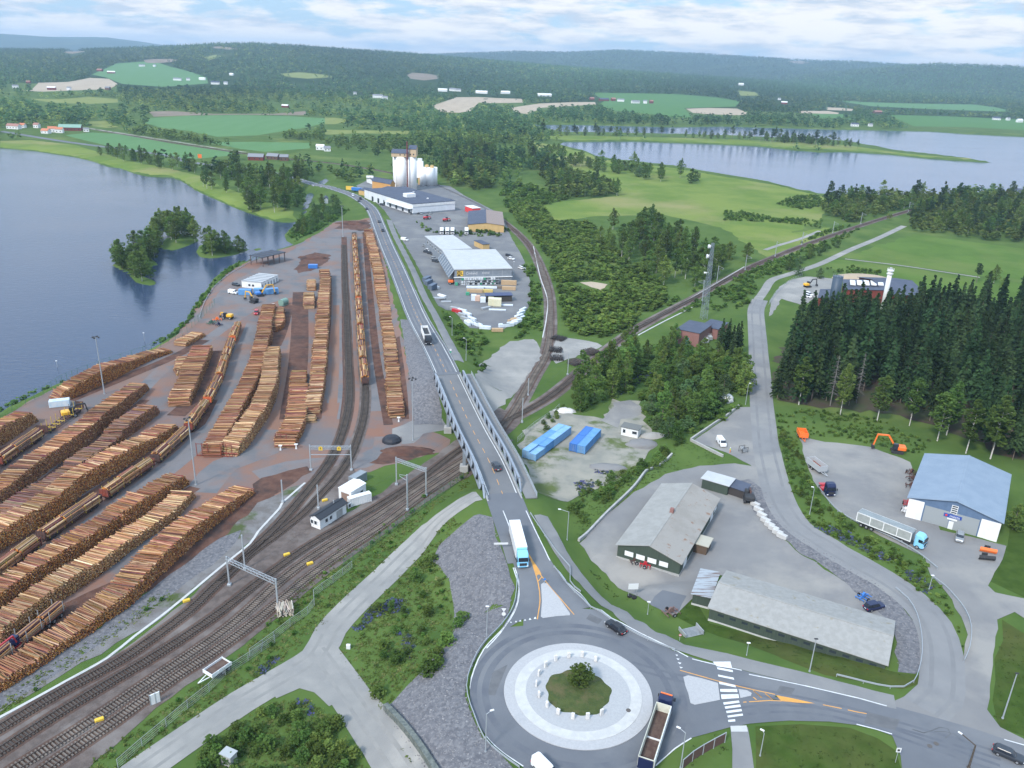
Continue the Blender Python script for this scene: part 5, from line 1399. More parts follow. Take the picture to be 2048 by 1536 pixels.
m_bluew = mat('blue_grey_wall',(.10,.155,.25),(.085,.135,.22),.8,rough=.7)
m_door = mat('grey_gate',(.26,.285,.30),rough=.6)
m_brick = mat('red_brick',(.25,.13,.115),(.21,.105,.095),3,rough=.9)
m_felt = mat('dark_roof_felt',(.075,.088,.125),(.062,.075,.108),.3,rough=.85)
m_black = mat('black_roof',(.030,.034,.042),rough=.6)
m_redw = mat('falu_red_wood',(.17,.040,.032),(.135,.034,.028),1,rough=.85)
m_ylw = mat('ochre_wall',(.52,.36,.16),(.47,.32,.14),.5,rough=.85)
m_lgrey = mat('pale_sheet_roof',(.43,.44,.45),(.39,.40,.41),.25,rough=.5)
m_mgrey = mat('grey_cladding',(.21,.235,.27),(.18,.205,.24),.6,rough=.6)
m_silo = mat('white_silo',(.80,.80,.80),(.75,.75,.76),.3,rough=.6,stretch=(1,1,.1))
# green hall
f = house('green_hall',frame((1236,1089),(1361,1126),(1324,969),3 + 3.4,3.0),3.4,5.6,'y',m_green,m_roofg,'dark green hall with grey gable roof, brick chimney and rust-stained right slope',over=.5,mr2=m_roofr,base=m_conc)
for k in range(4): on(f,'f',1.8 + k * 2.75,3.9 + k * 2.75,1.2,2.5,'window',m_wht,.07,frame_m=m_green)
e = MB(); e.bbox(f.L / 2,f.W * .5,6.1,.9,.9,1.5,.06); e.build('chimney',m_brick,f.root)
e = MB(); y = f.W * .32; e.box(f.L,f.L + 3.6,y,y + 4.6,2.55,2.75); c = e.build('porch_roof',mat('buff_roof',(.37,.35,.29),rough=.8),f.root)
e = MB(); e.box(f.L + .02,f.L + 3.2,y + .3,y + 4.2,-.3,2.54); e.build('porch',mat('brown_boards',(.10,.07,.05),rough=.9),f.root)
for yy in (3,f.W - 7): on(f,'r',yy,yy + 2.6,0,2.8,'door',m_wht)
on(f,'r',f.W - 3.2,f.W - 1,1,2.4,'window',m_wht)
# long shed
f = house('long_green_shed',frame((1420,1215),(1772,1328),(1454,1143.5),3.6 + 3.1,3.6),3.1,4.6,'x',m_green,m_roofs,'long low dark green shed with pale speckled roof and a row of small windows',over=.45,base=m_conc_l)
nW = 13
for k in range(nW):
    x = 2.4 + k * (f.L - 4.5) / (nW - 1); on(f,'f',x - .62,x + .62,1.75,2.35,'window',m_glass,.05,frame_m=m_green)
f2 = house('green_annex',frame((1386,1187),(1420,1196),(1405,1140),3.6 + 2.6,3.5),2.6,2.9,'mono',m_green,mat('streaky_rusty_roof',(.30,.33,.36),(.13,.085,.07),.8,rough=.7,stretch=(.2,2,1),lo=.5,hi=.6),'small green annex with streaked rusty roof at the left end of the long shed',base=m_conc_l)
# small shed and lean-to
f = house('small_green_shed',frame((1405,957),(1456.6,972),(1417.6,944),3.2 + 2.9,3.2),2.9,3.2,'flat',m_green,m_lgrey,'small dark green shed with flat whitish roof above the green hall')
f = house('lean_to',frame((1458,972),(1489,981),(1467,959),3.2 + 2.5,3.2),2.5,2.2,'mono',mat('dark_boards',(.05,.045,.045),rough=.9),m_felt,'dark lean-to with brown clutter at the right end of the small green shed')
# blue garage
f = house('blue_garage',frame((1819,995),(2004,1045),(1848.5,908),5 + 5.6,5.0),5.6,8.0,'y',m_bluew,m_blue,'big garage with blue sheet metal gable roof and two grey gates',over=.5)
on(f,'f',.0,3.6,0,5.4,'wall_panel',m_wht,.06); on(f,'f',f.L - 4.2,f.L,0,5.2,'wall_panel',m_wht,.06)
on(f,'f',3.9,9.6,0,4.7,'gate',m_door,.05); on(f,'f',f.L - 10.4,f.L - 4.5,0,4.7,'gate',m_door,.05)
on(f,'f',f.L / 2 - .55,f.L / 2 + .55,0,2.3,'door',m_wht,.09)
for k in range(4): on(f,'f',f.L / 2 - .6,f.L / 2 + .6,4.6 + k * .55,4.95 + k * .55,'window',m_glass,.08,frame_m=m_wht)
def text(s,size,loc,rz,m,parent,name,tilt=90,sx=1.0,ext=.02):
    cu = bpy.data.curves.new(name,'FONT'); cu.body = s; cu.size = size; cu.align_x = 'CENTER'; cu.align_y = 'CENTER'; cu.extrude = ext; cu.materials.append(m)
    tmp = bpy.data.objects.new('tmp',cu); COL.objects.link(tmp); bpy.context.view_layer.update()
    me = bpy.data.meshes.new_from_object(tmp.evaluated_get(bpy.context.evaluated_depsgraph_get())); bpy.data.objects.remove(tmp)
    o = link_mesh(name,me,parent); o.location = loc; o.rotation_euler = (R(tilt),0,rz); o.scale = (sx,1,1); return o
m_sblue = mat('sign_blue',(.03,.07,.30),rough=.5); m_sred = mat('sign_red',(.6,.05,.05),rough=.5)
sg = on(f,'f',f.L / 2 - 2.0,f.L / 2 + 2.0,3.25,4.15,'sign',m_sblue,.16)
text('mesta',1.0,(f.L / 2 + .45,-.18,3.70),0,m_lampw,sg,'sign_text',sx=.95)
e = MB(); e.cyl((f.L / 2 - 1.45,-.16,3.7),(f.L / 2 - 1.45,-.20,3.7),.27,n=14); e.build('sign_emblem',m_sred,sg)
on(f,'f',f.L / 2 - 1.1,f.L / 2 + 1.1,2.65,3.1,'lower_sign',m_wht,.12)
e = MB(); [e.box(f.L * .5 - .2,f.L * .5 + .2,y,y + .1,8.15,8.3) for y in ()]
# substation
f = house('brick_substation',frame((1354,658),(1399,667),(1379,641),6.2,.6),5.6,5.8,'flat',m_brick,m_felt,'square red brick substation with dark flat roof and a turquoise door',over=.3)
on(f,'f',f.L * .42,f.L * .42 + 1.6,0,2.8,'door',mat('turquoise_door',(.10,.36,.42),rough=.6),.1)
f = house('brick_outhouse',frame((1402,652),(1436,659),(1412,637),4.6,.6),4.0,4.2,'flat',m_brick,m_felt,'lower brick block with dark flat roof behind the substation',over=.3)
m_trafo = mat('transformer_grey',(.42,.45,.46),rough=.5)
for k,q in enumerate([(1396,690),(1404,688),(1411,686),(1418,681),(1424,672)]):
    t = empty('transformer',G(*q),.3,['leftmost','second','middle','fourth','farthest'][k] + ' pale transformer in the row beside the brick substation','transformer','transformers beside the substation')
    e = MB(); e.bbox(0,0,1.3,1.9,1.4,2.0,.15); e.build('tank',m_trafo,t)
    e = MB(); [e.box(-.9 + i * .3,-.8 + i * .3,-1.05,1.05,.5,2.0) for i in range(7)]; e.build('cooling_fins',m_trafo,t)
    e = MB(); [e.cyl((x,0,2.3),(x,0,3.3),.14,.07,8) for x in (-.6,0,.6)]; e.build('bushings',mat('brown_porcelain',(.45,.42,.40),rough=.3),t)
# lattice mast
g0,hm = pole_height((1407,638),(1425,486)); t = empty('lattice_mast',g0,.3,'tall lattice radio mast with two white dishes behind the brick substation','mast')
e = MB(); wd = lambda z: 1.25 - .8 * z / hm; nst = 20
for a,b in ((-1,-1),(1,-1),(1,1),(-1,1)): e.bar((a * wd(0),b * wd(0),0),(a * wd(hm),b * wd(hm),hm),.12)
for i in range(nst):
    z0,z1 = hm * i / nst,hm * (i + 1) / nst; w0,w1 = wd(z0),wd(z1); c = [(-1,-1),(1,-1),(1,1),(-1,1)]
    for k in range(4):
        p,q = c[k],c[(k + 1) % 4]; e.bar((p[0] * w0,p[1] * w0,z0),(q[0] * w1,q[1] * w1,z1),.05); e.bar((q[0] * w0,q[1] * w0,z0),(p[0] * w1,p[1] * w1,z1),.05); e.bar((p[0] * w1,p[1] * w1,z1),(q[0] * w1,q[1] * w1,z1),.05)
e.build('lattice',mat('mast_steel',(.25,.29,.34),rough=.5,metal=.2),t)
for z,x,r in ((hm - 1.5,-1.7,.9),(hm - 6,-1.9,1.0),(hm * .62,-2.2,.45)):
    e = MB(); e.cyl((x,-.2,z),(x + .5,-.5,z),r * .3,r,14); e.dome((x,0,z),.1,.1); e.cyl((x,0,z),(-.4,0,z),.08,n=6); e.cyl((x - .6,-.1,z),(x,-.3,z),r,r,14); e.build('dish_antenna',m_lampw,t)
# heating plant
f = house('heating_plant',frame((1689,579),(1769,588),(1691,560),6.0,.6),5.4,7.4,'mono',m_redw,m_felt,'long red heating plant wing with dark roof and white skylights behind the firs',over=.5)
for k in range(5):
    e = MB(); x = 3 + k * 3.3; e.bbox(x + 1,f.W * .5,6.4 + x * 2 / f.L + .2,2.6,f.W * .42,.6,.1); e.build('skylight',m_wht,f.root)
f = house('heating_plant_hall',frame((1775,588),(1850,590),(1766,556),6.6,.6),6.0,9.0,'x',m_redw,m_felt,'red hall with broad dark blue-grey roof beside the white chimney',over=1.0)
f = house('red_annex',frame((1637,596),(1668,600),(1632,578),4.0,.6),3.4,4.6,'mono',m_redw,m_felt,'low red annex with dark roof left of the dark silo',over=.4)
def cyl_thing(name,base,top,r,m,label,cat,parts):
    g0,h = pole_height(base,top); t = empty(name,g0,0,label,cat); parts(t,h,r); return t
def _silo(t,h,r):
    e = MB(); e.cyl((0,0,0),(0,0,h),r,r,24); e.build('shell',mat('dark_silo',(.05,.075,.11),rough=.5),t,True)
    e = MB(); e.cyl((0,0,h),(0,0,h + .25),r * 1.04,r * .9,24); e.build('lid',MATS['dark_silo'],t)
    e = MB(); [e.bar((r * .95 * math.cos(a),r * .95 * math.sin(a),h),(r * .95 * math.cos(a),r * .95 * math.sin(a),h + 1.1),.08) for a in np.arange(0,6.2,.6)]; e.build('railing',m_steel,t)
cyl_thing('plant_silo',(1664,622),(1684,553),2.4,None,'dark blue cylindrical silo at the heating plant','silo',_silo)
def _chim(t,h,r):
    e = MB(); e.cyl((0,0,0),(0,0,h),r,r * .92,20); e.build('flue',m_wht,t,True)
    e = MB()
    for z in (h - 2.4,h - .9): e.cyl((0,0,z),(0,0,z + .5),r * 1.25,r * 1.35,20)
    for a in np.arange(0,6.2,.5): e.bar((r * 1.35 * math.cos(a),r * 1.35 * math.sin(a),h - .9),(r * 1.3 * math.cos(a),r * 1.3 * math.sin(a),h + .6),.1)
    e.build('platform',m_wht,t); e = MB(); e.cyl((0,0,h),(0,0,h + .9),r * .6,r * .6,16); e.build('flue_top',m_lgrey,t)
cyl_thing('white_chimney',(1764,624),(1780,539),1.15,None,'tall white cylindrical chimney of the heating plant','chimney',_chim)
e = MB(); e.dome((0,0,-.3),9,3.2,14,5); o = e.build('wood_chip_heap',m_soil,smooth=True); o.location = G(1722,558); o.scale = (1.9,.7,1); tag(o,'pale brown heap of wood chips behind the heating plant','chip heap')
# builders' store
zs = 8.0
f = house('builders_store',frame((909.5,540),(1023.4,538),(884.4,501.6),zs,0),zs,zs,'flat',m_mgrey,m_lgrey,'big grey builders store with pale flat roof and a black and yellow sign',over=.35,rt=.5)
for k in range(1,6): on(f,'f',k * f.L / 6 - .05,k * f.L / 6 + .05,4.2,zs,'cladding_joint',m_lgrey,.05)
on(f,'f',-.5,f.L + .4,3.9,4.2,'canopy_edge',m_wht,.6)
m_sblk = mat('sign_black',(.02,.02,.02),rough=.5); m_syel = mat('sign_yellow',(.75,.48,.08),rough=.5)
sg = on(f,'f',1.2,4.4,4.7,7.5,'sign',m_syel,.12)
e = MB(); e.box(1.35,3.0,-.16,-.1,4.85,7.35); e.build('sign_panel',m_sblk,sg)
text('X',2.6,(2.18,-.20,6.1),0,m_syel,sg,'sign_text'); text('L',2.6,(3.75,-.16,6.1),0,m_sblk,sg,'sign_text')
text('Cmlund',1.9,(8.8,-.1,6.1),0,m_lampw,f.root,'store_name'); text('treind',1.6,(16.2,-.1,6.2),0,m_lampw,f.root,'store_name')
e = MB()
for k in range(9): y = 1.5 + k * (f.W - 3) / 8; e.bar((-3.0,y,3.8),(-.1,y,7.6),.12)
e.build('canopy_ribs',m_wht,f.root)
e = MB(); e.poly([(-3.1,.6,3.7),(-.05,.6,7.7),(-.05,f.W - .6,7.7),(-3.1,f.W - .6,3.7)],[(0,1,2,3)]); e.build('glass_canopy',mat('canopy_glass',(.10,.13,.17),rough=.2),f.root)
f2 = house('store_rear_wing',frame((885,501),(943,498.5),(864,473),zs - .4,0),zs - .4,zs,'flat',m_mgrey,m_lgrey,'rear wing of the builders store with pale flat roof by the parked cars',over=.35,rt=.5)
for k in range(6): on(f2,'l' if not f2.flip else 'r',2 + k * f2.W / 6.5,4.4 + k * f2.W / 6.5,4.5,6,'window',m_glass,.06,frame_m=m_wht)
rk = empty('pallet_rack',f.o,f.rz,'open rack of white packs under the near wall of the builders store','rack')
e = MB()
for x in np.linspace(3,f.L - 7,8): e.box(x - .06,x + .06,-1.6,-1.5,0,3.9); e.box(x - .06,x + .06,-.3,-.2,0,3.9)
for z in (.2,1.45,2.7): e.box(3,f.L - 7,-1.62,-.2,z,z + .1)
e.build('frame',m_steel,rk)
r_ = random.Random(4); mwp = mat('wrapped_pack',(.62,.65,.68),(.5,.54,.58),1,rough=.6); mgp = mat('green_pack',(.05,.26,.16),rough=.6)
for z in (.3,1.55,2.8):
    x = 3.3
    while x < f.L - 9:
        w = r_.uniform(.8,1.3)
        if r_.random() < .8: e = MB(); e.bbox(x + w / 2,-.9,z + .5,w * .9,1.1,r_.uniform(.6,1.0),.05); e.build('pack',mgp if r_.random() < .12 else mwp,rk)
        x += w + .15
# store with dark roof
f = house('white_store',frame((825.5,408.6),(910,402),(772,376),7.6,0),7.6,7.6,'flat',mat('white_cladding',(.62,.65,.69),(.56,.59,.63),.3,rough=.6),m_felt,'white store building with large dark flat roof in front of the silos',over=.3,rt=.35)
on(f,'f',0,f.L,.0,1.2,'plinth',m_mgrey,.05); on(f,'f',0,f.L,5.6,7.5,'fascia',m_wht,.25)
e = MB(); e.bbox(f.L * .38,f.W * .38,9.2,8,6,2.6,.1); e.build('plant_room',m_wht,f.root)
for k in range(7): on(f,'l',4 + k * f.W / 8,7 + k * f.W / 8,.3,4,'window',m_glass,.07)
on(f,'l',.2,f.W * .5,4.2,4.6,'canopy',m_wht,3)
for k,q in enumerate([(f.L * .75,f.W * .6),(f.L * .6,f.W * .2)]): e = MB(); e.bbox(*q,8.2,1.2,1.2,.8,.1); e.build('roof_vent',m_wht,f.root)
house('white_side_block',frame((868,403),(905,399),(845,370),5,0),5,6.5,'y',m_wht,m_felt,'white side building with blue-black gable roof right of the white silos',over=.3)
house('yellow_outbuilding',frame((772,388),(795,384),(756,374),4,0),4,5.2,'y',m_ylw,m_felt,'low yellow outbuilding with dark roof left of the white store',over=.3)
house('dark_roof_shed',frame((748,363),(772,362),(745,357),3.2,0),3.2,4.4,'x',m_wht,m_felt,'small white shed with dark roof by two white tanks',over=.3)
house('orange_house',frame((781,368),(790,367),(777,358),8,0),8,11,'y',mat('orange_wall',(.50,.27,.09),rough=.8),m_felt,'narrow orange gabled house squeezed against the tall silos',over=.3)
for k,q in enumerate([(737,358),(743,358)]):
    e = MB(); e.cyl((-1.8,0,1.6),(1.8,0,1.6),1.5,n=14); e.box(-1.2,-.8,-.9,.9,0,.6); e.box(.8,1.2,-.9,.9,0,.6); o = e.build('storage_tank',m_wht); o.location = G(*q); tag(o,['left','right'][k] + ' one of two white tanks lying at the far end of the mill yard','tank','white tanks')
# grain silos
g0,hs = pole_height((806,381),(806,313)); t = empty('grain_silo_block',g0,0,'tall white grain silo cluster with tan roof houses and a dark red pipe','silo')
rad = 4.3
for q in ((-1.2,0),(-4.6,6),(7.0,2.2),(3.2,9.0)): e = MB(); e.cyl((q[0],q[1],0),(q[0],q[1],hs),rad * 1.15 if q[1] == 0 else rad * 1.1,None,28); e.build('silo_cylinder',m_silo,t,True)
e = MB(); e.box(-7.5,10.2,1.0,9.0,0,hs); e.build('silo_core',m_silo,t)
m_tan = mat('tan_cladding',(.50,.38,.25),(.46,.34,.22),.3,rough=.8)
def roofhouse(x0,x1,y0,y1,z,h,rh,nm):
    e = MB(); e.extr([(y0,z),(y1,z),(y1,z + h),((y0 + y1) / 2,z + h + rh),(y0,z + h)],x0,x1,axis='x'); o = e.build('roof_house',m_tan,t)
    e = MB(); ym = (y0 + y1) / 2
    e.extr([(y0 - .3,z + h - .1),(ym,z + h + rh + .03),(ym,z + h + rh + .3),(y0 - .3,z + h + .2)],x0 - .2,x1 + .2,axis='x'); e.extr([(ym,z + h + rh + .03),(y1 + .3,z + h - .1),(y1 + .3,z + h + .2),(ym,z + h + rh + .3)],x0 - .2,x1 + .2,axis='x'); e.build('roof',m_felt,o)
    return o
a = roofhouse(-9.0,5.5,-4.2,8,hs + .02,3.0,2.6,'a'); b = roofhouse(5.6,12,-2.4,9.5,hs + .02,6.5,2.6,'b')
for o_,xs,z in ((a,(-1.5,2.5),hs + 1.2),(b,(7,9.8),hs + 1.6)):
    for x in xs: e = MB(); e.box(x - .5,x + .5,(-4.26 if o_ is a else -2.46),-2.3,z,z + 1.2); e.build('window',m_glass,o_)
e = MB(); e.cyl((4.6,-5.0,0),(4.6,-5.0,hs + 13),.55,n=10); e.build('elevator_pipe',mat('dark_red_pipe',(.16,.045,.045),rough=.6),t)
g0,h2 = pole_height((855,371),(855,335)); t2 = empty('small_silo_group',g0,0,'group of shorter white silos right of the tall silo cluster','silo')
for q in ((-3.4,0),(2.2,-.6),(5.0,3.8)): e = MB(); e.cyl((q[0],q[1],0),(q[0],q[1],h2),3.6,n=24); e.build('silo_cylinder',m_silo,t2,True)
e = MB(); e.box(-11,-4.5,3.8,9,6,h2 + 4.5); e.build('elevator_tower',m_silo,t2); e = MB(); e.box(-9.5,-5.5,4.5,7.5,h2 + 4.5,h2 + 7); e.build('tower_top',m_wht,t2)
for q in ((-1,4),(4,0)): e = MB(); e.extr([(-1.6,h2),(1.6,h2),(1.6,h2 + 1.6),(0,h2 + 2.4),(-1.6,h2 + 1.6)],q[1] - 1.4,q[1] + 1.4); o = e.build('roof_house',m_ylw,t2); o.location.x = q[0]
e = MB(); e.box(-8.8,-6,2.2,3.7,0,6.2); e.build('support_house',m_ylw,t2)
house('ochre_warehouse',frame((936,449),(1008,451),(910,421.6),4.8,0),4.8,6.2,'y',m_ylw,m_felt,'ochre yellow warehouse with half dark, half brown roof by the curved track',over=.4,mr2=mat('brown_roof',(.24,.19,.17),rough=.85))
house('red_white_kiosk',frame((945,417),(961,416),(943,411),4,0),4,4.2,'flat',m_sred,m_wht,'small red and white box building beside the curved track',over=.2)
house('open_shelter',frame((1059 - 85,590),(1024,589),(972,585),3.6,0),3.2,3.8,'flat',mat('shelter_dark',(.05,.045,.04),rough=.9),mat('navy_roof',(.045,.06,.13),rough=.5),'dark open shelter with navy roof among goods in the store yard',over=.5)
house('yard_lean_to',frame((966,489),(979,488),(963,480),3.4,0),3.4,3.6,'flat',m_ylw,m_felt,'little shelter with dark roof and yellow end behind the builders store',over=.3)
# yard office, canopy
f = house('site_barracks',frame((483,562),(522,566),(503,545),3.2,0),3.2,3.3,'flat',m_wht,m_lgrey,'row of white site barracks with ribbed pale roof by the riverside road',over=.15)
for k in range(6): e = MB(); e.box(-.2,f.L + .2,k * f.W / 6 + .3,k * f.W / 6 + .55,3.39,3.6); e.build('roof_rib',m_mgrey,f.root)
on(f,'f',1.5,2.6,0,2.2,'door',m_wht,.1); [on(f,'f',x,x + 1.1,1,2,'window',m_glass,.06) for x in (3.6,5.6)]; [on(f,'r',k * f.W / 6 + .8,k * f.W / 6 + 1.8,0,2.1,'door',m_mgrey,.07) for k in range(6)]
fr = frame((524.5,516),(570,505),(545,500.5),5.0,0); t = empty('weighing_canopy',fr.o,fr.rz,'open canopy with slatted dark roof on posts by the riverside road','canopy')
e = MB(); e.box(-.4,fr.L + .4,-.4,fr.W + .4,5.0,5.25); e.build('roof',mat('canopy_roof',(.045,.05,.06),rough=.7),t)
for k in range(5): e = MB(); x = 1 + k * (fr.L - 2) / 4; e.box(x - .5,x + .5,-.3,fr.W + .3,5.26,5.4); e.build('skylight_strip',m_felt,t)
for x in np.linspace(.3,fr.L - .3,5):
    for y in (.2,fr.W - .2): e = MB(); e.box(x - .16,x + .16,y - .16,y + .16,-.2,5); e.build('post',mat('canopy_post',(.12,.085,.08),rough=.8),t)
# railway huts
f = house('white_cottage',frame((639.6,1038.7),(692,1005.7),(622.5,1031.4),3.0,0),3.0,3.7,'x',m_wht,m_black,'small white railway house with black roof between sidings and main line',over=.35)
for x in (1.8,3.4,10.5): on(f,'f',x,x + .9,1.1,2.1,'window',m_glass,.06,frame_m=m_wht)
for x in (1.0,2.2): on(f,'l',x,x + .8,1.1,2.1,'window',m_glass,.06,frame_m=m_wht)
on(f,'f',f.L * .62,f.L * .62 + 2.2,.1,2.2,'door',m_conc,.06); e = MB(); e.cyl((f.L * .7,f.W * .5,3.6),(f.L * .7,f.W * .5,4.7),.15); e.build('flue',m_steel,f.root)
f = house('white_hut',frame((677,976),(702,985),(700,956),3.4,0),3.4,3.8,'y',m_wht,m_wht,'bright white boxy hut with brown gates between the yard sidings',over=.1)
on(f,'f',.9,f.L - .7,0,2.6,'gate',mat('brown_gate',(.22,.15,.12),rough=.8),.07); on(f,'r',f.W * .6,f.W * .6 + 1,1,2.2,'window',m_glass,.06,frame_m=m_wht)
def container(a,b,c,z,z0,m,label,group=None,nm='shipping_container',ribs=True):
    f = frame(a,b,c,z,z0); return cont_at(f.o,f.rz,f.L,f.W,z - z0,m,label,group,nm)
def cont_at(o,rz,L,W,h,m,label,group=None,nm='shipping_container'):
    t = empty(nm,o,rz,label,'container',group); e = MB(); e.box(.06,L - .06,.06,W - .06,.12,h - .04)
    for k in range(int(W / .45)): y = .2 + k * .45; e.box(.0,.07,y,y + .2,.25,h - .2); e.box(L - .07,L,y,y + .2,.25,h - .2)
    for k in range(int(L / .5)): x = .2 + k * .5; e.box(x,x + .24,0,.07,.25,h - .2); e.box(x,x + .24,W - .07,W,.25,h - .2)
    e.build('body',m,t); e = MB()
    for x in (0,L - .16):
        for y in (0,W - .16): e.box(x - .01,x + .17,y - .01,y + .17,.0,h + .02)
    for x in (0,L - .16): e.box(x - .005,x + .165,0,W,h - .16,h + .01)
    for y in (0,W - .16): e.box(0,L,y - .005,y + .165,h - .16,h + .01)
    e.build('corner_frame',m,t); e = MB(); [e.box(x,x + .05,-.05,.02,.3,h - .3) for x in (L * .25,L * .45,L * .55,L * .75)] if L < W else [e.box(-.05,.02,y,y + .05,.3,h - .3) for y in (W * .3,W * .7)]
    e.build('door_bars',m_steel,t); return t
m_cblue = mat('container_blue',(.115,.275,.52),(.095,.24,.47),.6,rough=.55); m_cblue2 = mat('container_light_blue',(.21,.38,.59),(.175,.34,.55),.6,rough=.55); m_cdk = mat('container_deep_blue',(.045,.15,.42),rough=.5)
container((697,953),(710,957.5),(712,936),2.7,0,mat('container_grey',(.22,.25,.28),rough=.6),'grey container standing behind the bright white hut')
o = cont_at(P(700,1016,0),.62,6.2,1.6,2.6,m_wht,'narrow white equipment box between the bright white hut and the main line',None,'equipment_box')
def block(A,B,C,z,z0,names,grp,cols):
    f = frame(A,B,C,z,z0); nl = max(1,round(f.W / 6.1)); 
    u = Vector((math.cos(f.rz),math.sin(f.rz),0)); v = Vector((-u.y,u.x,0)); w = f.L / 2; l = f.W / nl
    for i in range(nl):
        for j in range(2):
            cont_at(f.o + u * (j * (w + .02)) + v * (i * (l + .0)),f.rz,w - .06,l - .08,z - z0 - (.5 if (i == 0 and j == 1 and nl > 2) else 0),cols[(i * 2 + j) % len(cols)],f'{ORD[i]} from the front, {["left", "right"][j]} row of the {names}',grp)
block((1044.8,898.5),(1072,906.5),(1116,846),2.9,.2,'long double line of blue containers','long line of blue containers',[m_cblue2,m_cblue2,m_cblue,m_cblue,m_cblue,m_cblue2])
block((1138.8,885.6),(1171,893),(1178.6,853),2.9,.2,'shorter block of blue containers','short block of blue containers',[m_cdk,m_cblue,m_cdk,m_cblue])
f = house('derelict_hut',frame((1243,853.4),(1276.6,860.5),(1252.5,846),2.9,.3),2.6,2.9,'flat',m_wht,mat('mossy_felt',(.14,.145,.14),rough=.9),'small weathered white hut with flat grey roof beside the blue containers',over=.3)
on(f,'f',f.L * .66,f.L * .66 + 1.5,1,1.9,'window',m_glass,.06,frame_m=m_wht); on(f,'f',.6,1.4,.8,1.9,'window',m_glass,.06)
house('overgrown_hut',frame((440,1506),(460,1515),(455,1494),2.5,0),2.3,2.5,'flat',m_conc,mat('hut_roof',(.33,.35,.36),rough=.8),'small grey hut almost hidden in bushes at the bottom edge',over=.15)
house('riverside_shed',frame((648,399),(656,399),(647,394),3,0),3,4.2,'y',m_wht,m_felt,'little white shed under trees beside the creek',over=.3)
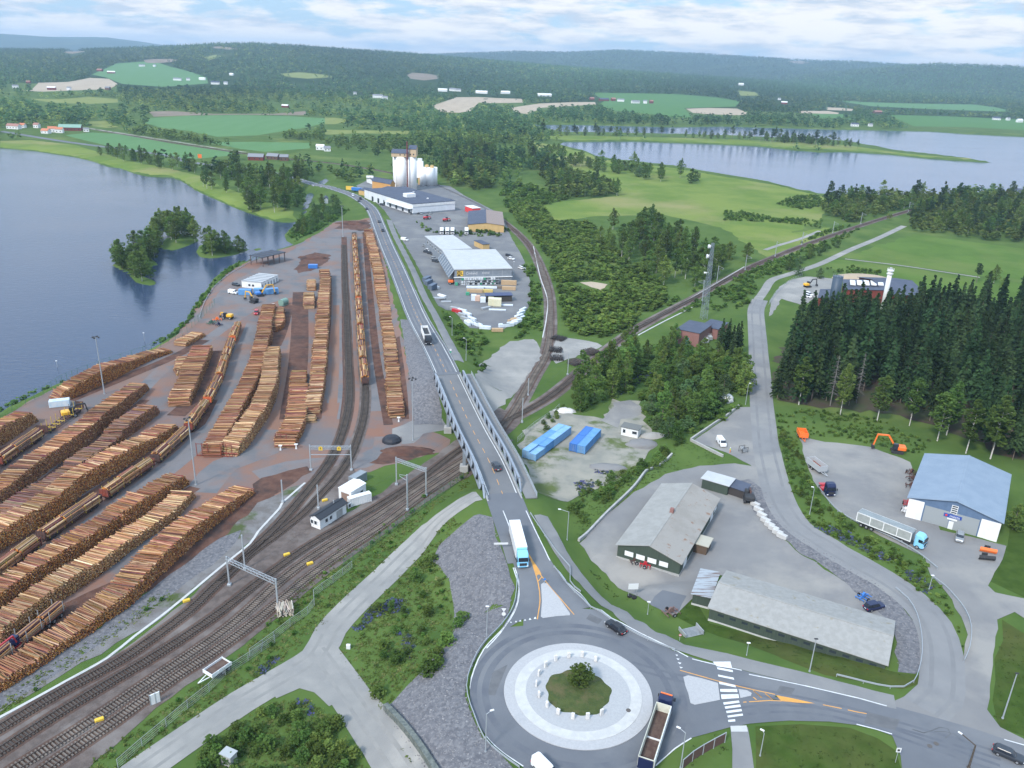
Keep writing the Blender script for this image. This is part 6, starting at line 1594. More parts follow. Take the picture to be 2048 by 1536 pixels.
# distant farms and houses: pixel of the near base, width and depth in metres
m_otile = mat('orange_tile',(.45,.17,.09),rough=.8); m_rtile = mat('red_brown_tile',(.30,.16,.13),rough=.8); m_grf = mat('green_sheet_roof',(.20,.32,.26),rough=.6); m_gyr = mat('grey_tile',(.20,.21,.23),rough=.8)
W_,R_,B_ = m_wht,m_redw,mat('brown_timber',(.12,.07,.05),rough=.9)
FAR = [((26,258),24,10,W_,m_rtile,'white farmhouse with red-brown roof at the far left shore'),((44,256),9,8,W_,m_otile,'small white house with orange roof beside the white farmhouse'),((72,256),10,8,W_,m_rtile,'pale house behind trees between farmhouse and red barn'),
       ((138,262),38,14,R_,m_grf,'big red barn with green roof near the left shore'),((90,267),14,9,W_,m_otile,'white house with orange roof left of the big red barn'),((104,265),14,9,W_,m_otile,'white house with orange roof touching the big red barn'),((118,266),12,8,W_,m_otile,'third white house with orange roof under the big red barn'),
       ((172,264),9,5,W_,m_gyr,'small pale shed right of the big red barn'),((511,321),22,11,R_,m_gyr,'red house with grey roof and white trim by the lakeside road'),((545,319),18,10,B_,m_gyr,'dark brown house with grey roof beside the red house'),((568,322),12,9,B_,m_gyr,'dark house among trees right of the brown house'),
       ((640,300),13,8,W_,W_,'white garage box by the wood near the road'),((655,303),10,8,W_,m_gyr,'pale house at the wood edge right of the white garage'),((200,147),30,12,R_,m_rtile,'red farm building at the far left field corner'),((222,150),34,12,R_,W_,'red and white farm at the top of the far field'),((354,161),34,12,W_,m_gyr,'white farmhouse on the right edge of the far left field'),
       ((376,161),16,10,W_,m_gyr,'little white house right of the field farmhouse'),((404,160),28,10,W_,W_,'white long house in the gap of the far wood'),((430,169),34,14,W_,m_felt,'white farm with dark roof at the wood edge'),((451,169),16,11,W_,m_gyr,'white house right of the dark-roofed farm'),((463,156),20,12,W_,W_,'white house high in the left wooded slope'),
       ((102,180),26,11,R_,W_,'red and white farm below the pale bare field'),((56,167),14,9,R_,m_rtile,'small red house above the bare field at far left'),((30,177),18,10,W_,m_gyr,'white house at the left end of the bare field'),((137,180),12,9,W_,m_gyr,'pale little house under trees by the bare field'),((215,180),18,10,B_,m_gyr,'brown farmhouse at right end of the bare field'),
       ((285,145),30,10,W_,m_gyr,'white row house at the upper edge of far field'),((310,146),14,10,W_,m_gyr,'white house in front of the left hill wood'),((570,215),20,8,R_,W_,'tiny red shed in the clearing by the pines'),
       ((885,183),40,14,W_,W_,'leftmost white villa of the row above the bare fields'),((905,182),30,14,W_,m_gyr,'tall white villa of the row above the bare fields'),((917,183),22,14,W_,m_gyr,'grey-roofed villa right of the tall white villa'),((963,187),52,14,W_,W_,'long low white villa left of centre above the bare fields'),((1012,188),40,16,W_,W_,'white villa with pointed roof above the bare fields'),((1090,193),66,16,W_,W_,'long bright white building right end of the villa row'),
       ((755,196),36,12,W_,m_gyr,'white farm on the wooded slope above the silos'),((770,199),18,12,W_,m_gyr,'small white house beside the slope farm'),((710,189),12,10,W_,m_gyr,'lone white house left of the slope farm'),((1185,200),18,12,R_,m_rtile,'narrow red barn at the left of the far farm'),((1210,202),42,14,R_,m_felt,'long red barn with dark roof of the far farm'),((1228,202),18,14,R_,m_rtile,'red middle house of the far farm'),((1241,203),28,12,W_,m_gyr,'white barn right of the long red barn'),
       ((1273,207),34,13,W_,m_gyr,'white farmhouse on the green far field'),((1290,207),16,12,W_,m_gyr,'white annex right of the field farmhouse'),((1304,207),14,12,R_,m_rtile,'small red house at the right of the far farm'),((1481,177),34,14,W_,W_,'white house alone on the right hillside clearing'),((1568,208),26,12,R_,W_,'red and white house among far lakeside trees'),((1560,200),12,10,W_,m_gyr,'tiny white house above the lakeside trees'),
       ((1758,227),34,12,B_,m_rtile,'brown farm building beyond the lake'),((1710,253),22,10,W_,m_felt,'white lakeside cabin with dark roof'),((1742,253),12,8,W_,m_gyr,'small pale boathouse right of the lakeside cabin'),((1993,240),26,14,W_,m_felt,'large white house with dark roof at the right shore'),((2042,245),20,13,W_,W_,'white house at the right frame edge shore'),((2018,241),12,10,W_,m_gyr,'small white house between the two shore houses'),
       ((2030,392),20,14,R_,m_felt,'dark red house with black roof at the near right lake shore'),((2040,398),10,8,W_,m_felt,'white shed under the dark red lake house')]
for q,w,d,mw,mr,lab in FAR:
    c = G(*q); f = Fr(); a = random.Random(lab).uniform(-.35,.35); f.rz = a; f.L,f.W = w * .72,d * .72; f.o = c + Vector((-f.L / 2,0,0)); h = random.Random(lab + 'h').uniform(3.5,5)
    if c.y > 2000: h *= 1.3
    house('farm_building' if 'barn' in lab or 'farm' in lab else 'house',f,h,h + f.W * .36,'x',mw,mr,lab,'house' if 'barn' not in lab else 'barn','distant farms and houses',over=.4)
    if c.y < 2600:
        for k in range(max(2,int(f.L / 4))): on(f,'f',1 + k * f.L / max(2,int(f.L / 4)),2.2 + k * f.L / max(2,int(f.L / 4)),1.2,2.5,'window',m_glass,.05)
# ------------------------------------------------------------------ vehicles
m_tyreb = mat('rubber',(.018,.018,.02),rough=.85); m_rim = mat('wheel_rim',(.32,.33,.35),rough=.4,metal=.4)
m_vglass = mat('vehicle_glass',(.015,.02,.03),rough=.08,spec=.6); m_red = mat('tail_light',(.45,.02,.02),rough=.4); m_hl = mat('head_light',(.7,.72,.75),rough=.2)
m_plate = mat('number_plate',(.75,.75,.75),rough=.5)
def paint(n,c): return mat('paint_' + n,c,rough=.28,spec=.5)
P_BLACK,P_DK,P_GREY,P_WHITE,P_RED = paint('black',(.012,.013,.018)),paint('dark',(.03,.035,.045)),paint('grey',(.24,.26,.28)),paint('white',(.70,.71,.72)),paint('red',(.40,.03,.04))
P_LBLUE,P_NAVY,P_BLUE,P_ORANGE,P_YEL,P_SILV = paint('light_blue',(.22,.52,.74)),paint('navy',(.008,.014,.055)),paint('blue',(.04,.16,.46)),paint('orange',(.75,.16,.03)),paint('yellow',(.70,.38,.03)),paint('silver',(.38,.40,.42))
SURF = .13
def place(t,front,rear,dz=SURF,z=None,mid=None):
    """stand a thing (its +x is forward) on the road with its nose towards pixel front"""
    a,b = (G(*front),G(*rear)) if z is None else (P(*front,z),P(*rear,z))
    d = (a - b).xy; c = (a + b) / 2 if mid is None else b + (a - b) * mid
    t.location = (c.x,c.y,(Hs(c.x,c.y) if z is None else z) + dz); t.rotation_euler = (0,0,math.atan2(d.y,d.x)); return t
def wheel(root,x,y,r=.33,w=.24,far=False):
    o = MB().cyl((x,y - w / 2,r),(x,y + w / 2,r),r,n=16).build('wheel',m_tyreb,root)
    if not far: e = MB(); s = 1 if y > 0 else -1; e.cyl((x,y + s * (w / 2 - .02),r),(x,y + s * (w / 2 + .015),r),r * .6,n=12); e.build('rim',m_rim,o)
def loft(secs,m,name,root,mi=None):
    """stack of chamfered plan rectangles (x0,x1,half width,z) forming a rounded body"""
    V,fs = [],[]
    for x0,x1,w,z in secs:
        c = min(.28,w * .3)
        V += [(x0 + c,-w,z),(x1 - c,-w,z),(x1,-w + c * .8,z),(x1,w - c * .8,z),(x1 - c,w,z),(x0 + c,w,z),(x0,w - c * .8,z),(x0,-w + c * .8,z)]
    n = len(secs)
    for k in range(n - 1):
        for i in range(8): fs.append((8 * k + i,8 * k + (i + 1) % 8,8 * k + 8 + (i + 1) % 8,8 * k + 8 + i))
    fs += [tuple(range(7,-1,-1)),tuple(range(8 * n - 8,8 * n))]
    return MB().poly(V,fs).build(name,m,root,False)
def car(pm,label,front,rear,kind='sedan',far=False,dz=SURF,z=None,cat='car',group=None,mid=None):
    t = empty({'van': 'van','pickup': 'pickup_truck'}.get(kind,'parked_car' if far else 'car'),(0,0,0),0,label,cat,group)
    if kind == 'van':
        L,w,h = 2.55,.95,1.95
        loft([(-L,L,w * .97,.28),(-L,L + .02,w,.6),(-L,L - .1,w,1.05),(-L + .02,L - .75,w * .97,1.15),(-L + .06,L - 1.35,w * .86,h - .08),(-L + .2,L - 1.5,w * .78,h)],pm,'body',t)
        e = MB(); e.poly([(L - .76,-.8,1.17),(L - .76,.8,1.17),(L - 1.32,.72,h - .12),(L - 1.32,-.72,h - .12)],[(0,1,2,3)])
        e.v = [(x + .03,y,zz + .02) for x,y,zz in e.v]; e.build('windscreen',m_vglass,t)
        for s in (-1,1): e = MB(); e.poly([(L - .95,s * .955,1.17),(L - 1.9,s * .955,1.17),(L - 1.9,s * .90,1.65),(L - 1.3,s * .90,1.65)],[(0,1,2,3)]); e.build('side_window',m_vglass,t)
    else:
        L,w,h = (2.35,.92,1.47) if kind != 'suv' else (2.35,.95,1.7)
        rb = -L + (.25 if kind in ('wagon','suv') else .75)
        loft([(-L + .05,L - .05,w * .95,.22),(-L,L,w,.5),(-L,L - .02,w,.72),(-L + .06,L - .12,w * .95,.86),(-L + .12,.95,w * .92,.92)],pm,'body',t)
        loft([(rb - .12,1.15,w * .9,.88),(rb + .18,.55,w * .76,h - .09),(rb + .3,.45,w * .74,h - .08)],m_vglass,'windows',t)
        loft([(rb + .17,.56,w * .77,h - .085),(rb + .32,.40,w * .70,h)],pm,'roof',t)
    if not far:
        for x in (-1.4,1.4):
            for s in (-1,1): wheel(t,x,s * (w - .1))
        for s in (-1,1):
            e = MB(); e.bbox(L - .03,s * w * .66,.66,.16,.36,.16,.03); e.build('headlight',m_hl,t)
            e = MB(); e.bbox(-L + .02,s * w * .7,.72,.12,.34,.18,.03); e.build('tail_light',m_red,t)
        e = MB(); e.box(-L - .02,-L + .03,-.26,.26,.55,.68); e.build('number_plate',m_plate,t)
    else:
        e = MB(); [e.cyl((x,s * (w - .2),.33),(x,s * (w + .01),.33),.33,n=8) for x in (-1.4,1.4) for s in (-1,1)]; e.build('wheels',m_tyreb,t)
    return place(t,front,rear,dz,z,mid)
car(P_BLACK,'black saloon car leaving the roundabout towards the bridge',(1212,1246),(1251,1274))
BZ = lambda px,py: 8.2
car(P_DK,'dark car driving away across the middle of the bridge',(988,927),(997,945),'sedan',z=8.25,dz=.03)
car(P_DK,'dark estate car on the road at the lower right corner',(2046,1528),(1984,1501),'wagon')
car(P_WHITE,'white van at the bottom edge in the roundabout lane',(1108,1566),(1070,1527),'van')
car(P_WHITE,'white van parked on the gravel lot by the low concrete walls',(1450,900),(1434,878),'van')
car(P_GREY,'grey hatchback parked in front of the blue garage gates',(1917,1089),(1920,1068),'wagon')
car(P_RED,'small red car driving on the yard lane past the log piles',(511,633),(515,623),'suv')
A5p = lambda *q: A5([q])[0]; A4p = lambda *q: A4([q])[0]
FC = [(P_DK,A5p(815,345),1,'dark car on the main road nearest the junction','suv'),(P_DK,A5p(793,291),1,'dark car on the main road at the junction','sedan'),(P_DK,A5p(717,211),1,'dark car on the road passing the footpath fork','sedan'),(P_BLACK,A5p(678,149),1,'black van on the far road bend','van'),(P_DK,A5p(668,163),1,'dark car in front of the black van on the far bend','sedan'),(P_WHITE,A5p(632,127),1,'white car on the road near the creek bridge','sedan')]
for pm,q,_,l,k in FC: car(pm,l,(q[0] + 3.0,q[1] + 6),(q[0] - 2.6,q[1] - 5.2),k,True)
PK = [(1080,442,P_GREY,'silver car, nearest the rear wing corner of the builders store'),(1095,470,P_WHITE,'white car parked beside the builders store rear wing'),(1108,487,P_DK,'dark car next to the white one beside the builders store'),(1130,520,P_GREY,'grey car parked under the glass canopy'),(1138,535,P_DK,'dark car parked under the glass canopy end'),(1085,478,P_DK,'dark car between silver and white cars by the rear wing'),
      (770,153,P_DK,'dark car parked left of the white store'),(783,166,P_WHITE,'white car parked left of the white store'),(812,186,P_DK,'dark estate car parked near the white store drive'),(992,239,P_DK,'dark car parked under the white store front corner'),(1033,238,P_DK,'dark car in front of the white store front'),(1052,239,P_GREY,'silver car in front of the white store front'),(1108,237,P_GREY,'silver car at the middle of the white store front'),(1160,224,P_SILV,'light car near the machines by the white store'),
      (1605,520,P_WHITE,'white car behind the right end of the builders store'),(1590,500,P_DK,'dark car behind the right end of the builders store'),(950,402,P_WHITE,'white van-like car on the open asphalt by the road'),(1670,578,P_WHITE,'white car on the drive right of the builders store'),(1450,680,P_DK,'dark car parked by the riverside site barracks')]
for x,y,pm,l in PK:
    q = A4p(x,y) if 'barracks' in l else A5p(x,y); s = 1 if 'store front' in l else 0
    car(pm,l,(q[0] + (1 if s else 6),q[1] + (5 if s else 1.5)),(q[0] - (1 if s else 6),q[1] - (4 if s else 1.5)),'van' if 'van' in l else 'wagon',True,cat='car',group='cars parked at the stores')
for q,l in ((A7([(520,740)])[0],'white car parked in the heating plant yard'),(A7([(512,752)])[0],'second white car nearest the firs in the heating plant yard')): car(P_WHITE,l,(q[0] + 7,q[1] + 2),(q[0] - 6,q[1] - 2),'suv',True)
car(P_WHITE,'white van among blue containers by the site barracks',A4p(1465,735),A4p(1400,725),'van',True,cat='van')

# trucks: +x forward, cab nose at x = 0
def tractor(t,pm,sleeper=True,chass=m_dark,light=None):
    c = loft([(-2.3,-.02,1.22,.55),(-2.3,0,1.25,1.2),(-2.3,-.02,1.25,2.0),(-2.3,-.22,1.22,2.95),(-2.28,-.55,1.18,3.45),(-2.2,-.9,1.1,3.62)],pm,'cab',t)
    e = MB(); e.poly([(.03,-1.08,1.95),(.03,1.08,1.95),(-.17,1.04,2.85),(-.17,-1.04,2.85)],[(0,1,2,3)]); e.build('windscreen',m_vglass,c)
    for s in (-1,1):
        e = MB(); e.poly([(-.25,s * 1.265,1.9),(-1.35,s * 1.265,1.9),(-1.35,s * 1.24,2.7),(-.4,s * 1.24,2.7)],[(0,1,2,3)]); e.build('side_window',m_vglass,c)
        e = MB(); e.bbox(.0,s * .95,.85,.1,.4,.22,.03); e.build('headlight',m_hl,c)
        e = MB(); e.bbox(-.1,s * 1.42,2.3,.15,.25,.7,.04); e.build('mirror',m_dark,c)
    e = MB(); e.box(-.06,.04,-.8,.8,.95,1.6); e.build('grille',m_dark,c)
    e = MB(); e.box(-6.2,-1.8,-.45,.45,.6,.95); e.box(-4.6,-3.2,-1.2,-.5,.35,.95); e.box(-4.6,-3.2,.5,1.2,.35,.95); e.box(-6.1,-5.0,-1.0,1.0,1.05,1.2); e.build('chassis',chass,t)
    for x in (-1.35,-4.9): [wheel(t,x,s * 1.05,.5,.38) for s in (-1,1)]
    if light: e = MB(); e.box(-1.0,-.8,-1.0,1.0,3.64,3.78); e.build('beacon_bar',light,c)
def axles(t,xs,far=False):
    for x in xs: [wheel(t,x,s * 1.05,.48,.4,far) for s in (-1,1)]
def tanks(t,m,x0,x1): e = MB(); e.box(x0,x1,-1.1,1.1,.9,1.15); e.build('trailer_frame',m,t)
def truck(label,pm,**k): 
    t = empty('truck',(0,0,0),0,label,'truck'); tractor(t,pm,**k); return t
t = truck('white box truck with light blue cab coming off the bridge',P_LBLUE); e = MB(); e.bbox(-8.6,0,2.55,11.4,2.55,2.75,.06); e.build('cargo_box',P_WHITE,t)
tanks(t,m_dark,-14,-3); axles(t,(-10.2,-11.5,-12.8)); e = MB(); e.box(-2.9,-2.4,-1.1,1.1,2.9,3.75); e.build('wind_deflector',P_LBLUE,t); place(t,(1046,1140),(1031,1076),mid=1.0)
def open_body(t,x0,x1,z0,z1,mo,mi_,load=None,fill=.25,ribs=None):
    w = 1.27; e = MB(); e.box(x0,x1,-w,-w + .09,z0,z1); e.box(x0,x1,w - .09,w,z0,z1); e.box(x1 - .09,x1,-w + .09,w - .09,z0,z1); e.box(x0,x0 + .09,-w + .09,w - .09,z0,z1 - .1)
    if ribs:
        n = int((x1 - x0) / ribs)
        for i in range(n + 1):
            x = x0 + (x1 - x0) * i / n
            for s in (-1,1): e.box(x - .05,x + .05,s * (w + .04) - .04,s * (w + .04) + .04,z0,z1)
    o = e.build('tipper_body',mo,t); e = MB(); e.box(x0 + .1,x1 - .1,-w + .1,w - .1,z0,z0 + .1 + fill); e.build('body_floor',mi_,o)
m_soilb = mat('brown_residue',(.075,.045,.038),(.11,.075,.06),1.2,rough=.95); m_cream = mat('cream_liner',(.58,.58,.50),(.5,.5,.43),1,rough=.7)
t = truck('dark tipper truck with long open trailer on the lower right of the roundabout',P_NAVY,light=P_ORANGE)
open_body(t,-15.6,-2.9,1.2,3.25,m_cream,m_soilb); e = MB(); e.box(-9.7,-9.55,-1.2,1.2,1.5,1.8); e.box(-15.5,-3,-1.36,-1.28,1.6,3.3); e.build('side_panels',P_WHITE,t); tanks(t,m_dark,-15.6,-4); axles(t,(-11.6,-12.9,-14.2))
e = MB(); e.box(-15.8,-15.6,-1.2,1.2,1.0,3.0); e.build('tailgate',P_NAVY,t); place(t,(1331,1416),(1286,1556),mid=1.0)
t = truck('black truck with white trailer side approaching the north end of the bridge',P_BLACK); open_body(t,-14.2,-2.9,1.1,3.7,P_WHITE,m_dark,fill=1.4,ribs=1.6); tanks(t,m_dark,-14.2,-4); axles(t,(-10.6,-11.9,-13.2),True); place(t,(857,692),(844,660),mid=1.0)
t = truck('light blue truck with long grey ribbed semi-trailer parked at the garage yard edge',P_LBLUE)
m_tarp = mat('grey_tarpaulin',(.23,.26,.27),(.20,.225,.235),.6,rough=.7); m_alu = mat('pale_aluminium',(.40,.42,.42),(.34,.36,.36),1,rough=.5,metal=.3)
e = MB(); e.box(-16.2,-3.0,-1.27,1.27,1.25,3.6); e.build('trailer_body',m_alu,t); e = MB(); e.box(-16.1,-3.1,-1.2,1.2,3.6,3.68); e.build('tarpaulin',m_tarp,t)
e = MB()
for i in range(5):
    x = -16.1 + i * 3.25
    for s in (-1,1): e.box(x - .1,x + .1,s * 1.31 - .04,s * 1.31 + .04,1.2,3.65)
for s in (-1,1): e.box(-16.2,-3,s * 1.31 - .03,s * 1.31 + .03,3.45,3.65); e.box(-16.2,-3,s * 1.31 - .03,s * 1.31 + .03,1.2,1.4)
e.build('trailer_ribs',m_wht,t); tanks(t,m_dark,-16,-4); axles(t,(-12.2,-13.5,-14.8)); place(t,(1848,1100),(1712,1047),mid=1.0)
t = truck('dark blue tractor unit with red chassis at the garage yard edge',P_NAVY,chass=P_RED); place(t,(1661,996),(1643,974),mid=1.0)
def trailer(label,px_f,px_r,mo,mi_,L=6.2,h=1.7,name='tipper_trailer',drawbar=True):
    t = empty(name,(0,0,0),0,label,'trailer'); open_body(t,-L / 2,L / 2,.95,.95 + h,mo,mi_,ribs=1.2); tanks(t,m_dark,-L / 2 + .2,L / 2 - .2); axles(t,(-1.6,-.3))
    if drawbar: e = MB(); e.bar((L / 2,-.5,.8),(L / 2 + 2.2,0,.7),.14); e.bar((L / 2,.5,.8),(L / 2 + 2.2,0,.7),.14); e.build('drawbar',mo,t)
    return place(t,px_f,px_r)
trailer('grey tipper trailer with rust-red inside beside the weedy bank',(1645,950),(1618,930),P_SILV,mat('rust_inside',(.20,.075,.05),rough=.9))
trailer('white open trailer with brown load by the chain-link fence',(420,1358),(452,1336),P_WHITE,m_soilb,4.4,.8,'load_trailer')
trailer('orange tipping trailer at the top end of the garage yard',(1608,884),(1599,868),P_ORANGE,P_ORANGE,4.4,1.5)
t = empty('log_truck',(0,0,0),0,'loaded log truck with red crane between the two nearest log piles','truck')
e = MB(); e.box(-22,-1,-.45,.45,.8,1.1); e.build('chassis',P_RED,t); axles(t,(-2.5,-3.8,-8.5,-10,-16.5,-18,-20))
for x in (-5.2,-12.8,-18.8):
    o = link_mesh('log_bundle',BUND[2]); o.parent = t; o.location = (x,0,-.2); o.scale = (1.0,.95,.95)
    for dx in (-1.9,1.9): e = MB(); e.box(x + dx - .07,x + dx + .07,-1.35,1.35,1.05,1.3); [e.box(x + dx - .06,x + dx + .06,s * 1.32 - .05,s * 1.32 + .05,1.2,3.5) for s in (-1,1)]; e.build('stake_frame',m_steel,t)
e = MB(); e.bbox(-9.2,0,2.4,1.3,1.4,1.9,.15); e.build('crane_cab',P_NAVY,t); e = MB(); e.bar((-9,.6,2.2),(-8.6,.5,3.9),.3); e.bar((-8.6,.5,3.9),(-4.2,.3,3.9),.28); e.bar((-4.2,.3,3.9),(-1.5,.2,3.6),.2); e.build('crane_boom',P_RED,t)
place(t,(-75,1395),(128,1225),mid=1.0); _c = P(128,1222,0); t.location = (_c.x + 0,_c.y,.1); t.location += Vector((math.cos(t.rotation_euler.z) * 22,math.sin(t.rotation_euler.z) * 22,0))
t = truck('blue truck on the far road by the yellow sign',P_BLUE); e = MB(); e.bbox(-7.5,0,2.4,9,2.55,2.5,.05); e.build('cargo_box',P_BLUE,t); axles(t,(-9,-10.5),True); q = A5p(700,110); q2 = A5p(650,104); place(t,q,q2,mid=1.0)
for k,x in enumerate((1178,1212,1244,1330)):
    q = A5p(x,352); t = truck(['leftmost','second','third','separate rightmost'][k] + ' white truck parked in the row behind the builders store',P_WHITE); e = MB(); e.bbox(-6,0,2.3,6.5,2.5,2.4,.05); e.build('cargo_box',P_WHITE,t); place(t,(q[0],q[1] + 6),(q[0],q[1] - 10),mid=1.0); t['group'] = 'trucks behind the builders store'
# excavators and machines
def excavator(label,at,rz,pm,boom,reach=1.0,tracks=True,name='excavator'):
    t = empty(name,G(*at,.1),rz,label,'excavator' if name == 'excavator' else 'machine')
    if tracks:
        for s in (-1,1): e = MB(); e.extr([(-1.7,.25),(-1.4,.0),(1.4,0),(1.7,.25),(1.7,.6),(1.4,.85),(-1.4,.85),(-1.7,.6)],s * 1.1 - .3,s * 1.1 + .3); e.build('track',m_dark,t)
    else: [wheel(t,x,s * 1.1,.65,.5) for x in (-1.5,1.5) for s in (-1,1)]
    e = MB(); e.bbox(0,0,1.0,2.4,1.8,.35,.05); e.build('undercarriage',m_dark,t)
    e = MB(); e.bbox(-1.0,0,1.75,2.6,2.5,1.1,.25); e.build('engine_housing',pm,t)
    e = MB(); e.bbox(.75,.75,2.1,1.5,1.0,1.9,.15); e.build('cab',m_vglass if pm is not m_dark else pm,t)
    r = reach; e = MB(); e.bar((.6,-.35,1.6),(2.6 * r,-.35,4.3 * r),.4,.5); e.bar((2.6 * r,-.35,4.3 * r),(5.2 * r,-.35,4.2 * r),.36,.42); e.build('boom',boom,t)
    e = MB(); e.bar((5.2 * r,-.35,4.4 * r),(5.8 * r,-.35,1.3),.3,.36); e.build('stick',boom,t)
    e = MB(); e.extr([(5.3 * r,.5),(6.2 * r,.3),(6.3 * r,1.3),(5.8 * r,1.4)],-.95,.25); e.build('bucket',m_dark,t); return t
excavator('orange excavator with raised boom at the weedy edge of the garage yard',(1793,905),2.9,P_ORANGE,P_ORANGE,1.15)
excavator('yellow excavator in front of the blue containers by the site barracks',A4p(1560,785),2.6,m_dark,P_YEL,1.05)
excavator('second yellow excavator with high boom beside the blue containers',A4p(1600,745),.6,P_BLUE,P_YEL,1.2)
excavator('yellow loader with black grapple crane beside the empty wagons',(140,834),.55,P_YEL,m_dark,.9,False,'loader')
excavator('yellow wheel loader in the parked machinery by the river fence',A4p(1400,885),3.0,P_YEL,P_YEL,.6,False,'loader')
excavator('yellow-black excavator on the heating plant gravel',A7([(512,690)])[0],.4,P_YEL,m_dark,1.0)
excavator('orange forklift-like loader at the left corner of the builders store',A5p(1245,672),.2,P_ORANGE,P_ORANGE,.5,False,'loader')
for x,y,l in ((1085,262,'leftmost'),(1205,275,'middle')): excavator(f'{l} red tractor in the machine yard beside the ochre warehouse',A5p(x + 0,y + 12),.5,P_RED,P_RED,.5,False,'loader')
excavator('dark machine with orange base beside the lean-to',(1497,1003),1.4,m_dark,m_rust,.55,True,'loader')
def plough(at,rz,pm,label):
    t = empty('snow_plough',G(*at,.15),rz,label,'snow plough'); e = MB(); e.extr([(0,0),(.35,.1),(.6,.7),(.3,1.25),(.2,1.2),(.42,.7),(.2,.2)],-1.8,1.8); e.build('blade',pm,t)
    e = MB(); e.bar((.1,-.7,.4),(-1.2,-.3,.5),.15); e.bar((.1,.7,.4),(-1.2,.3,.5),.15); e.box(-1.4,-1.1,-.6,.6,.2,1.0); e.build('mount',m_dark,t)
plough((1975,1105),-1.9,P_ORANGE,'orange snow plough blade at the right end of the garage yard'); plough((1972,1120),-1.7,m_dark,'black snow plough blade in front of the orange one')
def implement(at,rz,pm,label,s=1.0,name='farm_implement'):
    t = empty(name,G(*at,.1),rz,label,'implement'); e = MB(); e.bar((-1.6 * s,0,.6),(1.6 * s,0,.6),.2); [e.bar((x * s,-1.1 * s,.55),(x * s,1.1 * s,.55),.14) for x in (-1.4,-.5,.5,1.4)]; [e.bar((x * s,y * s,.6),(x * s + .15,y * s,.05),.1) for x in (-1.4,-.5,.5,1.4) for y in (-1,0,1)]; e.build('frame',pm,t)
    e = MB(); e.cyl((0,-.2,1.0),(0,.2,1.0),.55 * s,n=14); e.build('drum',pm,t); [wheel(t,0,q * 1.2 * s,.4,.25) for q in (-1,1)]; return t
implement((1341,1228),.5,mat('rusty_bars',(.16,.10,.09),rough=.9),'rusty barred harrow frame on the grass edge by the asphalt patch',1.1)
implement((1270,1126),.2,m_rust,'brown rusty implement below the white windows of the green hall',.8); implement((1290,1134),-.3,P_RED,'red-drummed green implement in front of the green hall gable',.8)
implement(A4p(1335,895),.4,P_ORANGE,'orange implement among parked machinery by the river fence',1.2); implement(A4p(1300,915),.9,m_fgreen,'green implement at the river fence',1.2); implement(A4p(1345,925),.2,P_NAVY,'dark blue implement by the river fence',.9)
implement((1814,1010),1.2,P_RED,'red roller implement at the left corner of the blue garage',.9); implement((1810,1024),1.0,P_WHITE,'white and red implement under the left garage corner',.8)
for k,(x,y) in enumerate([(1822,948),(1826,962),(1824,975)]): implement((x,y),.8 + k,m_rust,['topmost','middle','lowest'][k] + ' rusty implement in the row along the left wall of the blue garage',1.1)
car(P_NAVY,'dark pickup with red lights squeezed behind the right end of the long shed',(1757,1214),(1737,1222),'suv'); t = implement((1726,1198),.6,P_BLUE,'bright blue machine on the pale kerb behind the long shed',1.0)
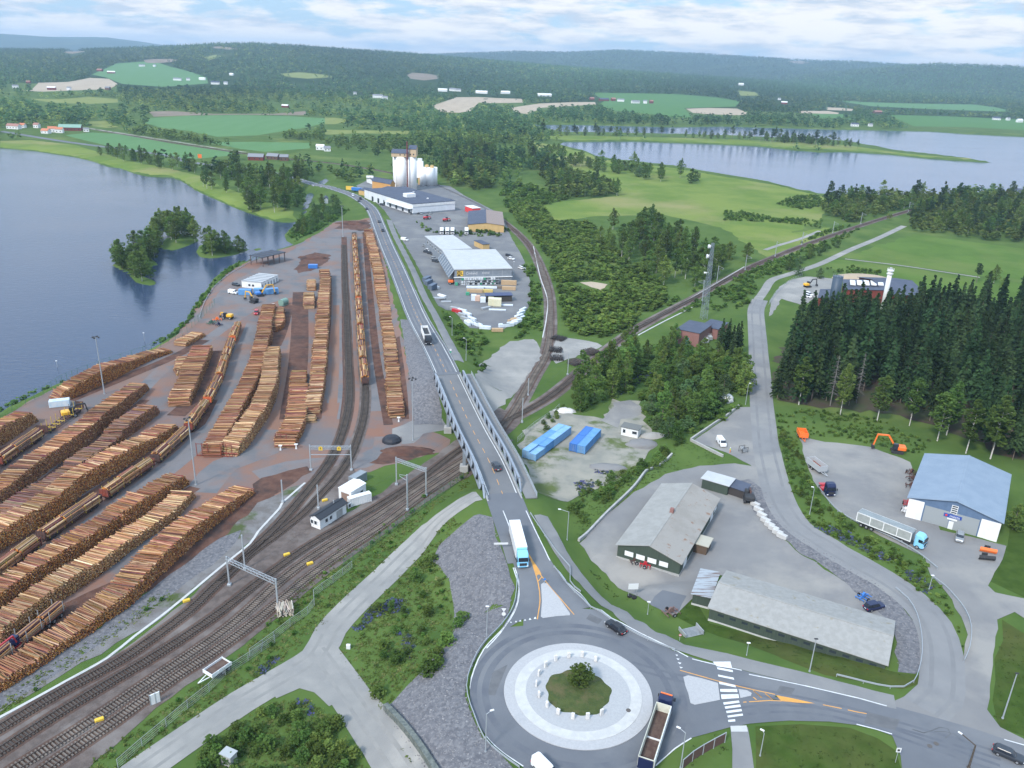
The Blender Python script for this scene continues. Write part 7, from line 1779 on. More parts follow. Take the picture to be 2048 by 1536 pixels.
# bits in the yards
def boxes(name,lst,cat,group=None):
    for at,sx,sy,sz,rz,m,lab in lst:
        t = MB(); t.bbox(0,0,sz / 2,sx,sy,sz,min(.12,sz * .2)); [t.box(-sx / 2 + .1,sx / 2 - .1,y - .06,y + .06,-.12,0) for y in (-sy * .35,0,sy * .35)]
        o = t.build(name,m); o.location = G(*at,.18); o.rotation_euler = (0,0,rz); tag(o,lab,cat,group)
m_board = mat('fresh_boards',(.46,.33,.20),(.36,.25,.15),1.5,rough=.9,stretch=(1,6,6)); m_wrap = mat('white_wrap',(.60,.66,.72),(.52,.58,.65),.6,rough=.5); m_buff = mat('cream_boards',(.62,.60,.44),(.55,.53,.38),.6,rough=.8)
ZS = zoomA(850,460,.14327); zs_ = lambda x,y: ZS([(x,y)])[0]
g7 = 'goods stacked in the builders store yard'
L_ = [(zs_(700,815),9,1.2,1.0,.0,m_wrap,'long white wrapped board pack, left one of the upper row in the store yard'),(zs_(870,815),10,1.3,1.0,0,m_wrap,'long white wrapped board pack in the middle of the upper row'),(zs_(1020,815),7.5,1.2,1.1,0,mat('dark_boards2',(.16,.13,.11),rough=.9),'dark board pack right in the upper row of store goods'),(zs_(1170,770),8,1.4,2.4,0,m_board,'tall brown board stack at the right end of the store rack'),(zs_(1170,840),7,1.3,1.8,0,m_board,'brown board stack in front of the tall stack at the right'),
      (zs_(695,875),8,1.4,1.7,0,m_board,'brown board stack at the left above the green bin'),(zs_(850,875),7,1.3,1.6,0,mat('yellow_boards',(.50,.38,.14),rough=.9),'yellowish board stack left of the navy-roofed shelter'),(zs_(680,985),2.4,2.4,2.8,0,m_wrap,'tall pale pallet load with salmon side, leftmost'),(zs_(735,990),2.4,2.4,2.6,0,mat('salmon_pack',(.52,.36,.28),rough=.8),'salmon-coloured pallet load beside the tall pale one'),(zs_(810,1010),2.6,2.2,2.4,0,m_wrap,'white pallet load between salmon load and cream stacks'),
      (zs_(920,1050),2.6,3.2,3.6,0,m_buff,'cream insulation stack, left of the pair below the shelter'),(zs_(1010,1060),3.8,3.0,3.6,0,m_buff,'cream insulation stack, right of the pair below the shelter'),(zs_(1140,1060),6,1.0,.7,0,m_wrap,'long low white pack right of the cream stacks'),(zs_(1010,1125),8,.9,.6,0,m_wrap,'long low white pack below the cream stacks'),(zs_(850,1105),5,1.6,.9,.7,m_steel,'grey slanted pack left of the low white pack'),
      (zs_(440,775),1.6,1.6,1.4,0,mgp,'green waste bin at the left corner of the builders store rack'),(zs_(595,910),1.8,1.6,1.4,0,mgp,'green waste bin standing alone in the store yard')]
for k,(x,y,rz,w) in enumerate([(1365,1140,1.1,0),(1340,1180,1.0,0),(1310,1230,.9,0),(1265,1270,.7,1),(1280,1300,.7,0),(1220,1330,.55,0),(1160,1350,.45,0),(1110,1355,.35,0),(1330,1260,.85,0),(1230,1295,.6,1)]):
    L_.append((zs_(x,y),5.5,1.3,1.5,rz,[m_wrap,m_board][w],f'{ORD[k]} pack round the lower right rim of the store yard, counted from the curve, {"brown" if w else "white"}'))
for k,(x,y,rz,w) in enumerate([(420,1120,-.5,2),(440,1150,-.6,3),(520,1150,-.6,0),(520,1210,-.8,2),(590,1195,-.8,0),(560,1260,-.7,2),(590,1320,-1.1,0),(640,1310,-1.0,0),(655,1265,-.8,0),(700,1330,-.9,0),(745,1345,-.9,0),(840,1385,-.1,0),(1010,1420,.1,1)]):
    L_.append((zs_(x,y),5.0,1.3,1.4,rz,[m_wrap,m_board,m_steel,P_RED][w],f'{ORD[k]} pack along the lower left rim of the store yard, counted from the road, {["white", "brown", "grey", "red"][w]}'))
boxes('goods_pack',L_,'goods pack',g7)
for k,q in enumerate([zs_(15,745),zs_(35,790),zs_(95,850)]): cont_at(G(*q,.1),1.2,6,2.4,2.5,mat('dark_container',(.10,.13,.18),rough=.6),['upper','middle','lower'][k] + ' dark container by the footway fence at the store yard','dark containers by the store yard')
boxes('boat_trailer',[(zs_(160,810),4,1.5,1.0,-.9,m_wht,'white covered trailer near the dark containers'),(zs_(235,935),5,1.6,1.0,-.7,m_wht,'white covered trailer in front of the grey pipes'),(zs_(190,965),6,2.2,.7,.2,m_steel,'grey pile of fence panels by the footway'),(zs_(295,1010),5,1.6,.5,.1,m_steel,'flat grey trailer bed by the footway')],'trailer')
boxes('container_box',[(A4p(1508,735),6,2.4,2.6,.1,m_cblue,'blue container right of the white van by the site barracks'),(A4p(1600,730),6,2.4,2.6,.2,m_cblue,'blue container behind the excavators'),(A4p(1672,730),6,2.4,2.6,.45,m_cblue,'blue container at the right corner of the site barracks'),(A5p(388,573),5,2.4,2,.1,P_BLUE,'bright blue skip on the bark island in the yard'),(A4p(1680,815),1.4,1.4,1.6,.2,m_wht,'white cube tank beside the green tank'),(A4p(370,920 + 500),6,2.3,2.2,.4,mat('pale_blue_tank',(.40,.52,.62),(.55,.6,.64),.8,rough=.6),'pale blue tank unit beside the river fence at the left')],'container')
e = MB(); e.cyl((-2,0,1.6),(2,0,1.6),1.5,n=16); e.box(-1.8,1.8,-1.2,1.2,0,.5); [e.bar((x,y,0),(x,y,3.2),.1) for x in (-1.6,1.6) for y in (-1.4,1.4)]; o = e.build('fuel_tank',mat('green_tank',(.16,.26,.22),rough=.6)); o.location = G(*A5p(207,800)); o.rotation_euler = (0,0,1.2); tag(o,'grey-green fuel tank behind the short log pile','tank')
e = MB(); e.dome((0,0,0),3.0,2.0,14,4); o = e.build('tarp_heap',mat('black_plastic',(.02,.022,.03),rough=.5)); o.location = G(*B1([(1055,492)])[0]); tag(o,'black covered heap at the right edge of the yard apron','heap')
def heap(at,r,h,m,label,s=(1,1)):
    e = MB(); e.dome((0,0,-.1),r,h,18,5); rr_ = random.Random(label); e.v = [(x * rr_.uniform(.85,1.15),y * rr_.uniform(.85,1.15),z * rr_.uniform(.8,1.2)) for x,y,z in e.v]
    o = e.build('heap',m,smooth=True); o.location = G(*at); o.scale = (*s,1); return tag(o,label,'heap')
heap(B2([(1060,520)])[0],3.6,1.5,m_grav2,'grey gravel heap right of the derelict hut',(1.4,1)); heap(B2([(1150,460)])[0],3.2,1.2,m_grav,'second pale heap beside the gravel heap under the trees',(1.4,.8)); heap(B2([(800,690)])[0],3.4,.9,m_grav2,'low gravel heap with purple flowers in front',(1.7,.7)); heap(B2([(480,270)])[0],2.6,1.2,m_stone,'heap of pale rubble by the thin fence',(1.5,.8)); heap(B2([(1685,195)])[0],2.5,2.6,m_stone,'large pinkish boulder heap at the edge of the trees',(1,.8))
heap(A5p(650,300),7,1.6,m_bark,'low bark heap at the top of the log yard',(2.0,.7)); heap(B1([(1180,570)])[0],4,1.0,m_bark,'bark heap beside the main tracks near the bridge',(2,.8)); heap(A5p(380,510),5,1.2,m_bark,'bark heap on the island by the blue skip',(1.6,.8))
for k,(q,rz,L,n) in enumerate([(A6([(365,1010)])[0],-.5,5,40),(A6([(345,1080)])[0],-.2,5,40),(A6([(350,1130)])[0],0,5,40),(A6([(470,1160)])[0],.75,5,50),(A6([(560,1095)])[0],.75,5,50),(B1b([(270,330)])[0],.3,3,60)]):
    r = np.random.default_rng(k); c = G(*q); u = np.array([math.cos(rz),math.sin(rz)]); v = np.array([-u[1],u[0]]); A,B,rad = [],[],[]
    for i in range(n):
        row,lay = i % 10,i // 10; off = u * (row - 5) * .55 * (1 if k < 5 else .6) + v * r.normal(0,.25); d = v * math.cos(r.normal(0,.12)) + u * math.sin(r.normal(0,.12)); a = np.array([c.x,c.y]) + off - d * L * .5
        A.append((*a,c.z + .25 + lay * .28)); B.append((*(a + d * L),c.z + .25 + lay * .28 + r.normal(0,.05))); rad.append(.15)
    cc = np.tile([[.05,.045,.045]],(n,1)) if k < 5 else mix_cols(r,n,np.array([(.42,.40,.36),(.33,.30,.27),(.5,.47,.42)])); o = link_mesh('sleeper_stack',logs_mesh('sleeper_stack',np.array(A),np.array(B),np.array(rad),cc,cc * 1.2,4))
    tag(o,['stack of black sleepers closest to the curved track','second stack of black sleepers right of the curved track','third stack of black sleepers above the dark mast','long black sleeper stack beside the main line','farther black sleeper stack by the gravel turn','pale grey pile of old sleepers by the lower fence'][k],'sleeper stack','sleeper stacks')
# signs, small furniture, person
def sign(base,top,label,shape='rect',m=m_lampw,w=.9,h=.9,rz=0.0,extra=None):
    g0,hh = pole_height(base,top); hh = max(hh,1.5); t = empty('road_sign',g0,rz,label,'sign'); e = MB(); e.cyl((0,.05,-.2),(0,.05,hh),.05,n=6); e.build('post',m_galv,t)
    e = MB()
    if shape == 'round': e.cyl((0,-.03,hh - w / 2),(0,.0,hh - w / 2),w / 2,n=16)
    elif shape == 'tri': e.poly([(-w / 2,-.03,hh),(w / 2,-.03,hh),(0,-.03,hh - w * .87),(-w / 2,0,hh),(w / 2,0,hh),(0,0,hh - w * .87)],[(0,1,2),(5,4,3),(0,3,4,1),(1,4,5,2),(2,5,3,0)])
    else: e.box(-w / 2,w / 2,-.03,.0,hh - h,hh)
    e.build('sign_plate',m,t)
    if extra: extra(t,hh)
    return t
sign(B1b([(1888,380)])[0],B1b([(1888,300)])[0],'white give-way triangle over a round plate left of the roundabout entry','tri',m_lampw,1.0,extra=lambda t,hh: MB().cyl((0,-.03,hh - 1.35),(0,0,hh - 1.35),.42,n=16).build('round_plate',m_wht,t))
sign(B1([(1868,1300)])[0],B1([(1868,1248)])[0],'long white direction board on the bank left of the white-blue truck','rect',m_lampw,3.2,.5,.1)
sign(A5p(1232,1105),A5p(1232,1068),'round signs stacked on a post between road and footway near the bridge','round',m_lampw,.8,extra=lambda t,hh: MB().cyl((0,-.03,hh - 1.2),(0,0,hh - 1.2),.38,n=14).build('green_plate',mgp,t))
sign(A5p(613,92),A5p(613,68),'yellow direction sign on the far road bend','rect',m_syel,6.5,3.2)
sign(Z0(0,[(1170,925)])[0],Z0(0,[(1170,902)])[0],'orange and white roadside board by the lower left field','rect',P_ORANGE,4,5)
sign(B3b([(1090,1450)])[0],B3b([(1090,1340)])[0],'white square sign with dark symbol at the lawn corner, lower right','rect',m_lampw,.8,.9,extra=lambda t,hh: MB().box(-.2,.2,-.05,-.031,hh - .65,hh - .25).build('symbol',m_dark,t))
sign(B2b([(330,120)])[0],B2b([(330,80)])[0],'small keep-right sign at the tip of the upper traffic island','round',P_BLUE,.6)
sign(B2b([(1337,540)])[0],B2b([(1338,490)])[0],'small red and white sign on the footway beside the roundabout','round',P_RED,.6,extra=lambda t,hh: MB().box(-.22,.22,-.05,-.031,hh - .4,hh - .2).build('white_bar',m_lampw,t))
g0 = G(*B2b([(985,215)])[0]); t = empty('notice_board',g0,.1,'white notice board on two posts standing in two tyres','sign'); e = MB(); e.box(-.9,-.8,0,.1,0,3.2); e.box(.8,.9,0,.1,0,3.2); e.build('posts',m_steel,t); e = MB(); e.box(-1.1,1.1,-.06,0,2.0,3.4); e.build('board',m_lampw,t)
for k,q in enumerate(B2b([(965,216),(998,228)])): e = MB(); e.cyl((0,0,0),(0,0,.4),.55,n=16); e.cyl((0,0,.4),(0,0,.41),.3,n=12); o = e.build('tyre',m_tyreb); o.location = G(*q,.12); tag(o,['left','right'][k] + ' old tyre holding a post of the white notice board','tyre','tyres under the notice board')
g0 = G(*B0b([(1160,1010)])[0]); t = empty('track_panel',g0,.7,'white signal board lying by the nearest railway track','board'); e = MB(); e.box(-.9,.9,-.1,.1,.1,2.3); e.build('panel',m_wht,t); e = MB(); [e.box(x,x + .1,-.14,.14,.0,2.35) for x in (-.9,.0,.8)]; e.build('ribs',m_steel,t)
e = MB(); e.bbox(0,0,.5,.8,.5,1.0,.06); o = e.build('cable_cabinet',m_wht); o.location = G(697,1297); tag(o,'small white cable cabinet in the tall grass by the gravel fork','cabinet')
for k,q in enumerate([B1([(228,560)])[0],B1([(345,550)])[0],B1([(1108,348)])[0]]):
    e = MB(); e.cyl((0,0,0),(0,0,1.1),.3,.12,10); e.dome((0,0,1.1),.2,.25); e.box(-.5,.5,-.3,.3,1.4,1.6); o = e.build('ground_lamp',m_wht); o.location = G(*q); tag(o,['white bollard lamp left of the stakes at the reddish pile foot','white bollard lamp right of the stakes at the reddish pile foot','white bollard at the near end of the longest pile'][k],'bollard')
for k,(q,rz) in enumerate([(B0([(1510,605)])[0],0),(B0([(1690,612)])[0],0),(B1([(235,530)])[0],0)]):
    e = MB(); [e.bar((x,0,0),(x,0,4.2),.18) for x in (-1.6,0,1.6)]; e.bar((-1.6,0,3.9),(1.6,0,3.9),.14); e.bar((-1.6,0,.3),(1.6,0,.3),.2); o = e.build('end_frame',m_wred); o.location = G(*q); tag(o,['red steel end frame against the reddish mid-yard log pile','red steel end frame against the whitish log pile','red steel end frame against the staked reddish pile'][k],'end frame')
t = empty('panel_fence',(0,0,0),0,'brown panel fence in pale frames at the bottom edge below the tipper','fence')
pf = [G(*q) for q in B2b([(1355,1505),(1430,1440),(1508,1390),(1588,1345),(1672,1300)])]
for a,b in zip(pf[:-1],pf[1:]): e = MB(); e.bar(a + Vector((0,0,1.1)),b + Vector((0,0,1.1)),.06,1.9); e.build('panel',mat('brown_panel',(.10,.06,.05),rough=.9),t)
for a in pf: e = MB(); e.bar(a - Vector((0,0,.2)),a + Vector((0,0,2.2)),.14); e.build('post',m_galv,t)
e = MB(); [e.bar(a + Vector((0,0,2.12)),b + Vector((0,0,2.12)),.1) for a,b in zip(pf[:-1],pf[1:])]; e.build('top_rail',m_galv,t)
e = MB(); [e.box(-1.2 + k * .3,-1.05 + k * .3,-2,2,0,.12) for k in range(9)]; e.box(-1.3,1.5,-2.1,-1.95,0,.9); e.box(-1.3,1.5,1.95,2.1,0,.9); o = e.build('footbridge_grate',m_steel); o.location = G(*B2b([(1420,480)])[0],.1); o.rotation_euler = (0,0,-1.2); tag(o,'small steel footbridge grate on the grass verge by the footway','grate')
def person(at,label):
    root = empty('person',G(*at,SURF),2.6,label,'person')
    J = {'pelvis': (0,0,.95),'belly': (0,0,1.12),'chest': (.02,0,1.35),'neck': (.02,0,1.5),'head': (.04,0,1.62),'top': (.04,0,1.74)}
    V,E,Rd = [],[],[]
    def add(p,r,par): V.append(p); Rd.append(r); (E.append((par,len(V) - 1)) if par is not None else None); return len(V) - 1
    pv = add(J['pelvis'],.15,None); b = add(J['belly'],.14,pv); c = add(J['chest'],.16,b); nk = add(J['neck'],.06,c); hd = add(J['head'],.10,nk); add(J['top'],.08,hd)
    for s in (-1,1):
        a = add((0,s * .1,.88),.10,pv); k = add((.05 * s,s * .11,.5),.07,a); f = add((-.03 * s,s * .12,.09),.05,k); add((.16 - .03 * s,s * .13,.05),.045,f)
        sh = add((.02,s * .2,1.42),.075,c); el = add((.06,s * .27,1.15),.05,sh); w = add((.2,s * .24,.95),.035,el); h = add((.25,s * .235,.89),.04,w)
        for q in (-.02,0,.02): add((.31,s * .235 + q,.83),.012,h)
    me = bpy.data.meshes.new('body'); me.from_pydata(V,E,[]); o = link_mesh('body',me,root)
    sk = o.modifiers.new('skin','SKIN'); ss = o.modifiers.new('sub','SUBSURF'); ss.levels = ss.render_levels = 1
    for d,r in zip(me.skin_vertices[0].data,Rd): d.radius = (r,r)
    me.skin_vertices[0].data[0].use_root = True
    bpy.context.view_layer.update(); m2 = bpy.data.meshes.new_from_object(o.evaluated_get(bpy.context.evaluated_depsgraph_get())); o.modifiers.clear(); o.data = m2
    m2.materials.clear(); [m2.materials.append(x) for x in (mat('hi_vis_yellow',(.55,.70,.05),rough=.7),mat('hi_vis_orange',(.80,.20,.04),rough=.7),mat('skin_tone',(.45,.28,.2),rough=.6))]
    for p in m2.polygons: z = p.center.z; p.material_index = 2 if (z > 1.5 or (z < .95 and abs(p.center.y) > .2)) else (0 if z > .98 else 1)
    e = MB(); e.dome((.03,0,1.64),.125,.15,10,3); e.build('helmet',P_WHITE,root)
person(B2([(1712,582)])[0],'person in yellow and orange hi-vis clothes walking beside the white van')
t = empty('cable_drum',G(*B2([(1810,575)])[0],.1),.4,'dark metal rack with cable drum on the gravel lot right of the white van','rack'); e = MB(); [e.bar((x,y,0),(x,y,1.8),.1) for x in (-1,1) for y in (-.8,.8)]; [e.bar((-1,y,1.75),(1,y,1.75),.1) for y in (-.8,.8)]; e.build('rack_frame',m_dark,t); e = MB(); e.cyl((0,-.6,.9),(0,.6,.9),.45,n=14); e.cyl((0,-.65,.9),(0,-.55,.9),.8,n=16); e.cyl((0,.55,.9),(0,.65,.9),.8,n=16); e.build('drum',m_steel,t)
# ------------------------------------------------------------------ vegetation
def quads(c,size,r,up=.0,elong=1.0,ax=None,fl=1.0):
    """leaf-clump quads at centres c (n,3) with random orientation"""
    n = len(c); a = r.normal(size=(n,3)); a[:,2] *= 1 - up
    if ax is not None: a = ax + a * .35
    a /= np.linalg.norm(a,axis=1)[:,None]; b = np.cross(a,r.normal(size=(n,3))); b /= np.linalg.norm(b,axis=1)[:,None]; a[:,2] *= fl; b[:,2] *= fl
    s = np.broadcast_to(np.asarray(size),(n,))[:,None] * r.uniform(.6,1.25,(n,1)); a = a * s * .5 * elong; b = b * s * .5
    V = np.stack([c - a - b * .6,c + a * .3 - b,c + a + b * .6,c - a * .3 + b],1).reshape(-1,3)
    return V,np.arange(4 * n).reshape(n,4)
def lobes_crown(r,h,w,base,n,nl,size,shape='egg'):
    C = []
    L = []
    for k in range(nl):
        t = (k + .5) / nl; z = base + (h - base) * t
        env = {'egg': math.sin(math.pi * min(1,.18 + t * .82)) ** .75,'pine': math.sin(math.pi * (.25 + .7 * t)),'column': .75 * math.sin(math.pi * (.12 + .86 * t)) ** .5,'bush': math.cos(t * 1.3) ** .7}[shape]
        a = k * 2.4 + r.uniform(-.5,.5); d = env * w * r.uniform(.25,.68)
        L.append((d * math.cos(a),d * math.sin(a),z + r.normal(0,.04 * h),w * env * r.uniform(.36,.6) + .25,(h - base) / nl * r.uniform(.9,1.7)))
    per = n // nl
    for x,y,z,rr,rz in L:
        u = r.normal(size=(per,3)); u /= np.linalg.norm(u,axis=1)[:,None]; q = r.uniform(.55,1.05,(per,1)) ** .6
        C.append(np.array([x,y,z]) + u * q * np.array([rr,rr,rz]))
    C = np.concatenate(C); C[:,2] = np.maximum(C[:,2],.1)
    return quads(C,size,r,fl=.6)
def spruce_crown(r,h,w,base):
    C,S,AX = [],[],[]; nlev = 30
    for i in range(nlev):
        t = i / (nlev - 1); z = base + (h - base) * t; rad = w * (1 - t) ** .8 * r.uniform(.7,1.2) + .25
        for k in range(int(9 - 4 * t)):
            a = r.uniform(0,6.28); l = rad * r.uniform(.7,1.15); m = max(1,int(l / .5))
            for j in range(m):
                f = (j + .6) / m; C.append((math.cos(a) * l * f,math.sin(a) * l * f,z - l * f * .32 + r.normal(0,.08))); S.append(.92 * (1.15 - .4 * f)); AX.append((math.cos(a),math.sin(a),-.35))
    return quads(np.array(C),np.array(S),r,elong=1.5,ax=np.array(AX))
def trunk_mb(h,r0,limbs,r,lean=.0):
    e = MB(); p = Vector((0,0,-.3)); n = 4
    for i in range(n):
        q = Vector((lean * (i + 1) + r.normal(0,.08),r.normal(0,.08),h * (i + 1) / n)); e.cyl(p,q,r0 * (1 - .8 * i / n),r0 * (1 - .8 * (i + 1) / n),6); p = q
    for k in range(limbs):
        z = h * r.uniform(.4,.85); a = r.uniform(0,6.28); l = h * .16; e.cyl((0,0,z),(math.cos(a) * l,math.sin(a) * l,z + l * .8),r0 * .35,r0 * .12,5)
    return e
m_spr = leaf_mat('spruce_needles',(.024,.048,.021),(.038,.068,.026),trans=.15,hv=.5)
m_dec = leaf_mat('birch_leaves',(.10,.168,.040),(.145,.215,.055),trans=.40)
m_dec2 = leaf_mat('alder_leaves',(.080,.140,.036),(.115,.180,.046),trans=.40)
m_pin = leaf_mat('pine_needles',(.040,.075,.032),(.055,.095,.038),trans=.2)
m_wil = leaf_mat('willow_leaves',(.11,.165,.075),(.080,.140,.048),trans=.38)
m_dead = mat('dead_wood',(.20,.185,.175),(.15,.14,.135),2,rough=.95)
m_tb = mat('birch_bark',(.50,.48,.45),(.20,.18,.17),1.5,rough=.9,lo=.52,hi=.62); m_ts = mat('spruce_bark',(.13,.10,.085),(.20,.165,.14),1.5,rough=.95)
TPL = {}
def tpl(key,n,fn):
    r = np.random.default_rng(abs(hash(key)) % 999 + 5 if False else sum(map(ord,key))); TPL[key] = [fn(r) for _ in range(n)]
def mk_dec(shape,h,w,base,n,nl,size,ml,mt,r0,limbs):
    def f(r):
        hh = h * r.uniform(.92,1.08); V,F_ = lobes_crown(r,hh,w,base * hh,n,nl,size,shape)
        tm = trunk_mb(hh * .92,r0,limbs,r).mesh('trunk',mt); return tm,np_mesh('crown',V,F_,ml),hh
    return f
def mk_spr(r):
    hh = 20.0 * r.uniform(.94,1.06); V,F_ = spruce_crown(r,hh,3.3,hh * r.uniform(.12,.28)); return trunk_mb(hh * .97,.2,0,r).mesh('trunk',m_ts),np_mesh('crown',V,F_,m_spr),hh
def mk_dead(r):
    hh = 17.0; e = MB()
    for k in range(70):
        z = r.uniform(4,16.5); a = r.uniform(0,6.28); l = (17.2 - z) * .16 + .3; e.cyl((0,0,z),(math.cos(a) * l,math.sin(a) * l,z - l * .3),.05,.02,4)
    return trunk_mb(hh,.16,0,r).mesh('trunk',m_dead),e.mesh('dead_branches',m_dead),hh
tpl('spruce',5,mk_spr); tpl('dead',1,mk_dead)
tpl('birch',5,mk_dec('egg',13,3.8,.22,1300,12,.68,m_dec,m_tb,.16,5))
tpl('birch_tall',4,mk_dec('column',16,4.2,.34,1200,12,.72,m_dec2,m_tb,.17,4))
tpl('alder',4,mk_dec('egg',10.5,4.3,.08,1400,12,.7,m_dec2,m_ts,.16,4))
tpl('poplar',3,mk_dec('column',13,4.2,.03,1500,12,.66,m_dec,m_ts,.18,3))
tpl('willow',3,mk_dec('egg',8,4.0,.06,1100,9,.6,m_wil,m_ts,.15,4))
tpl('pine',4,mk_dec('pine',16,3.8,.45,900,9,.8,m_pin,m_ts,.2,4))
tpl('shrub',5,mk_dec('bush',2.4,1.7,.02,420,7,.42,m_dec2,m_ts,.05,2))
tpl('pale_shrub',3,mk_dec('bush',2.2,1.6,.02,420,7,.40,m_dec,m_ts,.05,2))
def joined(tm,cm):
    key = tm.name + cm.name
    if key not in TPL:
        a = np.empty(len(tm.vertices) * 3,'f'); tm.vertices.foreach_get('co',a); b = np.empty(len(cm.vertices) * 3,'f'); cm.vertices.foreach_get('co',b)
        na = len(tm.vertices); fa = [list(p.vertices) for p in tm.polygons]
        me = bpy.data.meshes.new('tree'); me.from_pydata(np.concatenate([a,b]).reshape(-1,3).tolist(),[],fa + [[v + na for v in p.vertices] for p in cm.polygons])
        me.materials.append(tm.materials[0]); me.materials.append(cm.materials[0]); me.polygons.foreach_set('material_index',[0] * len(fa) + [1] * len(cm.polygons)); me.update(); TPL[key] = me
    return TPL[key]
NAMES = {'spruce': 'spruce_tree','dead': 'dead_spruce','birch': 'birch_tree','birch_tall': 'birch_tree','alder': 'leafy_tree','poplar': 'leafy_tree','willow': 'willow_tree','pine': 'pine_tree','shrub': 'shrub','pale_shrub': 'shrub'}
_tr = np.random.default_rng(77)
def tree(kind,x,y,s,label,group,split=True,z=None):
    tm,cm,hh = TPL[kind][_tr.integers(len(TPL[kind]))]; z = Hs(x,y) if z is None else z; rz = _tr.uniform(0,6.28); sx = s * _tr.uniform(.88,1.12)
    cat = 'shrub' if 'shrub' in kind else 'tree'
    if split and cat == 'tree':
        t = empty(NAMES[kind],(x,y,z),rz,label,cat,group); t.scale = (sx,sx,s); link_mesh('trunk',tm,t); link_mesh('crown' if kind != 'dead' else 'branches',cm,t)
    else:
        t = link_mesh(NAMES[kind],joined(tm,cm)); t.location = (x,y,z); t.rotation_euler = (0,0,rz); t.scale = (sx,sx,s); tag(t,label,cat,group)
    return t
def scatter(poly,n,dmin,seed,avoid=()):
    r = np.random.default_rng(seed); xs,ys = zip(*poly); pts = []; tries = 0
    while len(pts) < n and tries < 60:
        tries += 1; q = np.column_stack([r.uniform(min(xs),max(xs),n * 3),r.uniform(min(ys),max(ys),n * 3)]); q = q[in_poly(q[:,0],q[:,1],poly)]
        for av in avoid: q = q[~in_poly(q[:,0],q[:,1],av)]
        for p in q:
            if all((p[0] - a) ** 2 + (p[1] - b) ** 2 > dmin * dmin for a,b in pts):
                pts.append((p[0],p[1]))
                if len(pts) >= n: break
        if tries % 12 == 0: dmin *= .8
    return pts
ROADBAN = [RW,GRW['east'],GRW['west'],GRW['fork'],GRW['plant'],TRW['main_north'],TRW['main_mid'],TRW['siding_train'],WKW['north'],WKW['south']]
def off_roads(pts,d=4.5):
    p = np.array(pts); m = np.ones(len(p),bool)
    for path in ROADBAN: m &= dist_poly(p[:,0],p[:,1],[tuple(q[:2]) for q in path[::4]],False) > d
    return [tuple(q) for q in p[m]]
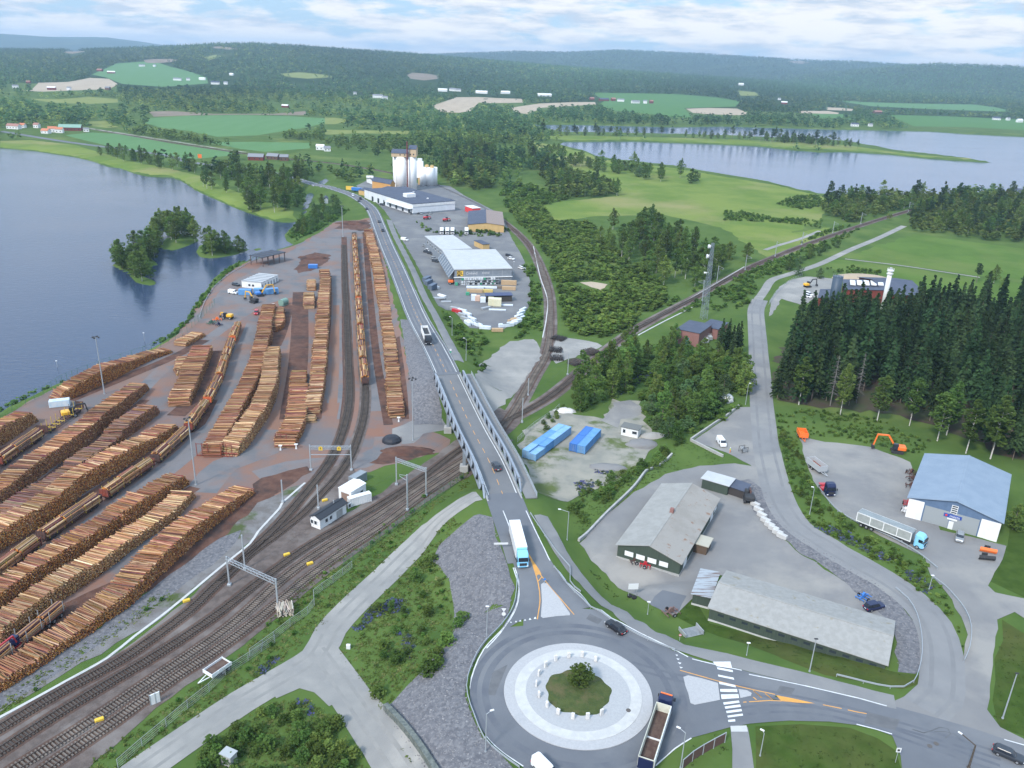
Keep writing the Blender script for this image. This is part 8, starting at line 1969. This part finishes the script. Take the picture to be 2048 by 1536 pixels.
CL = [  # kind mix, polygon (photo pixels on the ground), count, spacing, scale range, label, group, split
 (['spruce'],[(1545,745),(1562,700),(1640,662),(1850,640),(2048,636),(2120,680),(2120,945),(2020,930),(1900,868),(1800,832),(1700,812),(1600,806),(1552,796)],268,4.6,(.72,1.22),'tall dark spruce in the dense wood behind the blue garage','dark spruce wood',True),
 (['spruce'],[(1635,672),(1870,662),(1872,674),(1638,684)],18,5,(.95,1.1),'dark spruce at the back of the wood right in front of the heating plant','spruces before the heating plant',True),
 (['alder','birch'],[(262,508),(290,503),(325,486),(318,500),(322,530),(296,533),(270,524)],13,4,(.75,1.1),'tree on the middle islet of the river island','trees on the river islands',False),
 (['birch_tall'],[(1560,800),(1700,815),(1800,838),(1900,872),(2010,925),(1980,930),(1860,880),(1700,835),(1570,815)],8,8,(1.0,1.3),'slim pale-stemmed birch standing along the near edge of the dark spruce wood','birches in front of the spruce wood',True),
 (['spruce'],[(1425,705),(1455,680),(1500,690),(1500,735),(1450,740)],8,4,(.55,.75),'dark fir between the brick substation and the road','firs by the substation',True),
 (['birch_tall','birch','pine'],[(1815,455),(1830,410),(2048,420),(2200,430),(2200,505),(2048,488),(1900,470)],120,5.5,(.72,.95),'tree with pale trunk in the wood along the far side of the hay field','wood beyond the hay field',False),
 (['alder','birch','alder','pine'],[(1640,420),(1660,392),(1740,392),(1840,395),(2000,392),(2100,396),(2100,415),(1830,425),(1760,445),(1690,445)],90,7,(.8,1.15),'tree in the lakeside belt between the railway and the right lake','lakeside trees at right',False),
 (['birch_tall','alder','birch'],[(1190,500),(1215,455),(1290,445),(1350,470),(1420,510),(1520,530),(1500,552),(1420,585),(1370,590),(1300,560),(1250,525)],88,5.5,(.85,1.2),'pale-stemmed tree in the wood between railway and lake meadow','wood by the lake meadow',True),
 (['poplar'],[(1140,815),(1165,785),(1220,735),(1262,705),(1278,740),(1250,790),(1200,815),(1165,830)],17,5,(.85,1.15),'dense bright leafy tree right of the main line above the blue containers','leafy trees above the blue containers',True),
 (['alder','poplar','willow'],[(1285,805),(1330,770),(1400,740),(1490,745),(1492,790),(1440,815),(1395,850),(1350,890),(1310,872)],46,5,(.6,1.0),'leafy tree in the thicket between the white van lot and the substation','thicket by the white van lot',True),
 (['alder','poplar'],[(1280,760),(1300,700),(1345,690),(1400,705),(1480,740),(1400,745),(1330,775)],22,5,(.5,.8),'leafy tree in the clump in front of the brick substation','clump before the substation',True),
 (['birch','alder'],[(300,505),(320,478),(350,468),(395,472),(398,488),(345,500)],22,4.2,(1.0,1.4),'tree in the tallest clump of the river island','trees on the river islands',False),
 (['alder','birch'],[(226,530),(240,524),(258,530),(290,548),(310,566),(285,568),(258,548)],13,4,(.8,1.2),'tree on the left tip of the river island','trees on the river islands',False),
 (['alder','birch','alder'],[(395,505),(430,492),(470,497),(497,501),(470,508),(420,515)],12,4.5,(.6,1.0),'tree on the right-hand small river island','trees on the river islands',False),
 (['birch_tall','birch'],[(404,378),(420,352),(480,345),(505,360),(500,385),(470,392)],22,6,(.75,1.0),'birch in the open grove on the left bank shore grass','grove on the left bank',False),
 (['alder','birch','birch_tall'],[(490,425),(500,375),(560,350),(620,350),(600,385),(602,425),(560,432),(520,428)],52,6,(1.0,1.4),'tree in the dense bankside wood left of the creek','bankside wood by the creek',False),
 (['alder','willow'],[(585,478),(600,450),(625,420),(650,400),(672,400),(690,425),(660,445),(620,468)],26,6,(.5,.8),'bushy tree between the creek and the yard road','bushy trees by the yard road',False),
 (['birch','alder'],[(190,312),(230,318),(262,328),(330,340),(392,352),(385,335),(300,318),(210,300)],26,7,(.8,1.1),'roadside birch along the left shore','shore road trees',False),
 (['alder','birch','pine','birch_tall'],[(880,352),(900,315),(955,298),(985,296),(992,345),(985,380),(955,384),(900,372)],50,8,(.8,1.2),'tree in the wood just right of the silos, left of the bright scrub strip','wood right of the silos',False),
 (['alder','birch','pine','birch_tall'],[(1056,290),(1085,330),(1140,352),(1225,378),(1235,392),(1112,400),(1085,362),(1062,325)],50,8,(.8,1.2),'tree in the wood between the bright scrub strip and the lake meadow','wood beside the lake meadow',False),
 (['alder','willow','birch'],[(1085,330),(1180,340),(1290,360),(1400,372),(1420,362),(1300,345),(1180,322),(1090,300)],52,7,(.8,1.4),'lone tree dotted along the near lake shore of the meadow','lake shore trees',False),
 (['pine','alder','birch'],[(1062,270),(1200,272),(1350,275),(1500,281),(1640,291),(1720,297),(1600,283),(1400,276),(1200,271)],80,8,(.8,1.35),'tree on the wooded spit between the two lake arms','trees on the lake spit',False),
 (['birch','pine'],[(1930,575),(1960,560),(2100,575),(2100,610),(2000,590)],6,8,(.5,.8),'tree standing alone in the right hay fields','trees in the hay fields',True),
 (['alder','willow'],[(1590,520),(1640,500),(1690,490),(1640,540),(1660,560),(1620,560),(1570,545)],16,5,(.5,.8),'bushy tree between the lane and the heating plant yard','bushes above the heating plant',True),
 (['alder'],[(2000,1060),(2035,1030),(2060,1060),(2030,1080)],2,5,(.55,.65),'rounded bush-like tree at the right gable of the blue garage','trees by the blue garage',True),
]
for k,(kinds,px,n,dm,(s0,s1),lab,grp,split) in enumerate(CL):
    w = G2(px) if min(b for _,b in px) > 330 else P2(px); pts = off_roads(scatter(w,n,dm,900 + k))
    for x,y in pts: tree(kinds[_tr.integers(len(kinds))],x,y,_tr.uniform(s0,s1),lab,grp,split,z=None if Hs(x,y) > -2.6 else -2.3)
for q,l in (((1660,812),'left grey dead spruce at the front of the dark wood'),((1712,806),'right grey dead spruce at the front of the dark wood')): c = G(*q); tree('dead',c.x,c.y,1.1,l,None)
t = tree('alder',RAB.x + .3,RAB.y + 1.5,.42,'round green bush in the middle of the roundabout',None,True,RAB.z + .4); t.scale = (.62,.62,.44)
SH = [([(690,1300),(720,1260),(760,1200),(830,1120),(880,1110),(900,1180),(905,1260),(860,1320),(790,1390),(765,1400)],18,'green shrub in the tall grass triangle beside the gravel road','shrubs in the grass triangle',(.5,1.0)),
      ([(380,1540),(440,1470),(540,1410),(620,1405),(680,1460),(730,1540),(700,1600),(400,1600)],52,'leafy shrub in the thicket at the bottom edge between the gravel roads','bottom edge thicket',(.6,1.15)),
      ([(835,1365),(850,1350),(860,1335),(930,1225),(935,1235),(880,1330),(845,1375)],7,'isolated bright shrub growing on the crushed rock slope','shrubs on the rock slope',(.7,1.2)),
      ([(1140,1020),(1165,985),(1240,950),(1320,900),(1385,880),(1330,925),(1260,965),(1190,1020),(1160,1060)],44,'shrub on the slope below the long concrete wall','shrubs below the concrete wall',(.5,1.1)),
      ([(1550,880),(1580,860),(1610,940),(1650,1010),(1720,1070),(1800,1110),(1850,1160),(1800,1130),(1690,1060),(1600,1000)],50,'shrub on the weedy bank between gravel road and garage yard','shrubs on the garage bank',(.35,.8)),
      ([(1100,830),(1140,800),(1100,860),(1060,880)],8,'shrub beside the thin fence at the main line','shrubs at the main line',(.5,.9))]
for k,(px,n,lab,grp,(s0,s1)) in enumerate(SH):
    for x,y in off_roads(scatter(G2(px),n,1.6,40 + k),4): tree(['shrub','pale_shrub'][int(_tr.random() < .35)],x,y,_tr.uniform(s0,s1),lab,grp)

# masses nobody could count: one object each
def mass(name,T,pos,scale,rot,mats,col=None,kind='stuff',label=None,cat=None):
    """T: list of (verts, faces); pos (n,3)"""
    r = np.random.default_rng(len(pos)); which = r.integers(len(T),size=len(pos)); VV,FF,CC,base = [],[],[],0
    for k,(tv,tf) in enumerate(T):
        i = np.flatnonzero(which == k)
        if not len(i): continue
        c,s = np.cos(rot[i])[:,None],np.sin(rot[i])[:,None]; x,y,z = tv[:,0][None],tv[:,1][None],tv[:,2][None]; sc = scale[i]
        V = np.stack([(x * c - y * s) * sc[:,:1] + pos[i,:1],(x * s + y * c) * sc[:,:1] + pos[i,1:2],z * sc[:,1:2] + pos[i,2:3]],2).reshape(-1,3)
        F_ = (tf[None] + (np.arange(len(i)) * len(tv))[:,None,None]).reshape(-1,tf.shape[1]) + base; base += len(V)
        VV.append(V); FF.append(F_); CC.append(np.repeat(col[i],len(tv),0) if col is not None else None)
    o = link_mesh(name,np_mesh(name,np.concatenate(VV),FF,mats,False,None,np.concatenate(CC) if col is not None else None)); tag(o,label,cat,None,kind); return o
def low_dec(r,n=34):
    C = r.normal(size=(n,3)); C /= np.linalg.norm(C,axis=1)[:,None]; C *= r.uniform(.5,1,(n,1)); C = C * np.array([.30,.30,.42]) + np.array([0,0,.55]); return quads(C,.26,r,fl=.55)
def low_con(r,n=30):
    t = r.uniform(.12,1,n); a = r.uniform(0,6.28,n); w = (1 - t) * .2 + .02; C = np.stack([w * np.cos(a),w * np.sin(a),t],1); return quads(C,.06 + .17 * (1 - t),r,elong=1.3)
def low_pine(r,n=30):
    C = r.normal(size=(n,3)); C /= np.linalg.norm(C,axis=1)[:,None]; C = C * np.array([.2,.2,.27]) + np.array([0,0,.70])
    V,F_ = quads(C,.2,r,fl=.6); tv = np.array([(-.012,0,0),(.012,0,0),(.012,0,.6),(-.012,0,.6)]); return np.vstack([V,tv]),np.vstack([F_,[[len(V),len(V) + 1,len(V) + 2,len(V) + 3]]])
r8 = np.random.default_rng(8)
TD = [low_dec(r8) for _ in range(6)]; TC_ = [low_con(r8) for _ in range(6)]; TP = [low_pine(r8) for _ in range(4)]
TDs = [low_dec(r8,14) for _ in range(5)]; TCs = [low_con(r8,13) for _ in range(5)]
m_far = leaf_mat('far_foliage',(.05,.1,.03),(.62,.72,.62),'col',.40,0)
def wavy(x,y,s): return np.sin(x / s + 1.3 * np.sin(y / s * .7)) * np.cos(y / s * 1.1 + 1.7 * np.sin(x / s * .6 + 2))
def far_points(r0,r1,n,hh):
    q = np.sqrt(r8.uniform(r0 ** 2,r1 ** 2,n)); a = r8.uniform(-.66,.66,n); x,y = q * np.sin(a),q * np.cos(a); ok = y > r0 * .7
    x,y = x[ok],y[ok]; h = np.full(len(x),hh); k = CAM_Z / (CAM_Z - np.minimum(h,60)) if hh < 60 else 1
    bad = np.zeros(len(x),bool)
    for poly in FIELD_W:
        bad |= in_poly(x,y,poly) | (in_poly(x * k,y * k,poly)) | in_poly(x * (1 + (k - 1) * .5),y * (1 + (k - 1) * .5),poly)
    for poly in (RIVER,LAKE): bad |= in_poly(x,y,poly) | (dist_poly(x,y,poly) < 5)
    kk = 1 + (k - 1) * .75; bad |= in_poly(x * kk,y * kk,LAKE) & (y > 900)
    for poly in OPEN_W + [STORE_YD,YARD]: bad |= in_poly(x,y,poly)
    for path in [RW,TRW['main_north'],TRW['main_mid'],GRW['plant'],GRW['east']]: bad |= dist_poly(x,y,[tuple(p[:2]) for p in path[::5]],False) < 9
    for hq,*_ in FAR:
        c = G(*hq); d = math.hypot(c.x,c.y); u = (c.x / d,c.y / d); al = x * u[0] + y * u[1]; la = np.abs(x * u[1] - y * u[0]); bad |= (la < 9 + d * .006) & (al < d + 12) & (al > d * .90 - 10)
    return x[~bad],y[~bad]
DECC = np.array([(.170,.245,.068),(.205,.275,.078),(.135,.205,.060),(.240,.30,.09)]); CONC = np.array([(.085,.145,.060),(.105,.165,.068),(.068,.122,.055)])  # far greens lightened in colour to stand in for sun on the background
X,Y = far_points(640,1250,13000,10); keep = (Y > 560) & ~((X > -330) & (X < 60) & (Y < 760)) & ~((X > 0) & (Y < 900) & (X < 420))
X,Y = X[keep],Y[keep]; g_ = wavy(X,Y,90) + r8.normal(0,.35,len(X)); keep = g_ > -.1; X,Y,g_ = X[keep],Y[keep],g_[keep]
def far_mass(name,X,Y,T,pal,h0,h1,wr,label,cat):
    n = len(X); h = r8.uniform(h0,h1,n); sc = np.stack([h * r8.uniform(.85,1.2,n) * wr,h],1); col = pal[r8.integers(len(pal),size=n)] * r8.uniform(.78,1.25,(n,1)) * (1 + .38 * wavy(X,Y,130 + np.hypot(X,Y) * .07))[:,None]
    mass(name,T,np.stack([X,Y,H(X,Y) - .3],1),sc,r8.uniform(0,6.28,n),m_far,col,'stuff',label,cat)
c_ = r8.random(len(X)) < np.clip(.25 + .4 * wavy(X,Y,260),.05,.8)
far_mass('mid_valley_woods',X[~c_],Y[~c_],TD,DECC,6,13,1.0,None,None); far_mass('mid_valley_conifers',X[c_],Y[c_],TC_ + TP,CONC,9,17,1.0,None,None)
X,Y = far_points(1250,2600,23000,11); g_ = wavy(X,Y,170) + r8.normal(0,.4,len(X)); keep = g_ > -.5; X,Y = X[keep],Y[keep]; c_ = r8.random(len(X)) < np.clip(.6 + .4 * wavy(X,Y,420),.1,.95)
far_mass('far_valley_woods',X[~c_],Y[~c_],TDs,DECC,8,14,1.25,None,None); far_mass('far_valley_conifers',X[c_],Y[c_],TCs + TP,CONC * 1.1,10,18,1.3,None,None)
X,Y = far_points(2600,6200,42000,12); c_ = r8.random(len(X)) < np.clip(.75 + .35 * wavy(X,Y,900),.3,1)
far_mass('hillside_forest',X[c_],Y[c_],TCs,CONC * 1.15,13,22,1.7,None,None); far_mass('hillside_woods',X[~c_],Y[~c_],TDs,DECC,9,16,1.6,None,None)
X,Y = far_points(6200,10500,26000,12); far_mass('ridge_forest',X,Y,TCs,CONC * 1.1,16,28,2.6,None,None)
# scrub and undergrowth
def under(name,polys,dens,T,s0,s1,pal,flat_=.8,ban=4.0,clear=()):
    P_ = []
    for px in polys:
        w = G2(px) if isinstance(px[0],tuple) and px[0][1] > 300 else px; xs,ys = zip(*w); n = int((max(xs) - min(xs)) * (max(ys) - min(ys)) * dens)
        q = np.column_stack([r8.uniform(min(xs),max(xs),n),r8.uniform(min(ys),max(ys),n)]); q = q[in_poly(q[:,0],q[:,1],w)]; q = q[wavy(q[:,0],q[:,1],9) + r8.normal(0,.5,len(q)) > -.55]; P_.append(q)
    q = np.concatenate(P_); m = np.ones(len(q),bool)
    for path in ROADBAN: m &= dist_poly(q[:,0],q[:,1],[tuple(p[:2]) for p in path[::4]],False) > ban
    for c in clear: m &= ~in_poly(q[:,0],q[:,1],c)
    q = q[m]; n = len(q); s = r8.uniform(s0,s1,n); sc = np.stack([s * r8.uniform(.9,1.4,n),s * flat_],1); col = pal[r8.integers(len(pal),size=n)] * r8.uniform(.75,1.3,(n,1))
    mass(name,T,np.stack([q[:,0],q[:,1],H(q[:,0],q[:,1]) - s * .15],1),sc,r8.uniform(0,6.28,n),m_far,col)
def canopy(polys,n,h0,h1,pal):
    for px in polys:
        w = G2(px); q = np.array(off_roads(scatter(w,n,3.5,31),6)); far_mass('wood_canopy',q[:,0],q[:,1],TD,pal,h0,h1,1.15,None,None)
canopy([[(1815,460),(1832,408),(2048,414),(2200,424),(2200,506),(2048,490),(1900,474)],[(1640,425),(1660,393),(1840,396),(2100,397),(2100,416),(1830,428),(1760,446),(1690,446)]],420,5,10,DECC * .7)
canopy([[(880,352),(900,315),(955,298),(985,296),(992,345),(985,380),(955,384),(900,372)],[(1056,290),(1085,330),(1140,352),(1225,378),(1235,392),(1112,400),(1085,362),(1062,325)]],200,6,12,DECC * .7)
_w = G2([(2120,640),(2500,690),(2700,800),(2600,960),(2240,950),(2125,930)]); _q = np.array(scatter(_w,420,4.0,5)); far_mass('spruce_wood_edge',_q[:,0],_q[:,1],TC_,CONC * .5,16,23,1.2,None,None)
TU = [low_dec(r8,60) for _ in range(5)]
SCR = np.array([(.105,.19,.042),(.135,.225,.054),(.165,.25,.062),(.080,.15,.038)])
sandy = G2(A6([(480,650),(670,650),(680,725),(560,725),(470,700)]))
under('scrub_thicket',[A6([(60,210),(130,170),(240,165),(330,290),(560,300),(620,400),(760,500),(900,620),(1010,700),(1010,800),(850,880),(780,960),(620,1000),(520,990),(420,960),(370,850),(360,700),(300,520),(200,380),(110,290)])],.21,TU,2.2,6.0,SCR,clear=[sandy])
under('scrub_thicket',[A6([(0,120),(40,60),(180,60),(420,150),(240,200),(60,240)])],.06,TU,3,6.5,SCR)
under('trackside_scrub',[[(985,296),(1056,290),(1085,362),(1112,400),(1085,420),(1030,410),(988,380)],A6([(130,560),(200,560),(250,700),(262,860),(250,960),(150,1000),(60,1010),(180,850),(190,700)]),A5([(1180,840),(1260,880),(1350,950),(1500,980),(1430,1060),(1400,1130),(1480,1230),(1400,1200),(1300,1080),(1230,960)]),A6([(1020,800),(1230,690),(1500,610),(1700,500),(1740,530),(1560,650),(1500,740),(1300,860),(1250,800),(1100,860)]),A7([(20,680),(200,560),(420,440),(600,350),(820,300),(830,340),(640,460),(420,560),(260,680),(160,800),(60,830)]),[(1130,835),(1290,690),(1340,690),(1500,760),(1480,815),(1385,875),(1300,850),(1270,795),(1225,795),(1150,825)],
      A7([(0,225),(110,230),(330,270),(600,280),(590,330),(400,300),(300,290),(0,280)]),A7([(620,570),(800,570),(980,600),(900,640),(700,620)]),A5([(1010,280),(1080,350),(1300,380),(1550,380),(1620,340),(1560,330),(1330,345),(1130,350)]),A7([(320,180),(420,130),(580,130),(620,190),(480,215)])],.15,TU,1.4,4.0,SCR)
under('bank_scrub',[A4([(300,1320),(490,1225),(680,1150),(900,1075),(1080,985),(1180,890),(1250,780),(1330,680),(1420,590),(1560,520),(1560,505),(1420,565),(1310,660),(1240,740),(1160,870),(1060,970),(880,1075),(660,1145),(460,1220)]),A4([(0,1470),(200,1350),(300,1310),(300,1295),(180,1345),(0,1450)]),[(575,470),(600,440),(640,410),(700,420),(672,440),(620,470),(590,485)]],.4,TU,1.0,2.6,SCR)
under('forest_floor_scrub',[[(1545,830),(1600,820),(1700,828),(1800,850),(1860,880),(1840,910),(1750,890),(1600,868),(1560,870)],[(1548,870),(1595,880),(1612,935),(1650,1000),(1720,1062),(1850,1125),(1905,1210),(1930,1290),(1918,1325),(1896,1270),(1840,1200),(1740,1130),(1640,1080),(1580,1020),(1555,950)]],.5,TU,.6,1.7,SCR)
GRC = np.array([(.115,.175,.048),(.135,.19,.055),(.17,.20,.075),(.090,.145,.04)])
def tuft(r,n=9):
    C = np.column_stack([r.normal(0,.22,n),r.normal(0,.22,n),r.uniform(.12,.4,n)]); V,F_ = quads(C,.36,r,elong=1.1,fl=.7); return V,F_
TT = [tuft(r8) for _ in range(6)]
TRI = [(672,1300),(700,1240),(760,1180),(850,1090),(905,1035),(925,1045),(870,1100),(895,1160),(910,1210),(905,1270),(845,1345),(770,1420),(805,1490),(850,1560),(760,1440),(715,1380)]
VRG = [[(600,1160),(700,1085),(800,1025),(935,935),(940,970),(850,1035),(780,1110),(700,1195),(640,1260),(560,1330),(480,1385),(400,1440),(300,1500),(200,1570),(130,1570),(240,1480),(350,1400),(480,1310)],[(0,1400),(120,1320),(230,1250),(330,1180),(345,1195),(240,1270),(120,1350),(0,1430)],[(380,1545),(440,1470),(540,1405),(620,1400),(680,1450),(735,1545)]]
under('tall_grass',[TRI] + VRG,1.5,TT,.7,1.4,GRC,.7,3.4); under('weeds',[TRI] + VRG,.06,TU,.5,1.5,SCR,.9,3.6)
under('verge_tufts',[[(1140,1030),(1165,990),(1240,955),(1320,900),(1385,885),(1480,935),(1400,930),(1330,945),(1270,985),(1160,1085)],[(1388,1200),(1420,1248),(1780,1342),(1840,1352),(1800,1375),(1650,1348),(1480,1283),(1345,1230)],[(1512,1458),(1600,1450),(1750,1476),(1800,1540),(1515,1560)],[(2003,1245),(2100,1310),(2060,1470),(1990,1450)],[(1380,1480),(1450,1465),(1455,1500),(1370,1540)],B2b([(650,0),(800,130),(950,230),(1150,320),(1250,420),(1400,470),(1200,380),(900,230),(700,70)])],1.1,TT,.4,.8,GRC * .42,.6,2.2)
LUP = np.array([(.12,.11,.26),(.15,.13,.32),(.09,.12,.14),(.09,.13,.05),(.10,.15,.05)])
under('lupin_flowers',[B1b([(740,430),(860,330),(1040,230),(1170,240),(1180,340),(1020,330),(900,400),(800,480)]),B1b([(1080,480),(1200,490),(1230,560),(1200,690),(1150,600)]),B1b([(300,975),(420,975),(480,1060),(480,1150),(430,1050)]),B1b([(40,770),(200,650),(220,680),(80,800)]),B3b([(1150,0),(1300,60),(1400,130),(1330,200),(1200,100)]),B3([(450,1100),(700,1150),(900,1280),(1200,1420),(1000,1380),(700,1250),(500,1150)]),B2([(560,800),(700,780),(700,840),(600,900)]),B2([(700,700),(840,690),(820,740),(720,740)]),A6([(740,1250),(850,1200),(940,1215),(880,1260),(790,1330),(720,1360)])],3.2,TT,.7,1.3,LUP,1.0,3.4)
ROC = np.array([(.17,.17,.185),(.21,.21,.22),(.12,.12,.135),(.25,.245,.25)])
_o = np.array([(1,0,0),(-1,0,0),(0,1,0),(0,-1,0),(0,0,.8),(0,0,-.6)],float)
TR_ = [((_o * r8.uniform(.6,1.1,(6,1))) * .5,np.array([(0,2,4),(2,1,4),(1,3,4),(3,0,4),(2,0,5),(1,2,5),(3,1,5),(0,3,5)])) for _ in range(6)]
m_far_rock = mat('rock_bits',(.2,.2,.2),(.12,.12,.13),2,rough=1,attr='col')
def rocks(name,w,dens,s0,s1):
    xs,ys = zip(*w); n = int((max(xs) - min(xs)) * (max(ys) - min(ys)) * dens); q = np.column_stack([r8.uniform(min(xs),max(xs),n),r8.uniform(min(ys),max(ys),n)]); q = q[in_poly(q[:,0],q[:,1],w)]; n = len(q); s = r8.uniform(s0,s1,n) * r8.uniform(.6,1,n)
    mass(name,TR_,np.stack([q[:,0],q[:,1],H(q[:,0],q[:,1]) + .08],1),np.stack([s,s * .8],1),r8.uniform(0,6.28,n),m_far_rock,ROC[r8.integers(4,size=n)] * r8.uniform(.8,1.2,(n,1)))
rocks('crushed_rocks',RUB_L,4.5,.25,.7); rocks('crushed_rocks',G2([(1503,965),(1535,985),(1560,1035),(1600,1075),(1660,1112),(1740,1158),(1800,1205),(1838,1262),(1846,1330),(1798,1345),(1788,1250),(1700,1172),(1600,1106),(1540,1062)]),2.5,.25,.6)
# ------------------------------------------------------------------ haze
hz = MB(); hz.box(-15500,15500,-300,15500,-8.0,float(HH.max()) + 45.0); ho = hz.build('haze',[bpy.data.materials.new('haze_air')]); ho['kind'] = 'stuff'
hm_ = ho.data.materials[0]; hm_.use_nodes = True; hn,hl = hm_.node_tree.nodes,hm_.node_tree.links; hn.clear()
h_out = hn.new('ShaderNodeOutputMaterial'); h_v = hn.new('ShaderNodeVolumePrincipled'); h_v.inputs['Color'].default_value = (.56,.77,1.0,1); h_v.inputs['Density'].default_value = 8.5e-5; h_v.inputs['Anisotropy'].default_value = .2
hl.new(h_v.outputs[0],h_out.inputs['Volume'])
